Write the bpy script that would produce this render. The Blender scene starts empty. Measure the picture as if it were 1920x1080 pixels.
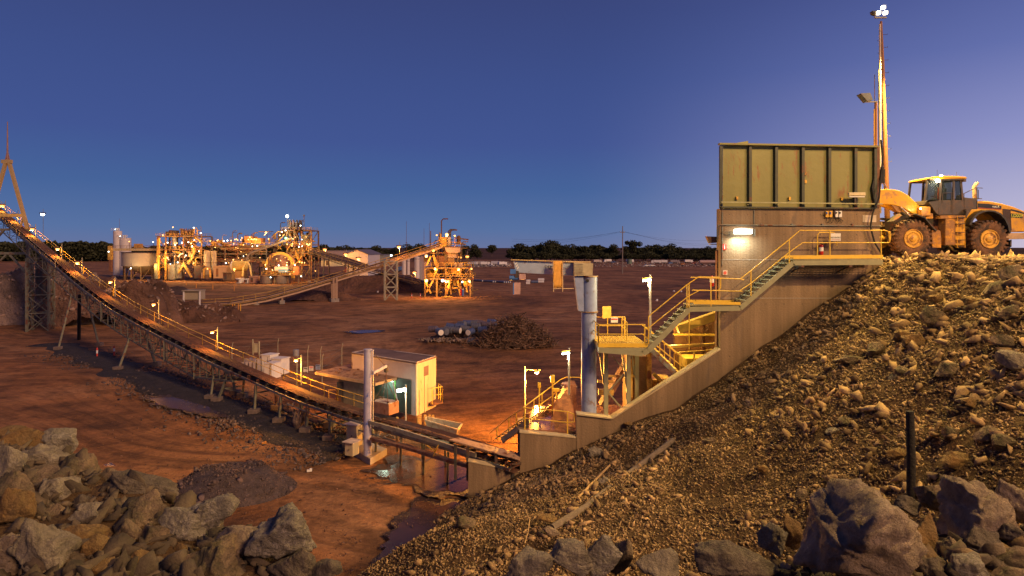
import bpy, bmesh, math, random
import numpy as np
from mathutils import Vector, Matrix
R = math.radians
PI = math.pi
random.seed(7)
sc = bpy.context.scene
C = sc.collection
# ---------------------------------------------------------------- camera
F = 1200.0          # focal length in pixels of the 1920 wide photograph
EYE = 13.0          # camera height above the plain
cam_d = bpy.data.cameras.new('camera')
cam = bpy.data.objects.new('camera', cam_d)
C.objects.link(cam)
cam.location = (0, 0, EYE)
cam.rotation_euler = (R(90), 0, 0)
cam_d.sensor_width = 36
cam_d.lens = 36 * F / 1920
cam_d.shift_y = -74 / 1920
cam_d.clip_start = 0.1
cam_d.clip_end = 12000
sc.camera = cam
sc.view_settings.view_transform = 'Standard'
sc.view_settings.look = 'None'
sc.view_settings.gamma = 1
sc.view_settings.exposure = 0.0
sc.cycles.use_denoising = True
sc.cycles.max_bounces = 5
sc.cycles.diffuse_bounces = 2
sc.cycles.glossy_bounces = 3
sc.cycles.transmission_bounces = 4
sc.cycles.sample_clamp_indirect = 4
sc.cycles.use_light_tree = True
sc.render.use_persistent_data = False

def lin(r, g, b):
    f = lambda c: (c / 12.92 if c <= 0.04045 else ((c + 0.055) / 1.055) ** 2.4)
    return (f(r / 255), f(g / 255), f(b / 255), 1)

# ---------------------------------------------------------------- dusk sky
world = bpy.data.worlds.new("World")
sc.world = world
world.use_nodes = True
wn = world.node_tree
wn.nodes.clear()
w_out = wn.nodes.new('ShaderNodeOutputWorld')
w_bg = wn.nodes.new('ShaderNodeBackground')
w_tc = wn.nodes.new('ShaderNodeTexCoord')
w_sx = wn.nodes.new('ShaderNodeSeparateXYZ')
wn.links.new(w_tc.outputs['Generated'], w_sx.inputs[0])
def ramp(tree, stops, interp='LINEAR'):
    r = tree.nodes.new('ShaderNodeValToRGB')
    cr = r.color_ramp
    cr.interpolation = interp
    while len(cr.elements) < len(stops):
        cr.elements.new(0.5)
    for e, (p, c) in zip(cr.elements, stops):
        e.position = p
        e.color = c
    return r
r_l = ramp(wn, [(0.0, lin(104, 116, 158)), (0.03, lin(88, 114, 162)), (0.09, lin(70, 100, 154)), (0.16, lin(66, 86, 146)), (0.25, lin(62, 80, 138)), (0.36, lin(58, 71, 124)), (1.0, lin(34, 36, 78))])
r_r = ramp(wn, [(0.0, lin(204, 192, 212)), (0.05, lin(186, 182, 212)), (0.14, lin(146, 150, 200)), (0.25, lin(102, 114, 174)), (0.34, lin(80, 92, 152)), (1.0, lin(50, 48, 100))])
wn.links.new(w_sx.outputs['Z'], r_l.inputs[0])
wn.links.new(w_sx.outputs['Z'], r_r.inputs[0])
w_mr = wn.nodes.new('ShaderNodeMapRange')
w_mr.interpolation_type = 'SMOOTHSTEP'
w_mr.inputs['From Min'].default_value = 0.08
w_mr.inputs['From Max'].default_value = 0.72
wn.links.new(w_sx.outputs['X'], w_mr.inputs['Value'])
w_mx = wn.nodes.new('ShaderNodeMix')
w_mx.data_type = 'RGBA'
wn.links.new(w_mr.outputs[0], w_mx.inputs[0])
wn.links.new(r_l.outputs[0], w_mx.inputs[6])
wn.links.new(r_r.outputs[0], w_mx.inputs[7])
wn.links.new(w_mx.outputs[2], w_bg.inputs['Color'])
w_bg.inputs['Strength'].default_value = 1.0
wn.links.new(w_bg.outputs[0], w_out.inputs[0])

def lamp_obj(name, typ, loc, energy, color, target=None, **kw):
    d = bpy.data.lights.new(name, typ)
    d.energy = energy
    d.color = color
    for k, v in kw.items():
        setattr(d, k, v)
    o = bpy.data.objects.new(name, d)
    o.location = loc
    if target is not None:
        o.rotation_euler = (Vector(target) - Vector(loc)).to_track_quat('-Z', 'Y').to_euler()
    C.objects.link(o)
    return o
# the last warm light of the dusk sky
lamp_obj('afterglow', 'SUN', (0, 0, 60), 2.4, (1.0, 0.57, 0.32), target=(-62, 64, 15), angle=R(12))
SODIUM = (1.0, 0.38, 0.05)
WARM = (1.0, 0.70, 0.28)
COOL = (0.85, 1.0, 0.9)
# the tall floodlight mast behind the loader
lamp_obj('mast_floodlight', 'SPOT', (21.4, 35.3, 24.4), 29000, (1.0, 0.66, 0.17), target=(15, 20, 8), spot_size=R(150), spot_blend=0.5, shadow_soft_size=0.15)
# the floodlight mast on the pad outside the frame, it throws the stair shadows onto the wall
lamp_obj('pad_floodlight', 'SPOT', (23.0, 6.0, 34.0), 40000, (1.0, 0.62, 0.22), target=(8, 22, 6), spot_size=R(100), spot_blend=0.6, shadow_soft_size=0.12)

# ---------------------------------------------------------------- coordinates
def P(px, py, Y):
    return Vector(((px - 960) / F * Y, Y, EYE + (466 - py) / F * Y))
def G(px, py, z=0.0):
    Y = (EYE - z) * F / (py - 466)
    return Vector(((px - 960) / F * Y, Y, z))
def PX(px, Y, z):
    return Vector(((px - 960) / F * Y, Y, z))

# ---------------------------------------------------------------- noise
_rng = np.random.RandomState(11)
_perm = _rng.permutation(256)
_perm = np.concatenate([_perm, _perm, _perm])
_val = _rng.rand(256) * 2 - 1
def vnoise(x, y, z=0.0):
    x = np.asarray(x, float); y = np.asarray(y, float); z = np.broadcast_to(np.asarray(z, float), x.shape)
    xi = np.floor(x).astype(int); yi = np.floor(y).astype(int); zi = np.floor(z).astype(int)
    xf = x - xi; yf = y - yi; zf = z - zi
    u = xf * xf * (3 - 2 * xf); v = yf * yf * (3 - 2 * yf); w = zf * zf * (3 - 2 * zf)
    def h(a, b, c):
        return _val[_perm[_perm[_perm[a & 255] + (b & 255)] + (c & 255)]]
    r = 0
    for dx in (0, 1):
        for dy in (0, 1):
            for dz in (0, 1):
                r = r + h(xi + dx, yi + dy, zi + dz) * (u if dx else 1 - u) * (v if dy else 1 - v) * (w if dz else 1 - w)
    return r
def fbm(x, y, z=0.0, o=4):
    r = 0; a = 1.0; f = 1.0
    for i in range(o):
        r = r + a * vnoise(np.asarray(x) * f + 17.3 * i, np.asarray(y) * f + 9.1 * i, np.asarray(z) * f)
        a *= 0.5; f *= 2.03
    return r

# ---------------------------------------------------------------- mesh builder
class MB:
    def __init__(s):
        s.v = []; s.f = []
    def add(s, vs, fs):
        n = len(s.v)
        s.v.extend(tuple(v) for v in vs)
        s.f.extend(tuple(i + n for i in f) for f in fs)
        return s
    def box(s, c, d, rz=0, M=None):
        hx, hy, hz = d[0] / 2, d[1] / 2, d[2] / 2
        vs = [Vector((x * hx, y * hy, z * hz)) for x in (-1, 1) for y in (-1, 1) for z in (-1, 1)]
        if M is None and rz:
            M = Matrix.Rotation(rz, 3, 'Z')
        c = Vector(c)
        vs = [(M @ v if M is not None else v) + c for v in vs]
        return s.add(vs, [(0, 1, 3, 2), (4, 6, 7, 5), (0, 4, 5, 1), (2, 3, 7, 6), (0, 2, 6, 4), (1, 5, 7, 3)])
    def bar(s, a, b, w, h=None, up=(0, 0, 1)):
        a = Vector(a); b = Vector(b); h = w if h is None else h
        d = b - a; L = d.length
        if L < 1e-6: return s
        d.normalize(); up = Vector(up)
        if abs(d.dot(up)) > 0.999: up = Vector((0, 1, 0))
        x = d.cross(up).normalized(); z = x.cross(d).normalized()
        return s.box((a + b) / 2, (w, L, h), M=Matrix((x, d, z)).transposed())
    def tube(s, a, b, r, r2=None, n=8, cap=True):
        a = Vector(a); b = Vector(b); r2 = r if r2 is None else r2
        d = (b - a)
        if d.length < 1e-6: return s
        q = d.to_track_quat('Z', 'Y').to_matrix()
        vs = []
        for p, rr in ((a, r), (b, r2)):
            for i in range(n):
                t = 2 * PI * i / n
                vs.append(p + q @ Vector((math.cos(t) * rr, math.sin(t) * rr, 0)))
        fs = [(i, (i + 1) % n, n + (i + 1) % n, n + i) for i in range(n)]
        if cap:
            fs += [tuple(range(n - 1, -1, -1)), tuple(range(n, 2 * n))]
        return s.add(vs, fs)
    def path(s, pts, r, n=6):
        pts = [Vector(p) for p in pts]
        rs = r if isinstance(r, (list, tuple)) else [r] * len(pts)
        vs = []; fs = []; q = None; pd = None
        for k, p in enumerate(pts):
            d = (pts[min(k + 1, len(pts) - 1)] - pts[max(k - 1, 0)])
            q = d.to_track_quat('Z', 'Y').to_matrix() if q is None else pd.rotation_difference(d).to_matrix() @ q
            pd = d
            for i in range(n):
                t = 2 * PI * i / n
                vs.append(p + q @ Vector((math.cos(t) * rs[k], math.sin(t) * rs[k], 0)))
            if k:
                b0 = (k - 1) * n; b1 = k * n
                fs += [(b0 + i, b0 + (i + 1) % n, b1 + (i + 1) % n, b1 + i) for i in range(n)]
        fs += [tuple(range(n - 1, -1, -1)), tuple(range((len(pts) - 1) * n, len(pts) * n))]
        return s.add(vs, fs)
    def prism(s, pts, d):
        """closed outline of 3D points pushed along vector d"""
        n = len(pts); d = Vector(d)
        vs = [Vector(p) for p in pts] + [Vector(p) + d for p in pts]
        fs = [tuple(range(n)), tuple(range(2 * n - 1, n - 1, -1))] + [(i, n + i, n + (i + 1) % n, (i + 1) % n) for i in range(n)]
        return s.add(vs, fs)
    def lathe(s, c, prof, axis='Z', n=24, M=None):
        """prof: list of (r, h) along the axis"""
        c = Vector(c)
        if M is None:
            M = {'Z': Matrix.Identity(3), 'Y': Matrix.Rotation(R(-90), 3, 'X'), 'X': Matrix.Rotation(R(90), 3, 'Y')}[axis]
        vs = []; fs = []
        for k, (r, h) in enumerate(prof):
            for i in range(n):
                t = 2 * PI * i / n
                vs.append(c + M @ Vector((math.cos(t) * r, math.sin(t) * r, h)))
            if k:
                b0 = (k - 1) * n; b1 = k * n
                fs += [(b0 + i, b0 + (i + 1) % n, b1 + (i + 1) % n, b1 + i) for i in range(n)]
        if prof[0][0] > 1e-4: fs.append(tuple(range(n - 1, -1, -1)))
        if prof[-1][0] > 1e-4: fs.append(tuple(range((len(prof) - 1) * n, len(prof) * n)))
        return s.add(vs, fs)
    def quad(s, a, b, c, d):
        return s.add([a, b, c, d], [(0, 1, 2, 3)])
    def plate(s, pts, t):
        """horizontal slab from outline pts (top), thickness t downwards"""
        return s.prism(pts, (0, 0, -t))
    def build(s, name, mat, parent=None, origin=None, smooth=False, bevel=0):
        org = Vector((0, 0, 0))
        if parent is not None:
            org = Vector(parent.get('_org', (0, 0, 0)))
        elif origin is not None:
            org = Vector(origin)
        me = bpy.data.meshes.new(name)
        me.from_pydata([tuple(Vector(v) - org) for v in s.v], [], s.f)
        bm = bmesh.new(); bm.from_mesh(me)
        bmesh.ops.recalc_face_normals(bm, faces=bm.faces)
        bm.to_mesh(me); bm.free()
        o = bpy.data.objects.new(name, me)
        C.objects.link(o)
        if mat is not None: me.materials.append(mat)
        if smooth:
            me.polygons.foreach_set('use_smooth', [True] * len(me.polygons))
            if smooth == 'auto':
                md = o.modifiers.new('e', 'EDGE_SPLIT'); md.split_angle = R(35)
        if bevel:
            md = o.modifiers.new('b', 'BEVEL'); md.width = bevel; md.segments = 2; md.limit_method = 'ANGLE'
        if parent is not None:
            o.parent = parent
        else:
            o.location = org
        o['_org'] = tuple(org)
        return o

def tag(o, label=None, cat=None, group=None, kind=None):
    if label: o['label'] = label
    if cat: o['category'] = cat
    if group: o['group'] = group
    if kind: o['kind'] = kind
    return o
def thing(name, label, cat, loc=(0, 0, 0), group=None):
    o = bpy.data.objects.new(name, None)
    o.empty_display_size = 0.3
    C.objects.link(o)
    o.location = loc
    o['_org'] = tuple(loc)
    return tag(o, label, cat, group)
def copy_tree(o, loc=None, rz=None, label=None, scale=None, parent=None):
    c = o.copy(); C.objects.link(c)
    if parent is not None: c.parent = parent
    if loc is not None: c.location = loc
    if rz is not None: c.rotation_euler = (0, 0, rz)
    if scale is not None: c.scale = (scale,) * 3 if not isinstance(scale, tuple) else scale
    if label: c['label'] = label
    for ch in list(o.children):
        copy_tree(ch, parent=c)
    return c
def rail(mb, pts, h=1.0, r=0.022, every=1.6, mid=True, end=True):
    pts = [Vector(p) for p in pts]
    up = Vector((0, 0, h))
    mb.path([p + up for p in pts], r)
    if mid: mb.path([p + up * 0.52 for p in pts], r * 0.85)
    for a, b in zip(pts[:-1], pts[1:]):
        n = max(1, round((b - a).length / every))
        for i in range(n + 1):
            q = a.lerp(b, i / n)
            mb.tube(q, q + up, r, n=6)
    return mb

# ---------------------------------------------------------------- materials
MATS = {}
def mat(name, col, rough=0.7, metal=0.0, var=0.25, scale=3.0, bump=0.0, bscale=20.0, rust=0.0, rustcol=(0.16, 0.05, 0.02), emit=None, estr=0.0, streak=False, island=0.0, rscale=1.5, coords='Object', spec=0.5, coat=0.0):
    if name in MATS: return MATS[name]
    m = bpy.data.materials.new(name)
    m.use_nodes = True
    t = m.node_tree; N = t.nodes; L = t.links
    b = N['Principled BSDF']
    b.inputs['Roughness'].default_value = rough
    b.inputs['Metallic'].default_value = metal
    b.inputs['Specular IOR Level'].default_value = spec
    if coat: b.inputs['Coat Weight'].default_value = coat
    if emit is not None:
        b.inputs['Emission Color'].default_value = (*emit, 1)
        b.inputs['Emission Strength'].default_value = estr
    tc = N.new('ShaderNodeTexCoord')
    mp = N.new('ShaderNodeMapping')
    L.new(tc.outputs[coords], mp.inputs[0])
    if streak: mp.inputs['Scale'].default_value = (1, 1, 0.12)
    nz = N.new('ShaderNodeTexNoise'); nz.inputs['Scale'].default_value = scale; nz.inputs['Detail'].default_value = 6; nz.inputs['Roughness'].default_value = 0.6
    L.new(mp.outputs[0], nz.inputs[0])
    rp = ramp(t, [(0.3, tuple(c * (1 - var) for c in col) + (1,)), (0.7, tuple(min(1, c * (1 + var)) for c in col) + (1,))])
    L.new(nz.outputs['Fac'], rp.inputs[0])
    last = rp.outputs[0]
    if island:
        ge = N.new('ShaderNodeNewGeometry')
        hs = N.new('ShaderNodeMapRange'); hs.inputs['To Min'].default_value = 1 - island; hs.inputs['To Max'].default_value = 1 + island
        L.new(ge.outputs['Random Per Island'], hs.inputs['Value'])
        hv = N.new('ShaderNodeHueSaturation')
        L.new(hs.outputs[0], hv.inputs['Value']); L.new(last, hv.inputs['Color'])
        last = hv.outputs[0]
    if rust:
        n2 = N.new('ShaderNodeTexNoise'); n2.inputs['Scale'].default_value = rscale; n2.inputs['Detail'].default_value = 8; n2.inputs['Roughness'].default_value = 0.7
        mp2 = N.new('ShaderNodeMapping'); L.new(tc.outputs[coords], mp2.inputs[0]); mp2.inputs['Location'].default_value = (3, 7, 1)
        if streak: mp2.inputs['Scale'].default_value = (1, 1, 0.3)
        L.new(mp2.outputs[0], n2.inputs[0])
        r2 = ramp(t, [(max(0.0, 0.62 - rust * 0.5), (0, 0, 0, 1)), (min(1.0, 0.70 - rust * 0.4), (1, 1, 1, 1))])
        L.new(n2.outputs['Fac'], r2.inputs[0])
        mx = N.new('ShaderNodeMix'); mx.data_type = 'RGBA'
        L.new(r2.outputs[0], mx.inputs[0]); L.new(last, mx.inputs[6]); mx.inputs[7].default_value = (*rustcol, 1)
        last = mx.outputs[2]
    L.new(last, b.inputs['Base Color'])
    if bump:
        n3 = N.new('ShaderNodeTexNoise'); n3.inputs['Scale'].default_value = bscale; n3.inputs['Detail'].default_value = 8; n3.inputs['Roughness'].default_value = 0.65
        L.new(tc.outputs[coords], n3.inputs[0])
        bp = N.new('ShaderNodeBump'); bp.inputs['Strength'].default_value = bump; bp.inputs['Distance'].default_value = 0.5 / bscale * 4
        L.new(n3.outputs['Fac'], bp.inputs['Height'])
        L.new(bp.outputs[0], b.inputs['Normal'])
    MATS[name] = m
    return m
def glow(name, col, strength):
    if name in MATS: return MATS[name]
    m = bpy.data.materials.new(name); m.use_nodes = True
    b = m.node_tree.nodes['Principled BSDF']
    b.inputs['Base Color'].default_value = (0.8, 0.8, 0.8, 1)
    b.inputs['Emission Color'].default_value = (*col, 1)
    b.inputs['Emission Strength'].default_value = strength
    MATS[name] = m
    return m

yellow_paint = mat('yellow_paint', (0.75, 0.42, 0.04), 0.5, var=0.12, rust=0.12)
beige_steel = mat('beige_steel', (0.36, 0.33, 0.22), 0.6, var=0.15, rust=0.15)
plant_steel = mat('plant_steel', (0.20, 0.16, 0.09), 0.65, var=0.25, rust=0.35, coords='Object', rscale=0.8)
plant_yellow = mat('plant_yellow', (0.50, 0.30, 0.06), 0.6, var=0.2, rust=0.2, rscale=1.0)
grey_steel = mat('grey_steel', (0.18, 0.19, 0.17), 0.55, var=0.2, rust=0.25)
olive_steel = mat('olive_steel', (0.20, 0.20, 0.11), 0.55, var=0.15, rust=0.1)
rust_steel = mat('rust_steel', (0.17, 0.075, 0.04), 0.75, var=0.35, bump=0.3)
dark_steel = mat('dark_steel', (0.05, 0.045, 0.04), 0.6, var=0.3, rust=0.25)
black_rubber = mat('black_rubber', (0.02, 0.019, 0.018), 0.8)
concrete = mat('concrete', (0.34, 0.30, 0.25), 0.85, var=0.2, scale=1.2, bump=0.25, bscale=14)
white_paint = mat('white_paint', (0.72, 0.70, 0.66), 0.6, var=0.08)
cream_panel = mat('cream_panel', (0.62, 0.55, 0.42), 0.6, var=0.08)
blue_paint = mat('blue_paint', (0.27, 0.33, 0.50), 0.5, var=0.15, rust=0.12, rustcol=(0.2, 0.12, 0.08))
belt_mat = mat('belt_mat', (0.10, 0.045, 0.028), 0.8, var=0.35, scale=1.5, bump=0.2)
lamp_sodium = glow('lamp_sodium', (1.0, 0.30, 0.03), 3.2)
lamp_white = glow('lamp_white', (0.9, 1.0, 0.92), 8)
# ================================================================ terrain
def grid_obj(name, X, Y, Z, m, smooth=True, mask=None):
    ny, nx = X.shape
    vs = np.stack([X, Y, Z], -1).reshape(-1, 3)
    idx = np.arange(nx * ny).reshape(ny, nx)
    q = np.stack([idx[:-1, :-1], idx[:-1, 1:], idx[1:, 1:], idx[1:, :-1]], -1).reshape(-1, 4)
    if mask is not None:
        q = q[mask.reshape(-1)]
    me = bpy.data.meshes.new(name)
    me.from_pydata(vs.tolist(), [], q.tolist())
    me.polygons.foreach_set('use_smooth', [smooth] * len(me.polygons))
    me.materials.append(m)
    o = bpy.data.objects.new(name, me); C.objects.link(o)
    return o

def dirt_material(name, base, dark, light, wet=False):
    m = bpy.data.materials.new(name); m.use_nodes = True
    t = m.node_tree; N = t.nodes; L = t.links; b = N['Principled BSDF']
    b.inputs['Roughness'].default_value = 0.9
    b.inputs['Specular IOR Level'].default_value = 0.3
    ge = N.new('ShaderNodeNewGeometry')
    n1 = N.new('ShaderNodeTexNoise'); n1.inputs['Scale'].default_value = 0.035; n1.inputs['Detail'].default_value = 9; n1.inputs['Roughness'].default_value = 0.62; n1.inputs['Distortion'].default_value = 1.5
    L.new(ge.outputs['Position'], n1.inputs[0])
    r1 = ramp(t, [(0.32, (*dark, 1)), (0.5, (*base, 1)), (0.68, (*light, 1))])
    L.new(n1.outputs['Fac'], r1.inputs[0])
    # wheel tracks: stretched noise following the haul road
    mp = N.new('ShaderNodeMapping'); mp.inputs['Rotation'].default_value = (0, 0, R(41)); mp.inputs['Scale'].default_value = (0.16, 0.8, 1)
    n0 = N.new('ShaderNodeTexNoise'); n0.inputs['Scale'].default_value = 0.012; n0.inputs['Detail'].default_value = 2
    L.new(ge.outputs['Position'], n0.inputs[0])
    mxv = N.new('ShaderNodeVectorMath'); mxv.operation = 'MULTIPLY_ADD'
    L.new(n0.outputs['Color'], mxv.inputs[0]); mxv.inputs[1].default_value = (90, 90, 0); L.new(ge.outputs['Position'], mxv.inputs[2])
    L.new(mxv.outputs[0], mp.inputs[0])
    n2 = N.new('ShaderNodeTexNoise'); n2.inputs['Scale'].default_value = 0.6; n2.inputs['Detail'].default_value = 5; n2.inputs['Roughness'].default_value = 0.7
    L.new(mp.outputs[0], n2.inputs[0])
    r2 = ramp(t, [(0.34, (0.42, 0.40, 0.42, 1)), (0.5, (1, 1, 1, 1)), (0.66, (1.35, 1.3, 1.28, 1))])
    L.new(n2.outputs['Fac'], r2.inputs[0])
    mu = N.new('ShaderNodeMix'); mu.data_type = 'RGBA'; mu.blend_type = 'MULTIPLY'; mu.inputs[0].default_value = 0.75
    L.new(r1.outputs[0], mu.inputs[6]); L.new(r2.outputs[0], mu.inputs[7])
    n4 = N.new('ShaderNodeTexNoise'); n4.inputs['Scale'].default_value = 2.5; n4.inputs['Detail'].default_value = 8; n4.inputs['Roughness'].default_value = 0.7
    L.new(ge.outputs['Position'], n4.inputs[0])
    r4 = ramp(t, [(0.3, (0.62, 0.6, 0.6, 1)), (0.7, (1.3, 1.3, 1.3, 1))])
    L.new(n4.outputs['Fac'], r4.inputs[0])
    wv = N.new('ShaderNodeTexWave'); wv.bands_direction = 'Y'; wv.inputs['Scale'].default_value = 0.32; wv.inputs['Distortion'].default_value = 9; wv.inputs['Detail'].default_value = 3; wv.inputs['Detail Scale'].default_value = 0.4; L.new(mp.outputs[0], wv.inputs[0])
    rw = ramp(t, [(0.0, (0.45, 0.43, 0.43, 1)), (0.16, (1, 1, 1, 1)), (0.9, (1, 1, 1, 1)), (1.0, (1.25, 1.22, 1.2, 1))]); L.new(wv.outputs['Fac'], rw.inputs[0])
    mw = N.new('ShaderNodeMix'); mw.data_type = 'RGBA'; mw.blend_type = 'MULTIPLY'; mw.inputs[0].default_value = 0.38; L.new(mu.outputs[2], mw.inputs[6]); L.new(rw.outputs[0], mw.inputs[7]); mu = mw
    m2 = N.new('ShaderNodeMix'); m2.data_type = 'RGBA'; m2.blend_type = 'MULTIPLY'; m2.inputs[0].default_value = 0.8
    L.new(mu.outputs[2], m2.inputs[6]); L.new(r4.outputs[0], m2.inputs[7])
    n7 = N.new('ShaderNodeTexNoise'); n7.inputs['Scale'].default_value = 0.35; n7.inputs['Detail'].default_value = 7; n7.inputs['Roughness'].default_value = 0.66; L.new(ge.outputs['Position'], n7.inputs[0])
    r7 = ramp(t, [(0.40, (0.40, 0.38, 0.40, 1)), (0.52, (1.05, 1.05, 1.05, 1))]); L.new(n7.outputs['Fac'], r7.inputs[0])
    m3 = N.new('ShaderNodeMix'); m3.data_type = 'RGBA'; m3.blend_type = 'MULTIPLY'; m3.inputs[0].default_value = 0.65; L.new(m2.outputs[2], m3.inputs[6]); L.new(r7.outputs[0], m3.inputs[7]); L.new(m3.outputs[2], b.inputs['Base Color'])
    ad = N.new('ShaderNodeMath'); ad.operation = 'ADD'
    L.new(n2.outputs['Fac'], ad.inputs[0]); L.new(n4.outputs['Fac'], ad.inputs[1])
    bp = N.new('ShaderNodeBump'); bp.inputs['Strength'].default_value = 0.8; bp.inputs['Distance'].default_value = 0.35
    L.new(ad.outputs[0], bp.inputs['Height']); L.new(bp.outputs[0], b.inputs['Normal'])
    return m
dirt = dirt_material('red_dirt', (0.32, 0.148, 0.056), (0.13, 0.062, 0.028), (0.46, 0.245, 0.11))
slope_dirt = mat('slope_dirt', (0.115, 0.07, 0.037), 0.95, var=0.4, scale=0.9, bump=1.0, bscale=6.0, coords='Object', spec=0.2)
hill_mat = mat('hill_mat', (0.10, 0.055, 0.035), 0.95, var=0.3, scale=0.004, spec=0.1)
rock_bank = mat('rock_bank', (0.21, 0.12, 0.085), 0.95, var=0.55, scale=0.25, bump=1.0, bscale=1.5, spec=0.2)

# the plain: one sheet, fine close by and coarse towards the horizon
ys = np.concatenate([np.arange(14, 60, 0.6), np.arange(60, 200, 2.0), np.arange(200, 400, 8.0), np.geomspace(400, 6000, 24)])
xs0 = np.concatenate([-np.geomspace(6000, 160, 20), np.arange(-158, 90, 1.6), np.geomspace(92, 6000, 22)])
GX, GY = np.meshgrid(xs0, ys)
def ground_z(X, Y):
    z = 0.10 * fbm(X * 0.12, Y * 0.12, 0, 4) * np.clip((600 - Y) / 300, 0, 1)
    # windrow of spilled stones along the conveyor
    return z
GZ = ground_z(GX, GY)
# ditch in front of the haul road and the pool hollow
d = np.abs((GX + 6) + 0.9 * (GY - 28.0)) / 1.345
GZ = GZ - 0.30 * np.exp(-(np.hypot((GX + 4.6) * 0.9, (GY - 29.3) * 0.7) / 2.9) ** 4)
tag(grid_obj('ground', GX, GY, GZ, dirt), 'red dirt plain of the mine yard with wheel tracks', kind='structure')

# hills behind the plain
hx = np.linspace(-5200, 5200, 160); hy = np.array([700, 900, 1200, 1600, 2100, 2600, 3200])
HX, HY = np.meshgrid(hx, hy)
prof = np.array([-0.5, 1.5, 6, 11, 15, 16, 4])[:, None]
HZ = prof * (1 + 0.12 * fbm(HX * 0.0012, HY * 0.001, 0, 3)) + 0.0
tag(grid_obj('hills', HX, HY, HZ, hill_mat), 'low brown hills along the horizon', kind='structure')

# embankment
EX = [-12, -2.5, 0.4, 3.3, 6.6, 10.7, 14.9, 19.0, 19.7, 60]
EZ = [-7, 0.0, 1.6, 2.7, 3.95, 6.15, 9.2, 12.25, 12.45, 12.45]
def emb(X, Y, fine=True):
    X = np.asarray(X, float); Y = np.asarray(Y, float)
    w = np.clip((8 - X) / 10, 0, 1)
    w = w * w * (3 - 2 * w)
    Xp = X + 0.06 * np.clip(33 - Y, 0, 9.0) ** 2 * w
    z = np.interp(Xp, EX, EZ)
    z = np.where(z < 0, z * 0.6, z)
    z = z + np.where((X > 21) & (Y > 41), np.clip((Y - 41) * 0.12, 0, 0.5), 0)
    a = X / np.maximum(Y, 0.5)
    edge = np.interp(a, [-3, -0.8, -0.44, -0.3, -0.26, 0.0, 0.03, 0.45, 0.78, 3], [14, 12.2, 8.8, 7.6, 5.5, 5.5, 6.8, 7.9, 9.2, 12])
    sh = 9.1 + np.clip(5 - Y, 0, 4) * 0.45 - 0.8 * np.clip(Y - edge, 0, 30)
    z = np.maximum(z, sh)
    if fine:
        z = z + 0.26 * fbm(X * 0.45, Y * 0.45, 0, 4) * np.where((X > 19.5), 0.35, 1.0)
    return z
ex = np.concatenate([np.arange(-34, -14, 0.5), np.arange(-14, 19.0, 0.22), [19.0, 19.15], np.arange(19.4, 46, 0.4)])
ey = np.concatenate([np.arange(-6, 6, 0.8), np.arange(6, 33.2, 0.22), [33.25], np.arange(33.6, 49, 0.6)])
XX, YY = np.meshgrid(ex, ey)
ZZ = emb(XX, YY)
ZZ[-1, :] = -1
cx = (XX[:-1, :-1] + XX[1:, 1:]) / 2; cy = (YY[:-1, :-1] + YY[1:, 1:]) / 2
zmax = np.maximum(ZZ[:-1, :-1], ZZ[1:, 1:])
keep = ~((cx < 19.1) & (cy > 33.2)) & (zmax > -1.2)
tag(grid_obj('embankment_slope', XX, YY, ZZ, slope_dirt, mask=keep), 'steep embankment of broken rock running up to the loader pad', kind='structure')

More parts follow.
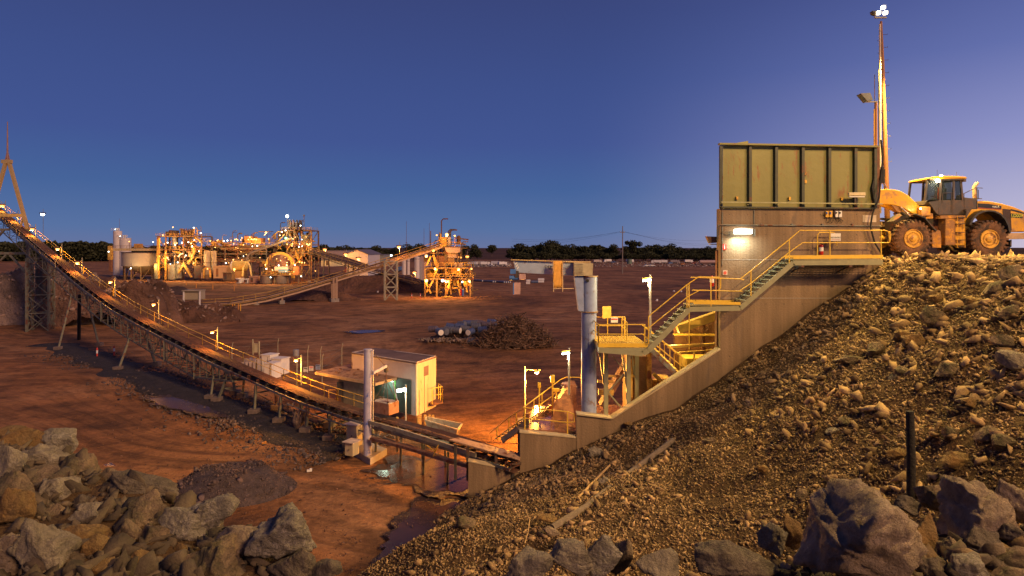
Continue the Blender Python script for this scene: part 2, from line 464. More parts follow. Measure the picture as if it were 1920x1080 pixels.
# ---------------------------------------------------------------- rocks
def ico(sub):
    bm = bmesh.new(); bmesh.ops.create_icosphere(bm, subdivisions=sub, radius=1)
    v = np.array([x.co[:] for x in bm.verts]); f = np.array([[q.index for q in p.verts] for p in bm.faces])
    bm.free(); return v, f
ICO = {k: ico(k) for k in (1, 2, 3, 5)}
def rock_verts(sub, rs, cuts=16, rough=0.06, lo=0.58, hi=1.0, taper=0.0, outline=None):
    """angular rock: the sphere cut by random planes, then roughened"""
    d, f = ICO[sub]
    n = rs.randn(cuts, 3); n /= np.linalg.norm(n, axis=1, keepdims=True)
    h = lo + (hi - lo) * rs.rand(cuts)
    c = d @ n.T
    rad = np.where(c > 0.05, h[None] / np.maximum(c, 0.05), 9.0)
    rad = np.sort(rad, axis=1)
    r = rad[:, 0] - 0.035 * np.exp(-(rad[:, 1] - rad[:, 0]) / 0.035)
    r = np.minimum(r, 1.35)
    v = d * r[:, None]
    if sub >= 3:
        o = rs.rand(3) * 50
        q = v + 0.15 * vnoise(v[:, 0] * 2 + o[0], v[:, 1] * 2, v[:, 2] * 2)[:, None]
        # bedding: stretched ridges along one tilted direction, plus chips
        ax = rs.randn(3); ax /= np.linalg.norm(ax); s_ = q @ ax
        r1 = fbm(q[:, 0] * 1.7 + o[0], q[:, 1] * 1.7 + o[1], q[:, 2] * 1.7 + o[2], 3)
        r2 = np.abs(vnoise(s_ * 6 + o[1], q[:, 0] * 1.2 + o[2], q[:, 1] * 1.2))
        r3 = np.abs(fbm(q[:, 0] * 5 + o[2], q[:, 1] * 5 + o[0], q[:, 2] * 5 + o[1], 3))
        r4 = fbm(q[:, 0] * 14 + o[2], q[:, 1] * 14 + o[0], q[:, 2] * 14 + o[1], 2)
        v = v * (1 + rough * (1.3 * r1 - 0.9 * r2 - 0.7 * r3 + 0.22 * r4))[:, None]
    if outline is not None:
        oc = np.array(outline, float); ct = (oc.max(0) + oc.min(0)) / 2; q2 = oc - ct; q2[:, 1] *= -1
        an = np.arctan2(v[:, 2], v[:, 0]); k = v / np.linalg.norm(v, axis=1, keepdims=True); rel = np.linalg.norm(v, axis=1)
        dx, dz = np.cos(an), np.sin(an); Rr = np.zeros(len(v))
        for a, b in zip(q2, np.roll(q2, -1, 0)):
            e = b - a; den = dx * e[1] - dz * e[0]; den = np.where(np.abs(den) < 1e-9, 1e-9, den)
            t = (a[0] * e[1] - a[1] * e[0]) / den; s = (a[0] * dz - a[1] * dx) / den
            Rr = np.where((t > 0) & (s >= -1e-6) & (s <= 1.000001), np.maximum(Rr, t), Rr)
        rho = np.hypot(k[:, 0], k[:, 2]) ** 0.7; rel = rel / rel.mean(); rel = 1 + (rel - 1) * 0.95
        v = np.stack([dx * Rr * rho * rel, k[:, 1] * rel * Rr.mean(), dz * Rr * rho * rel], 1)
    if taper: v[:, 0] *= np.clip(1 - taper * v[:, 2], 0.25, 2); v[:, 1] *= np.clip(1 - taper * 0.6 * v[:, 2], 0.25, 2)
    return v, f
def hull_rock(rs, n=11):
    """small angular stone: hull of a few scattered points"""
    p = rs.randn(n, 3); p /= np.linalg.norm(p, axis=1, keepdims=True); p *= (0.75 + 0.3 * rs.rand(n, 1))
    bm = bmesh.new(); vs = [bm.verts.new(tuple(q)) for q in p]
    r = bmesh.ops.convex_hull(bm, input=vs)
    bmesh.ops.triangulate(bm, faces=bm.faces); bm.verts.index_update()
    v = np.array([x.co[:] for x in bm.verts]); f = np.array([[q.index for q in t.verts] for t in bm.faces]); bm.free()
    return v, f
def rock_cloud(name, pos, size, m, seed=1, sub=1, flat=0.6, protos=14):
    """many loose stones as one mesh of ground cover"""
    rs = np.random.RandomState(seed); n = len(pos); kk = rs.randint(0, protos, n); VV = []; FF = []; base = 0
    for k in range(protos):
        v, f = hull_rock(rs, 8 if sub == 1 else 10)
        v = v * np.array([1.3, 0.45 + 0.5 * rs.rand(), flat * (0.5 + 0.6 * rs.rand())])
        ix = np.nonzero(kk == k)[0]; c = len(ix)
        if not c: continue
        q = rs.randn(c, 4) * np.array([1, .45, .45, 1.0]); q /= np.linalg.norm(q, axis=1, keepdims=True); w, x, y, z = q.T
        Rm = np.stack([1 - 2 * (y * y + z * z), 2 * (x * y - z * w), 2 * (x * z + y * w), 2 * (x * y + z * w), 1 - 2 * (x * x + z * z), 2 * (y * z - x * w), 2 * (x * z - y * w), 2 * (y * z + x * w), 1 - 2 * (x * x + y * y)], 1).reshape(c, 3, 3)
        V = np.einsum('nij,vj->nvi', Rm, v) * size[ix][:, None, None] + pos[ix][:, None, :]
        VV.append(V.reshape(-1, 3)); FF.append((f[None] + (base + np.arange(c) * len(v))[:, None, None]).reshape(-1, 3)); base += c * len(v)
    V = np.concatenate(VV).astype(np.float32); Fc = np.concatenate(FF).astype(np.int32)
    me = bpy.data.meshes.new(name)
    me.vertices.add(len(V)); me.vertices.foreach_set('co', V.ravel())
    me.loops.add(Fc.size); me.loops.foreach_set('vertex_index', Fc.ravel())
    me.polygons.add(len(Fc)); me.polygons.foreach_set('loop_start', np.arange(0, Fc.size, 3, dtype=np.int32)); me.polygons.foreach_set('loop_total', np.full(len(Fc), 3, dtype=np.int32))
    me.update(calc_edges=True); me.materials.append(m)
    o = bpy.data.objects.new(name, me); C.objects.link(o)
    return o
rubble_mat = mat('rubble_mat', (0.30, 0.20, 0.105), 0.85, var=0.4, scale=0.9, island=0.55, bump=0.4, bscale=12, spec=0.3)
grey_gravel = mat('grey_gravel', (0.12, 0.085, 0.082), 0.85, var=0.3, scale=1.2, island=0.5, bump=0.3, bscale=12, spec=0.3)
def slope_pts(n, seed, size_fn, test):
    rs = np.random.RandomState(seed)
    X = rs.uniform(-12, 30, n); Y = rs.uniform(7.5, 34, n)
    Z = emb(X, Y)
    px = 960 + F * X / Y; py = 466 - F * (Z - EYE) / Y
    ok = (px > 600) & (px < 2000) & (py < 1130) & (Z > -0.2) & ~((X < 19.1) & (Y > 32.6))
    ok &= test(X, Y, Z, px, py)
    X, Y, Z, px, py = X[ok], Y[ok], Z[ok], px[ok], py[ok]
    s = size_fn(rs, X, Y, px, py)
    return np.stack([X, Y, Z + s * 0.15], 1), s
big = lambda px, py: np.clip((px - 1350) / 350, 0, 1) * np.clip((900 - py) / 150, 0.35, 1)
dens = lambda X, Y: fbm(X * 0.35, Y * 0.35, 3.3, 3)
pos, s = slope_pts(140000, 3, lambda rs, X, Y, px, py: 0.04 + 0.055 * rs.rand(len(X)) ** 2, lambda X, Y, Z, px, py: dens(X * 1.3, Y * 1.3) > -0.7)
rub_f = rock_cloud('gravel', pos, s, rubble_mat, 5, sub=1)
tag(rub_f, 'fine brown gravel covering the embankment', 'gravel', kind='stuff')
pos, s = slope_pts(32000, 4, lambda rs, X, Y, px, py: (0.055 + 0.22 * rs.rand(len(X)) ** 5) * (1 + 0.5 * big(px, py)), lambda X, Y, Z, px, py: (dens(X, Y) + 0.8 * big(px, py) > -0.15) & (np.random.RandomState(1).rand(len(X)) < 0.6))
tag(rock_cloud('rubble', pos, s, rubble_mat, 6, sub=2, flat=0.55), 'loose angular rubble lying all over the embankment', 'rubble', kind='stuff')
# ================================================================ boulders in the foreground
def boulder_mat(name, col, vein=0.0, var=0.55, moss=None):
    m = bpy.data.materials.new(name); m.use_nodes = True
    t = m.node_tree; N = t.nodes; L = t.links; b = N['Principled BSDF']
    b.inputs['Roughness'].default_value = 0.82; b.inputs['Specular IOR Level'].default_value = 0.35
    tc = N.new('ShaderNodeTexCoord')
    n = N.new('ShaderNodeTexNoise'); n.inputs['Scale'].default_value = 2.2; n.inputs['Detail'].default_value = 10; n.inputs['Roughness'].default_value = 0.68; n.inputs['Distortion'].default_value = 0.8
    L.new(tc.outputs['Object'], n.inputs[0])
    r = ramp(t, [(0.28, (*[c * (1 - var) for c in col], 1)), (0.5, (*col, 1)), (0.72, (*[min(1, c * (1 + var * 1.3)) for c in col], 1))])
    L.new(n.outputs['Fac'], r.inputs[0]); last = r.outputs[0]
    if moss:
        n5 = N.new('ShaderNodeTexNoise'); n5.inputs['Scale'].default_value = 1.3; n5.inputs['Detail'].default_value = 7; n5.inputs['Roughness'].default_value = 0.7
        mp = N.new('ShaderNodeMapping'); mp.inputs['Location'].default_value = (5, 2, 9); L.new(tc.outputs['Object'], mp.inputs[0]); L.new(mp.outputs[0], n5.inputs[0])
        r5 = ramp(t, [(0.48, (0, 0, 0, 1)), (0.62, (1, 1, 1, 1))]); L.new(n5.outputs['Fac'], r5.inputs[0])
        mx = N.new('ShaderNodeMix'); mx.data_type = 'RGBA'; L.new(r5.outputs[0], mx.inputs[0]); L.new(last, mx.inputs[6]); mx.inputs[7].default_value = (*moss, 1); last = mx.outputs[2]
    if vein:
        n3 = N.new('ShaderNodeTexNoise'); n3.inputs['Scale'].default_value = 1.1; n3.inputs['Detail'].default_value = 5; n3.inputs['Distortion'].default_value = 2.2
        mp3 = N.new('ShaderNodeMapping'); mp3.inputs['Scale'].default_value = (1, 1, 2.2); mp3.inputs['Rotation'].default_value = (0.6, 0.5, 0.3); L.new(tc.outputs['Object'], mp3.inputs[0]); L.new(mp3.outputs[0], n3.inputs[0])
        r3 = ramp(t, [(0.487, (0, 0, 0, 1)), (0.5, (vein,) * 3 + (1,)), (0.513, (0, 0, 0, 1))]); L.new(n3.outputs['Fac'], r3.inputs[0])
        mx = N.new('ShaderNodeMix'); mx.data_type = 'RGBA'; L.new(r3.outputs[0], mx.inputs[0]); L.new(last, mx.inputs[6]); mx.inputs[7].default_value = (0.5, 0.44, 0.38, 1); last = mx.outputs[2]
    L.new(last, b.inputs['Base Color'])
    n6 = N.new('ShaderNodeTexNoise'); n6.inputs['Scale'].default_value = 9; n6.inputs['Detail'].default_value = 12; n6.inputs['Roughness'].default_value = 0.72
    L.new(tc.outputs['Object'], n6.inputs[0])
    vo = N.new('ShaderNodeTexVoronoi'); vo.feature = 'DISTANCE_TO_EDGE'; vo.inputs['Scale'].default_value = 2.4
    mpv = N.new('ShaderNodeMapping'); mpv.inputs['Scale'].default_value = (1, 0.5, 1.6); mpv.inputs['Rotation'].default_value = (0.4, 0.7, 0.2)
    nd = N.new('ShaderNodeVectorMath'); nd.operation = 'MULTIPLY_ADD'; L.new(n.outputs['Color'], nd.inputs[0]); nd.inputs[1].default_value = (0.5, 0.5, 0.5); L.new(tc.outputs['Object'], nd.inputs[2])
    L.new(nd.outputs[0], mpv.inputs[0]); L.new(mpv.outputs[0], vo.inputs['Vector'])
    rv = ramp(t, [(0.0, (0, 0, 0, 1)), (0.035, (1, 1, 1, 1))]); L.new(vo.outputs['Distance'], rv.inputs[0])
    ma = N.new('ShaderNodeMath'); ma.operation = 'MULTIPLY_ADD'; L.new(rv.outputs[0], ma.inputs[0]); ma.inputs[1].default_value = 0.10; L.new(n6.outputs['Fac'], ma.inputs[2])
    bp = N.new('ShaderNodeBump'); bp.inputs['Strength'].default_value = 1.0; bp.inputs['Distance'].default_value = 0.22
    L.new(ma.outputs[0], bp.inputs['Height']); L.new(bp.outputs[0], b.inputs['Normal'])
    return m
BM = {
    'g': boulder_mat('boulder_grey', (0.33, 0.28, 0.215)),
    'v': boulder_mat('boulder_veined', (0.30, 0.265, 0.21), vein=0.9),
    'o': boulder_mat('boulder_ochre', (0.28, 0.18, 0.075), moss=(0.30, 0.17, 0.06)),
    'b': boulder_mat('boulder_brown', (0.28, 0.20, 0.13), moss=(0.13, 0.11, 0.06)),
    'p': boulder_mat('boulder_purple', (0.37, 0.28, 0.20), vein=0.3),
    'd': boulder_mat('boulder_dark', (0.18, 0.145, 0.11)),
}
# px, py (centre), width, height in photo pixels, distance, colour, roll, label
BL = [
 (22, 812, 66, 40, 12.6, 'o', 0, 'small ochre boulder at the top left end of the boulder heap'),
 (40, 836, 100, 52, 12.1, 'o', 8, 'olive brown boulder below the small ochre one at the left edge of the frame'),
 (114, 823, 62, 52, 12.3, 'v', -20, 'dark grey veined boulder perched highest on the left heap above the wet ditch'),
 (78, 838, 40, 26, 12.3, 'd', 0, 'dark wedge boulder between the perched boulder and the olive ones'),
 (75, 866, 100, 56, 11.2, 'g', 5, 'broad flat grey boulder with a sloping top below the perched one'),
 (20, 876, 56, 66, 10.6, 'g', -15, 'grey angular boulder with a pale scar on the left edge'),
 (150, 882, 76, 62, 11.0, 'b', 12, 'round brown boulder with a pale top facing the haul road'),
 (78, 893, 84, 36, 10.4, 'b', 0, 'long mossy brown slab wedged under the broad flat boulder'),
 (30, 918, 70, 66, 9.5, 'b', 10, 'rounded brown boulder at the left edge, mid height of the heap'),
 (22, 958, 80, 78, 8.9, 'o', -8, 'mossy ochre boulder at the left edge above the tall pale ones'),
 (110, 921, 72, 46, 10.0, 'g', -6, 'grey block with a flat lit face in the middle of the left heap'),
 (68, 912, 34, 28, 10.2, 'd', 0, 'little dark boulder tucked behind the flat lit block'),
 (180, 926, 30, 26, 10.4, 'd', 0, 'small dark pyramid boulder on the edge of the left heap'),
 (212, 900, 56, 38, 10.6, 'b', 0, 'brown humped boulder at the heap edge nearest the gravel pile'),
 (217, 925, 52, 38, 10.2, 'b', 25, 'pointed brown boulder in front of the humped one'),
 (152, 946, 36, 34, 9.7, 'd', 10, 'dark cube like boulder in the middle of the left heap'),
 (178, 958, 62, 40, 9.4, 'g', 10, 'flat topped grey boulder with a jagged edge, centre of the left heap'),
 (106, 966, 56, 44, 9.3, 'b', -12, 'reddish brown boulder above the ochre crusted one'),
 (150, 976, 66, 36, 9.0, 'g', 14, 'grey ridge shaped boulder just above the ochre crusted boulder'),
 (272, 962, 116, 88, 9.2, 'b', 6, 'big brown boulder with a rounded shoulder in the right half of the left heap'),
 (276, 905, 110, 40, 10.2, 'd', -22, 'long dark slab leaning down towards the gravel pile'),
 (155, 1010, 100, 66, 8.6, 'o', -14, 'ochre crusted boulder with a rough broken top'),
 (243, 1000, 56, 48, 8.7, 'b', 28, 'egg shaped brown boulder under the big brown one'),
 (300, 1015, 76, 56, 8.6, 'b', -8, 'flat brown boulder right of the egg shaped one'),
 (180, 1024, 40, 42, 8.2, 'o', 12, 'small pale ochre boulder standing on the yellow crumbs'),
 (188, 1062, 66, 36, 7.8, 'o', 14, 'ochre block half buried in yellow crumbs at the bottom edge'),
 (262, 1052, 32, 42, 8.0, 'o', 30, 'small reddish ochre boulder among the yellow crumbs'),
 (94, 1034, 106, 150, 7.9, 'g', -30, 'tall pale grey boulder with a pointed top at the lower left corner'),
 (22, 1046, 86, 126, 7.9, 'p', 24, 'tall purplish boulder cut by the lower left corner of the frame'),
 (410, 950, 88, 62, 8.9, 'v', 26, 'light grey boulder with white veins leaning out over the haul road'),
 (352, 985, 82, 60, 8.8, 'v', -18, 'grey boulder with a thin white line under the leaning veined one'),
 (385, 1062, 216, 96, 7.7, 'b', -8, 'very wide smooth brown boulder at the bottom edge'),
 (340, 1032, 34, 26, 8.4, 'o', 0, 'small ochre boulder on top of the wide smooth brown one'),
 (540, 1008, 104, 116, 7.9, 'v', -8, 'tall cracked boulder with orange white veins nearest the haul road'),
 (460, 1020, 112, 76, 8.1, 'p', 24, 'rough brown and white boulder joining the tall cracked one on its left'),
 (430, 1036, 58, 60, 7.9, 'b', 0, 'small brown boulder between the wide smooth one and the rough one'),
 (560, 1058, 100, 62, 7.6, 'd', -4, 'dark broken boulder under the tall cracked one'),
 (610, 1066, 56, 34, 7.5, 'd', 18, 'dark flat boulder at the right end of the left heap'),
 (990, 1062, 92, 58, 7.6, 'g', 24, 'light grey slab sloping up at the bottom centre'),
 (1068, 1042, 84, 72, 7.6, 'g', -16, 'tall grey boulder with a flat left face at the bottom centre'),
 (1130, 1046, 70, 84, 7.7, 'v', 20, 'greenish grey boulder with veins right of the bottom centre'),
 (1165, 1042, 56, 66, 7.9, 'b', -25, 'brown wedge boulder behind the greenish grey one'),
 (1235, 1060, 84, 58, 7.5, 'g', -6, 'round shouldered grey boulder left of the broad dark slab'),
 (1350, 1050, 200, 74, 7.6, 'd', -6, 'broad dark slab lying flat left of the giant boulder'),
 (1450, 1010, 58, 60, 8.0, 'g', 12, 'small grey block leaning against the giant boulder on its left'),
 (1484, 994, 46, 60, 8.3, 'o', 12, 'ochre boulder tucked behind the giant boulder'),
 (1592, 1030, 236, 256, 7.3, 'p', 6, 'giant purple grey boulder with a pointed top in the lower right'),
 (1730, 1000, 62, 80, 8.2, 'o', 0, 'smooth ochre brown boulder right of the giant boulder'),
 (1712, 1052, 50, 44, 7.7, 'b', 0, 'small brown boulder touching the foot of the giant boulder'),
 (1815, 975, 126, 106, 8.6, 'p', -12, 'dark jagged boulder with a purple crown near the right edge'),
 (1895, 935, 84, 88, 8.6, 'p', 20, 'pale purple boulder cut by the right edge of the frame'),
 (1840, 1022, 90, 62, 8.0, 'd', 0, 'dark blue grey boulder under the jagged one'),
 (1788, 1038, 44, 62, 7.8, 'b', -8, 'brown egg boulder standing between dark ones at the bottom right'),
 (1745, 1066, 80, 46, 7.4, 'd', 8, 'low dark boulder at the bottom edge right of the giant boulder'),
 (1812, 1064, 84, 90, 7.3, 'v', 0, 'pale boulder with vertical ribs and a peaked top at the bottom right'),
 (1895, 1052, 106, 56, 7.6, 'b', 10, 'long brown slab running out of the frame at the bottom right'),
 (1905, 1082, 120, 46, 7.2, 'b', 6, 'dark brown slab in the extreme bottom right corner'),
 (1760, 930, 72, 56, 9.4, 'b', 20, 'striped brown boulder with a pointed top right of the black post'),
 (1700, 948, 60, 36, 9.0, 'd', -20, 'grooved dark boulder in front of the foot of the black post'),
 (1890, 1000, 70, 50, 8.2, 'd', 0, 'dark boulder in the gap under the pale purple one'),
]
OUTL = {
 (1592, 1030): [(1436, 1110), (1462, 1040), (1500, 985), (1545, 940), (1580, 912), (1612, 903), (1636, 916), (1655, 945), (1690, 968), (1714, 1000), (1712, 1040), (1692, 1110)],
 (540, 1008): [(521, 952), (545, 946), (564, 947), (583, 969), (592, 988), (592, 1034), (534, 1046), (478, 1030), (470, 995), (504, 971)],
 (410, 950): [(338, 962), (370, 944), (402, 921), (430, 919), (452, 940), (448, 961), (419, 978), (385, 988), (357, 1004), (334, 990)],
 (94, 1034): [(52, 966), (69, 967), (106, 999), (139, 1022), (144, 1050), (134, 1100), (50, 1100), (39, 1024)],
 (385, 1062): [(292, 1110), (325, 1044), (380, 1016), (420, 1021), (462, 1046), (528, 1110)],
 (1815, 975): [(1752, 1030), (1770, 960), (1800, 920), (1850, 903), (1882, 928), (1890, 975), (1852, 1008), (1800, 1018)],
 (22, 1046): [(-20, 1000), (20, 975), (46, 990), (52, 1030), (50, 1100), (-20, 1100)],
 (272, 962): [(215, 975), (232, 935), (258, 925), (300, 940), (326, 970), (328, 1012), (250, 1012), (214, 1000)],
}
bseed = 100
def put_boulder(px, py, w, h, Y, c, roll, label, sub=5, group=None):
    global bseed
    bseed += 1
    rs = np.random.RandomState(bseed)
    tp = 0.62 if w > 230 else (0.3 if h > w * 1.2 else 0.25 * rs.rand())
    v, f = rock_verts(sub, rs, cuts=15 if sub > 3 else 11, rough=0.13 if (px, py) in OUTL else 0.085, taper=0 if (px, py) in OUTL else tp, outline=OUTL.get((px, py)))
    if (px, py) in OUTL: roll = 0; w = h = 0
    v = v / np.abs(v).max(0)
    gk = 1.22 if px < 640 else 1.06
    if (px, py) in OUTL:
        oc = np.array(OUTL[(px, py)], float); w, h = (oc.max(0) - oc.min(0)); px, py = (oc.max(0) + oc.min(0)) / 2; gk = 1.02
    sx = w / 2 / F * Y * gk; sz = h / 2 / F * Y * gk
    sy = 0.85 * (sx + sz) / 2 * (0.8 + 0.4 * rs.rand())
    rr = R(roll); 
    v = v * np.array([sx, sy, sz])
    Mx = np.array([[math.cos(rr), 0, -math.sin(rr)], [0, 1, 0], [math.sin(rr), 0, math.cos(rr)]])
    v = v @ Mx.T
    ext = np.abs(v).max(0); v[:, 0] *= sx / ext[0]; v[:, 2] *= sz / ext[2]
    me = bpy.data.meshes.new('boulder')
    me.from_pydata(v.tolist(), [], f.tolist())
    me.polygons.foreach_set('use_smooth', [sub > 3] * len(me.polygons))
    me.materials.append(BM[c])
    o = bpy.data.objects.new('boulder', me); C.objects.link(o)
    o.location = P(px, py, Y)
    return tag(o, label, 'boulder', group)
for a in BL:
    put_boulder(*a, group='boulders heaped along the camera side')
# the shelf under the boulders: smaller stones and yellow crumbs filling the gaps
rs = np.random.RandomState(9)
n = 6500
a_ = rs.uniform(-0.95, 0.9, n); Y_ = rs.uniform(6.3, 14, n); X_ = a_ * Y_
Z_ = emb(X_, Y_)
px_ = 960 + F * X_ / Y_; py_ = 466 - F * (Z_ - EYE) / Y_
ok = (py_ < 1150) & (py_ > 780) & (Z_ > 6.0) & ((px_ < 700) | (px_ > 940))
X_, Y_, Z_, px_ = X_[ok], Y_[ok], Z_[ok], px_[ok]
sz_ = 0.05 + 0.24 * rs.rand(len(X_)) ** 3
tag(rock_cloud('rubble', np.stack([X_, Y_, Z_ + 0.02], 1), sz_, mat('shelf_stone', (0.075, 0.055, 0.036), 0.9, var=0.35, island=0.4, bump=0.4, bscale=14), 12, sub=2, flat=0.7), 'small brown and ochre stones filling the gaps between the boulders', 'rubble', kind='stuff')
# middle sized boulders further up the embankment
ML = [
 (1745, 596, 44, 34, 'b', 'dark brown boulder sitting alone high on the embankment'),
 (1905, 682, 56, 34, 'g', 'flat grey slab at the right edge half way up the embankment'),
 (1778, 694, 44, 30, 'b', 'flat topped brown boulder casting a long shadow on the embankment'),
 (1885, 645, 44, 26, 'b', 'long brown boulder above the flat grey slab'),
 (1640, 660, 34, 26, 'b', 'brown boulder in the stone cluster left of the shadowed one'),
 (1690, 628, 30, 22, 'o', 'light ochre boulder in the cluster below the pad'),
 (1712, 640, 36, 24, 'o', 'ochre boulder with a dark hollow in the upper cluster'),
 (1600, 680, 66, 20, 'b', 'long thin brown slab lying across the middle of the embankment'),
 (1820, 570, 36, 26, 'o', 'reddish ochre boulder below the loader rear wheel'),
 (1870, 545, 50, 30, 'b', 'brown boulder near the crest at the upper right'),
 (1900, 520, 46, 34, 'b', 'brown boulder on the crest at the right edge'),
 (1900, 500, 40, 22, 'o', 'ochre boulder on the pad edge behind the crest'),
 (1782, 815, 40, 24, 'b', 'small brown boulder right of the top of the black post'),
 (1860, 820, 48, 28, 'b', 'brown boulder at mid slope near the right edge'),
 (1795, 868, 56, 36, 'o', 'ochre brown boulder overhanging a dark hollow at the right'),
 (1880, 835, 60, 40, 'b', 'smooth brown boulder pair member at the right edge of the slope'),
 (1680, 850, 44, 20, 'o', 'flat ochre stone left of the black post'),
 (1565, 812, 30, 18, 'g', 'small pale stone in the middle of the slope'),
 (1590, 790, 34, 18, 'b', 'small brown stone above the pale one in the middle of the slope'),
 (1694, 700, 36, 24, 'b', 'reddish boulder leaning on its twin in the middle of the slope'),
 (1678, 712, 22, 20, 'd', 'dark little boulder beside the reddish leaning one'),
 (1820, 758, 30, 20, 'o', 'ochre stone right of the post top on bare gravel'),
 (1900, 590, 50, 30, 'b', 'brown boulder at the right edge below the crest'),
 (1755, 560, 26, 18, 'o', 'small ochre boulder below the loader'),
 (1120, 852, 30, 20, 'g', 'pale grey stone resting against the foot of the retaining wall'),
 (1180, 800, 22, 14, 'o', 'ochre stone lying against the sloping wall foot'),
 (1025, 975, 40, 20, 'o', 'pale ochre stone above the grey slab at the bottom centre'),
 (872, 986, 36, 30, 'b', 'brown boulder at the toe of the embankment by the muddy pool'),
 (1036, 1000, 34, 18, 'p', 'flat purple stone beside the bent rod on the lower slope'),
 (1135, 905, 26, 16, 'g', 'small grey stone between the two timber poles'),
 (1500, 930, 30, 18, 'b', 'brown stone on the dark lower slope above the giant boulder'),
 (1430, 880, 26, 14, 'o', 'thin ochre stone on the dark lower slope'),
 (1330, 830, 24, 14, 'b', 'small brown stone in the middle of the lower slope'),
]
def slope_hit(px, py):
    k = (466 - py) / F; a = (px - 960) / F
    Ys = np.arange(7.0, 45, 0.02)
    Zr = EYE + k * Ys
    Ze = emb(a * Ys, Ys, False)
    hit = np.nonzero(Ze > Zr)[0]
    # skip the shelf close to the camera
    hit = [i for i in hit if Ys[i] > 10.5]
    i = hit[0] if hit else len(Ys) - 1
    return float(Ys[i])
for (px, py, w, h, c, lab) in ML:
    put_boulder(px, py - h * 0.15, w * 1.1, h * 1.1, slope_hit(px, py + h * 0.3), c, random.uniform(-20, 20), lab, sub=3, group='boulders lying on the embankment')
# black post
Yp = slope_hit(1707, 936)
mb = MB(); b0 = P(1708, 945, Yp); t0 = P(1706, 771, Yp)
mb.path([b0 - Vector((0, 0, 0.6)), b0, b0.lerp(t0, 0.5) + Vector((0.02, 0, 0)), t0], [0.115, 0.112, 0.11, 0.10], 14)
tag(mb.build('post', mat('charred_wood', (0.018, 0.015, 0.014), 0.9, bump=0.5, bscale=12, streak=True), origin=b0, smooth='auto'), 'black charred wooden post standing in the embankment', 'post')
# timber poles, pipe and bent rods on the slope
def lay(name, pts, r, m, label, cat, lift=0.06):
    mb = MB(); q = []
    for px, py in pts:
        q.append(P(px, py, slope_hit(px, py)) + Vector((0, -0.05, lift)))
    mb.path(q, r, 8)
    tag(mb.build(name, m, origin=q[0], smooth='auto'), label, cat)
wood = mat('old_timber', (0.40, 0.26, 0.12), 0.8, var=0.3, streak=True, bump=0.2)
lay('timber_pole', [(1083, 936), (1143, 874)], 0.045, wood, 'straight pale timber pole lying on the lower embankment', 'pole')
lay('timber_pole', [(1036, 900), (1072, 892)], 0.045, wood, 'short timber offcut beside the foot of the concrete wall', 'pole')
lay('bent_rod', [(985, 962), (993, 982), (990, 1005), (984, 1026)], 0.02, wood, 'bent steel rod standing out of the gravel by the pool', 'rod', 0.15)
lay('bent_rod', [(946, 1036), (980, 1035)], 0.022, wood, 'thin straight rod lying at the toe of the embankment', 'rod')
lay('old_pipe', [(1035, 990), (1100, 950), (1170, 895), (1262, 826)], 0.13, mat('grey_timber', (0.17, 0.13, 0.10), 0.85, var=0.3, bump=0.3), 'long grey pipe running down the embankment half buried in gravel', 'pipe', 0.02)
# ================================================================ concrete walls and steel bin
WY = 33.0
wall_conc = mat('wall_concrete', (0.235, 0.16, 0.095), 0.85, var=0.35, scale=0.9, streak=True, bump=0.25, bscale=10, rust=0.12, rustcol=(0.18, 0.13, 0.09))
def board_marks(m):
    """vertical board marks and pour lines of shuttered concrete, in the bump and a little in the colour"""
    t = m.node_tree; N = t.nodes; L = t.links; b = N['Principled BSDF']
    tc = N.new('ShaderNodeTexCoord'); mp = N.new('ShaderNodeMapping'); mp.inputs['Scale'].default_value = (9, 9, 0.05)
    L.new(tc.outputs['Object'], mp.inputs[0])
    n = N.new('ShaderNodeTexNoise'); n.inputs['Scale'].default_value = 1.0; n.inputs['Detail'].default_value = 3
    L.new(mp.outputs[0], n.inputs[0])
    r = ramp(t, [(0.42, (0.72, 0.70, 0.68, 1)), (0.5, (1, 1, 1, 1))])
    L.new(n.outputs['Fac'], r.inputs[0])
    old = b.inputs['Base Color'].links[0].from_socket
    mx = N.new('ShaderNodeMix'); mx.data_type = 'RGBA'; mx.blend_type = 'MULTIPLY'; mx.inputs[0].default_value = 0.35
    L.new(old, mx.inputs[6]); L.new(r.outputs[0], mx.inputs[7]); L.new(mx.outputs[2], b.inputs['Base Color'])
board_marks(wall_conc)
w = thing('retaining_wall', 'tall board marked concrete wall under the green steel bin, stepping down the embankment', 'wall', P(1350, 900, WY))
mb = MB()
mb.prism([P(x, y, WY) for x, y in [(1350.5, 391), (1650, 391), (1650, 640), (1350.5, 790)]], (0, 0.6, 0))
mb.build('main_wall', wall_conc, w)
mb = MB()
mb.prism([P(x, y, WY) for x, y in [(1081, 778), (1147, 786), (1350.4, 656), (1350.4, 790), (1250, 900), (1081, 930)]], (0, 0.5, 0))
mb.build('wing_wall', wall_conc, w)
mb = MB()
for a, b in (((1081, 777), (1147, 785)), ((1147, 785), (1350, 655))):
    mb.bar(P(*a, WY) + Vector((0, 0.2, 0.03)), P(*b, WY) + Vector((0, 0.2, 0.03)), 0.62, 0.07)
mb.build('coping', mat('coping', (0.5, 0.40, 0.24), 0.8, var=0.15), w)
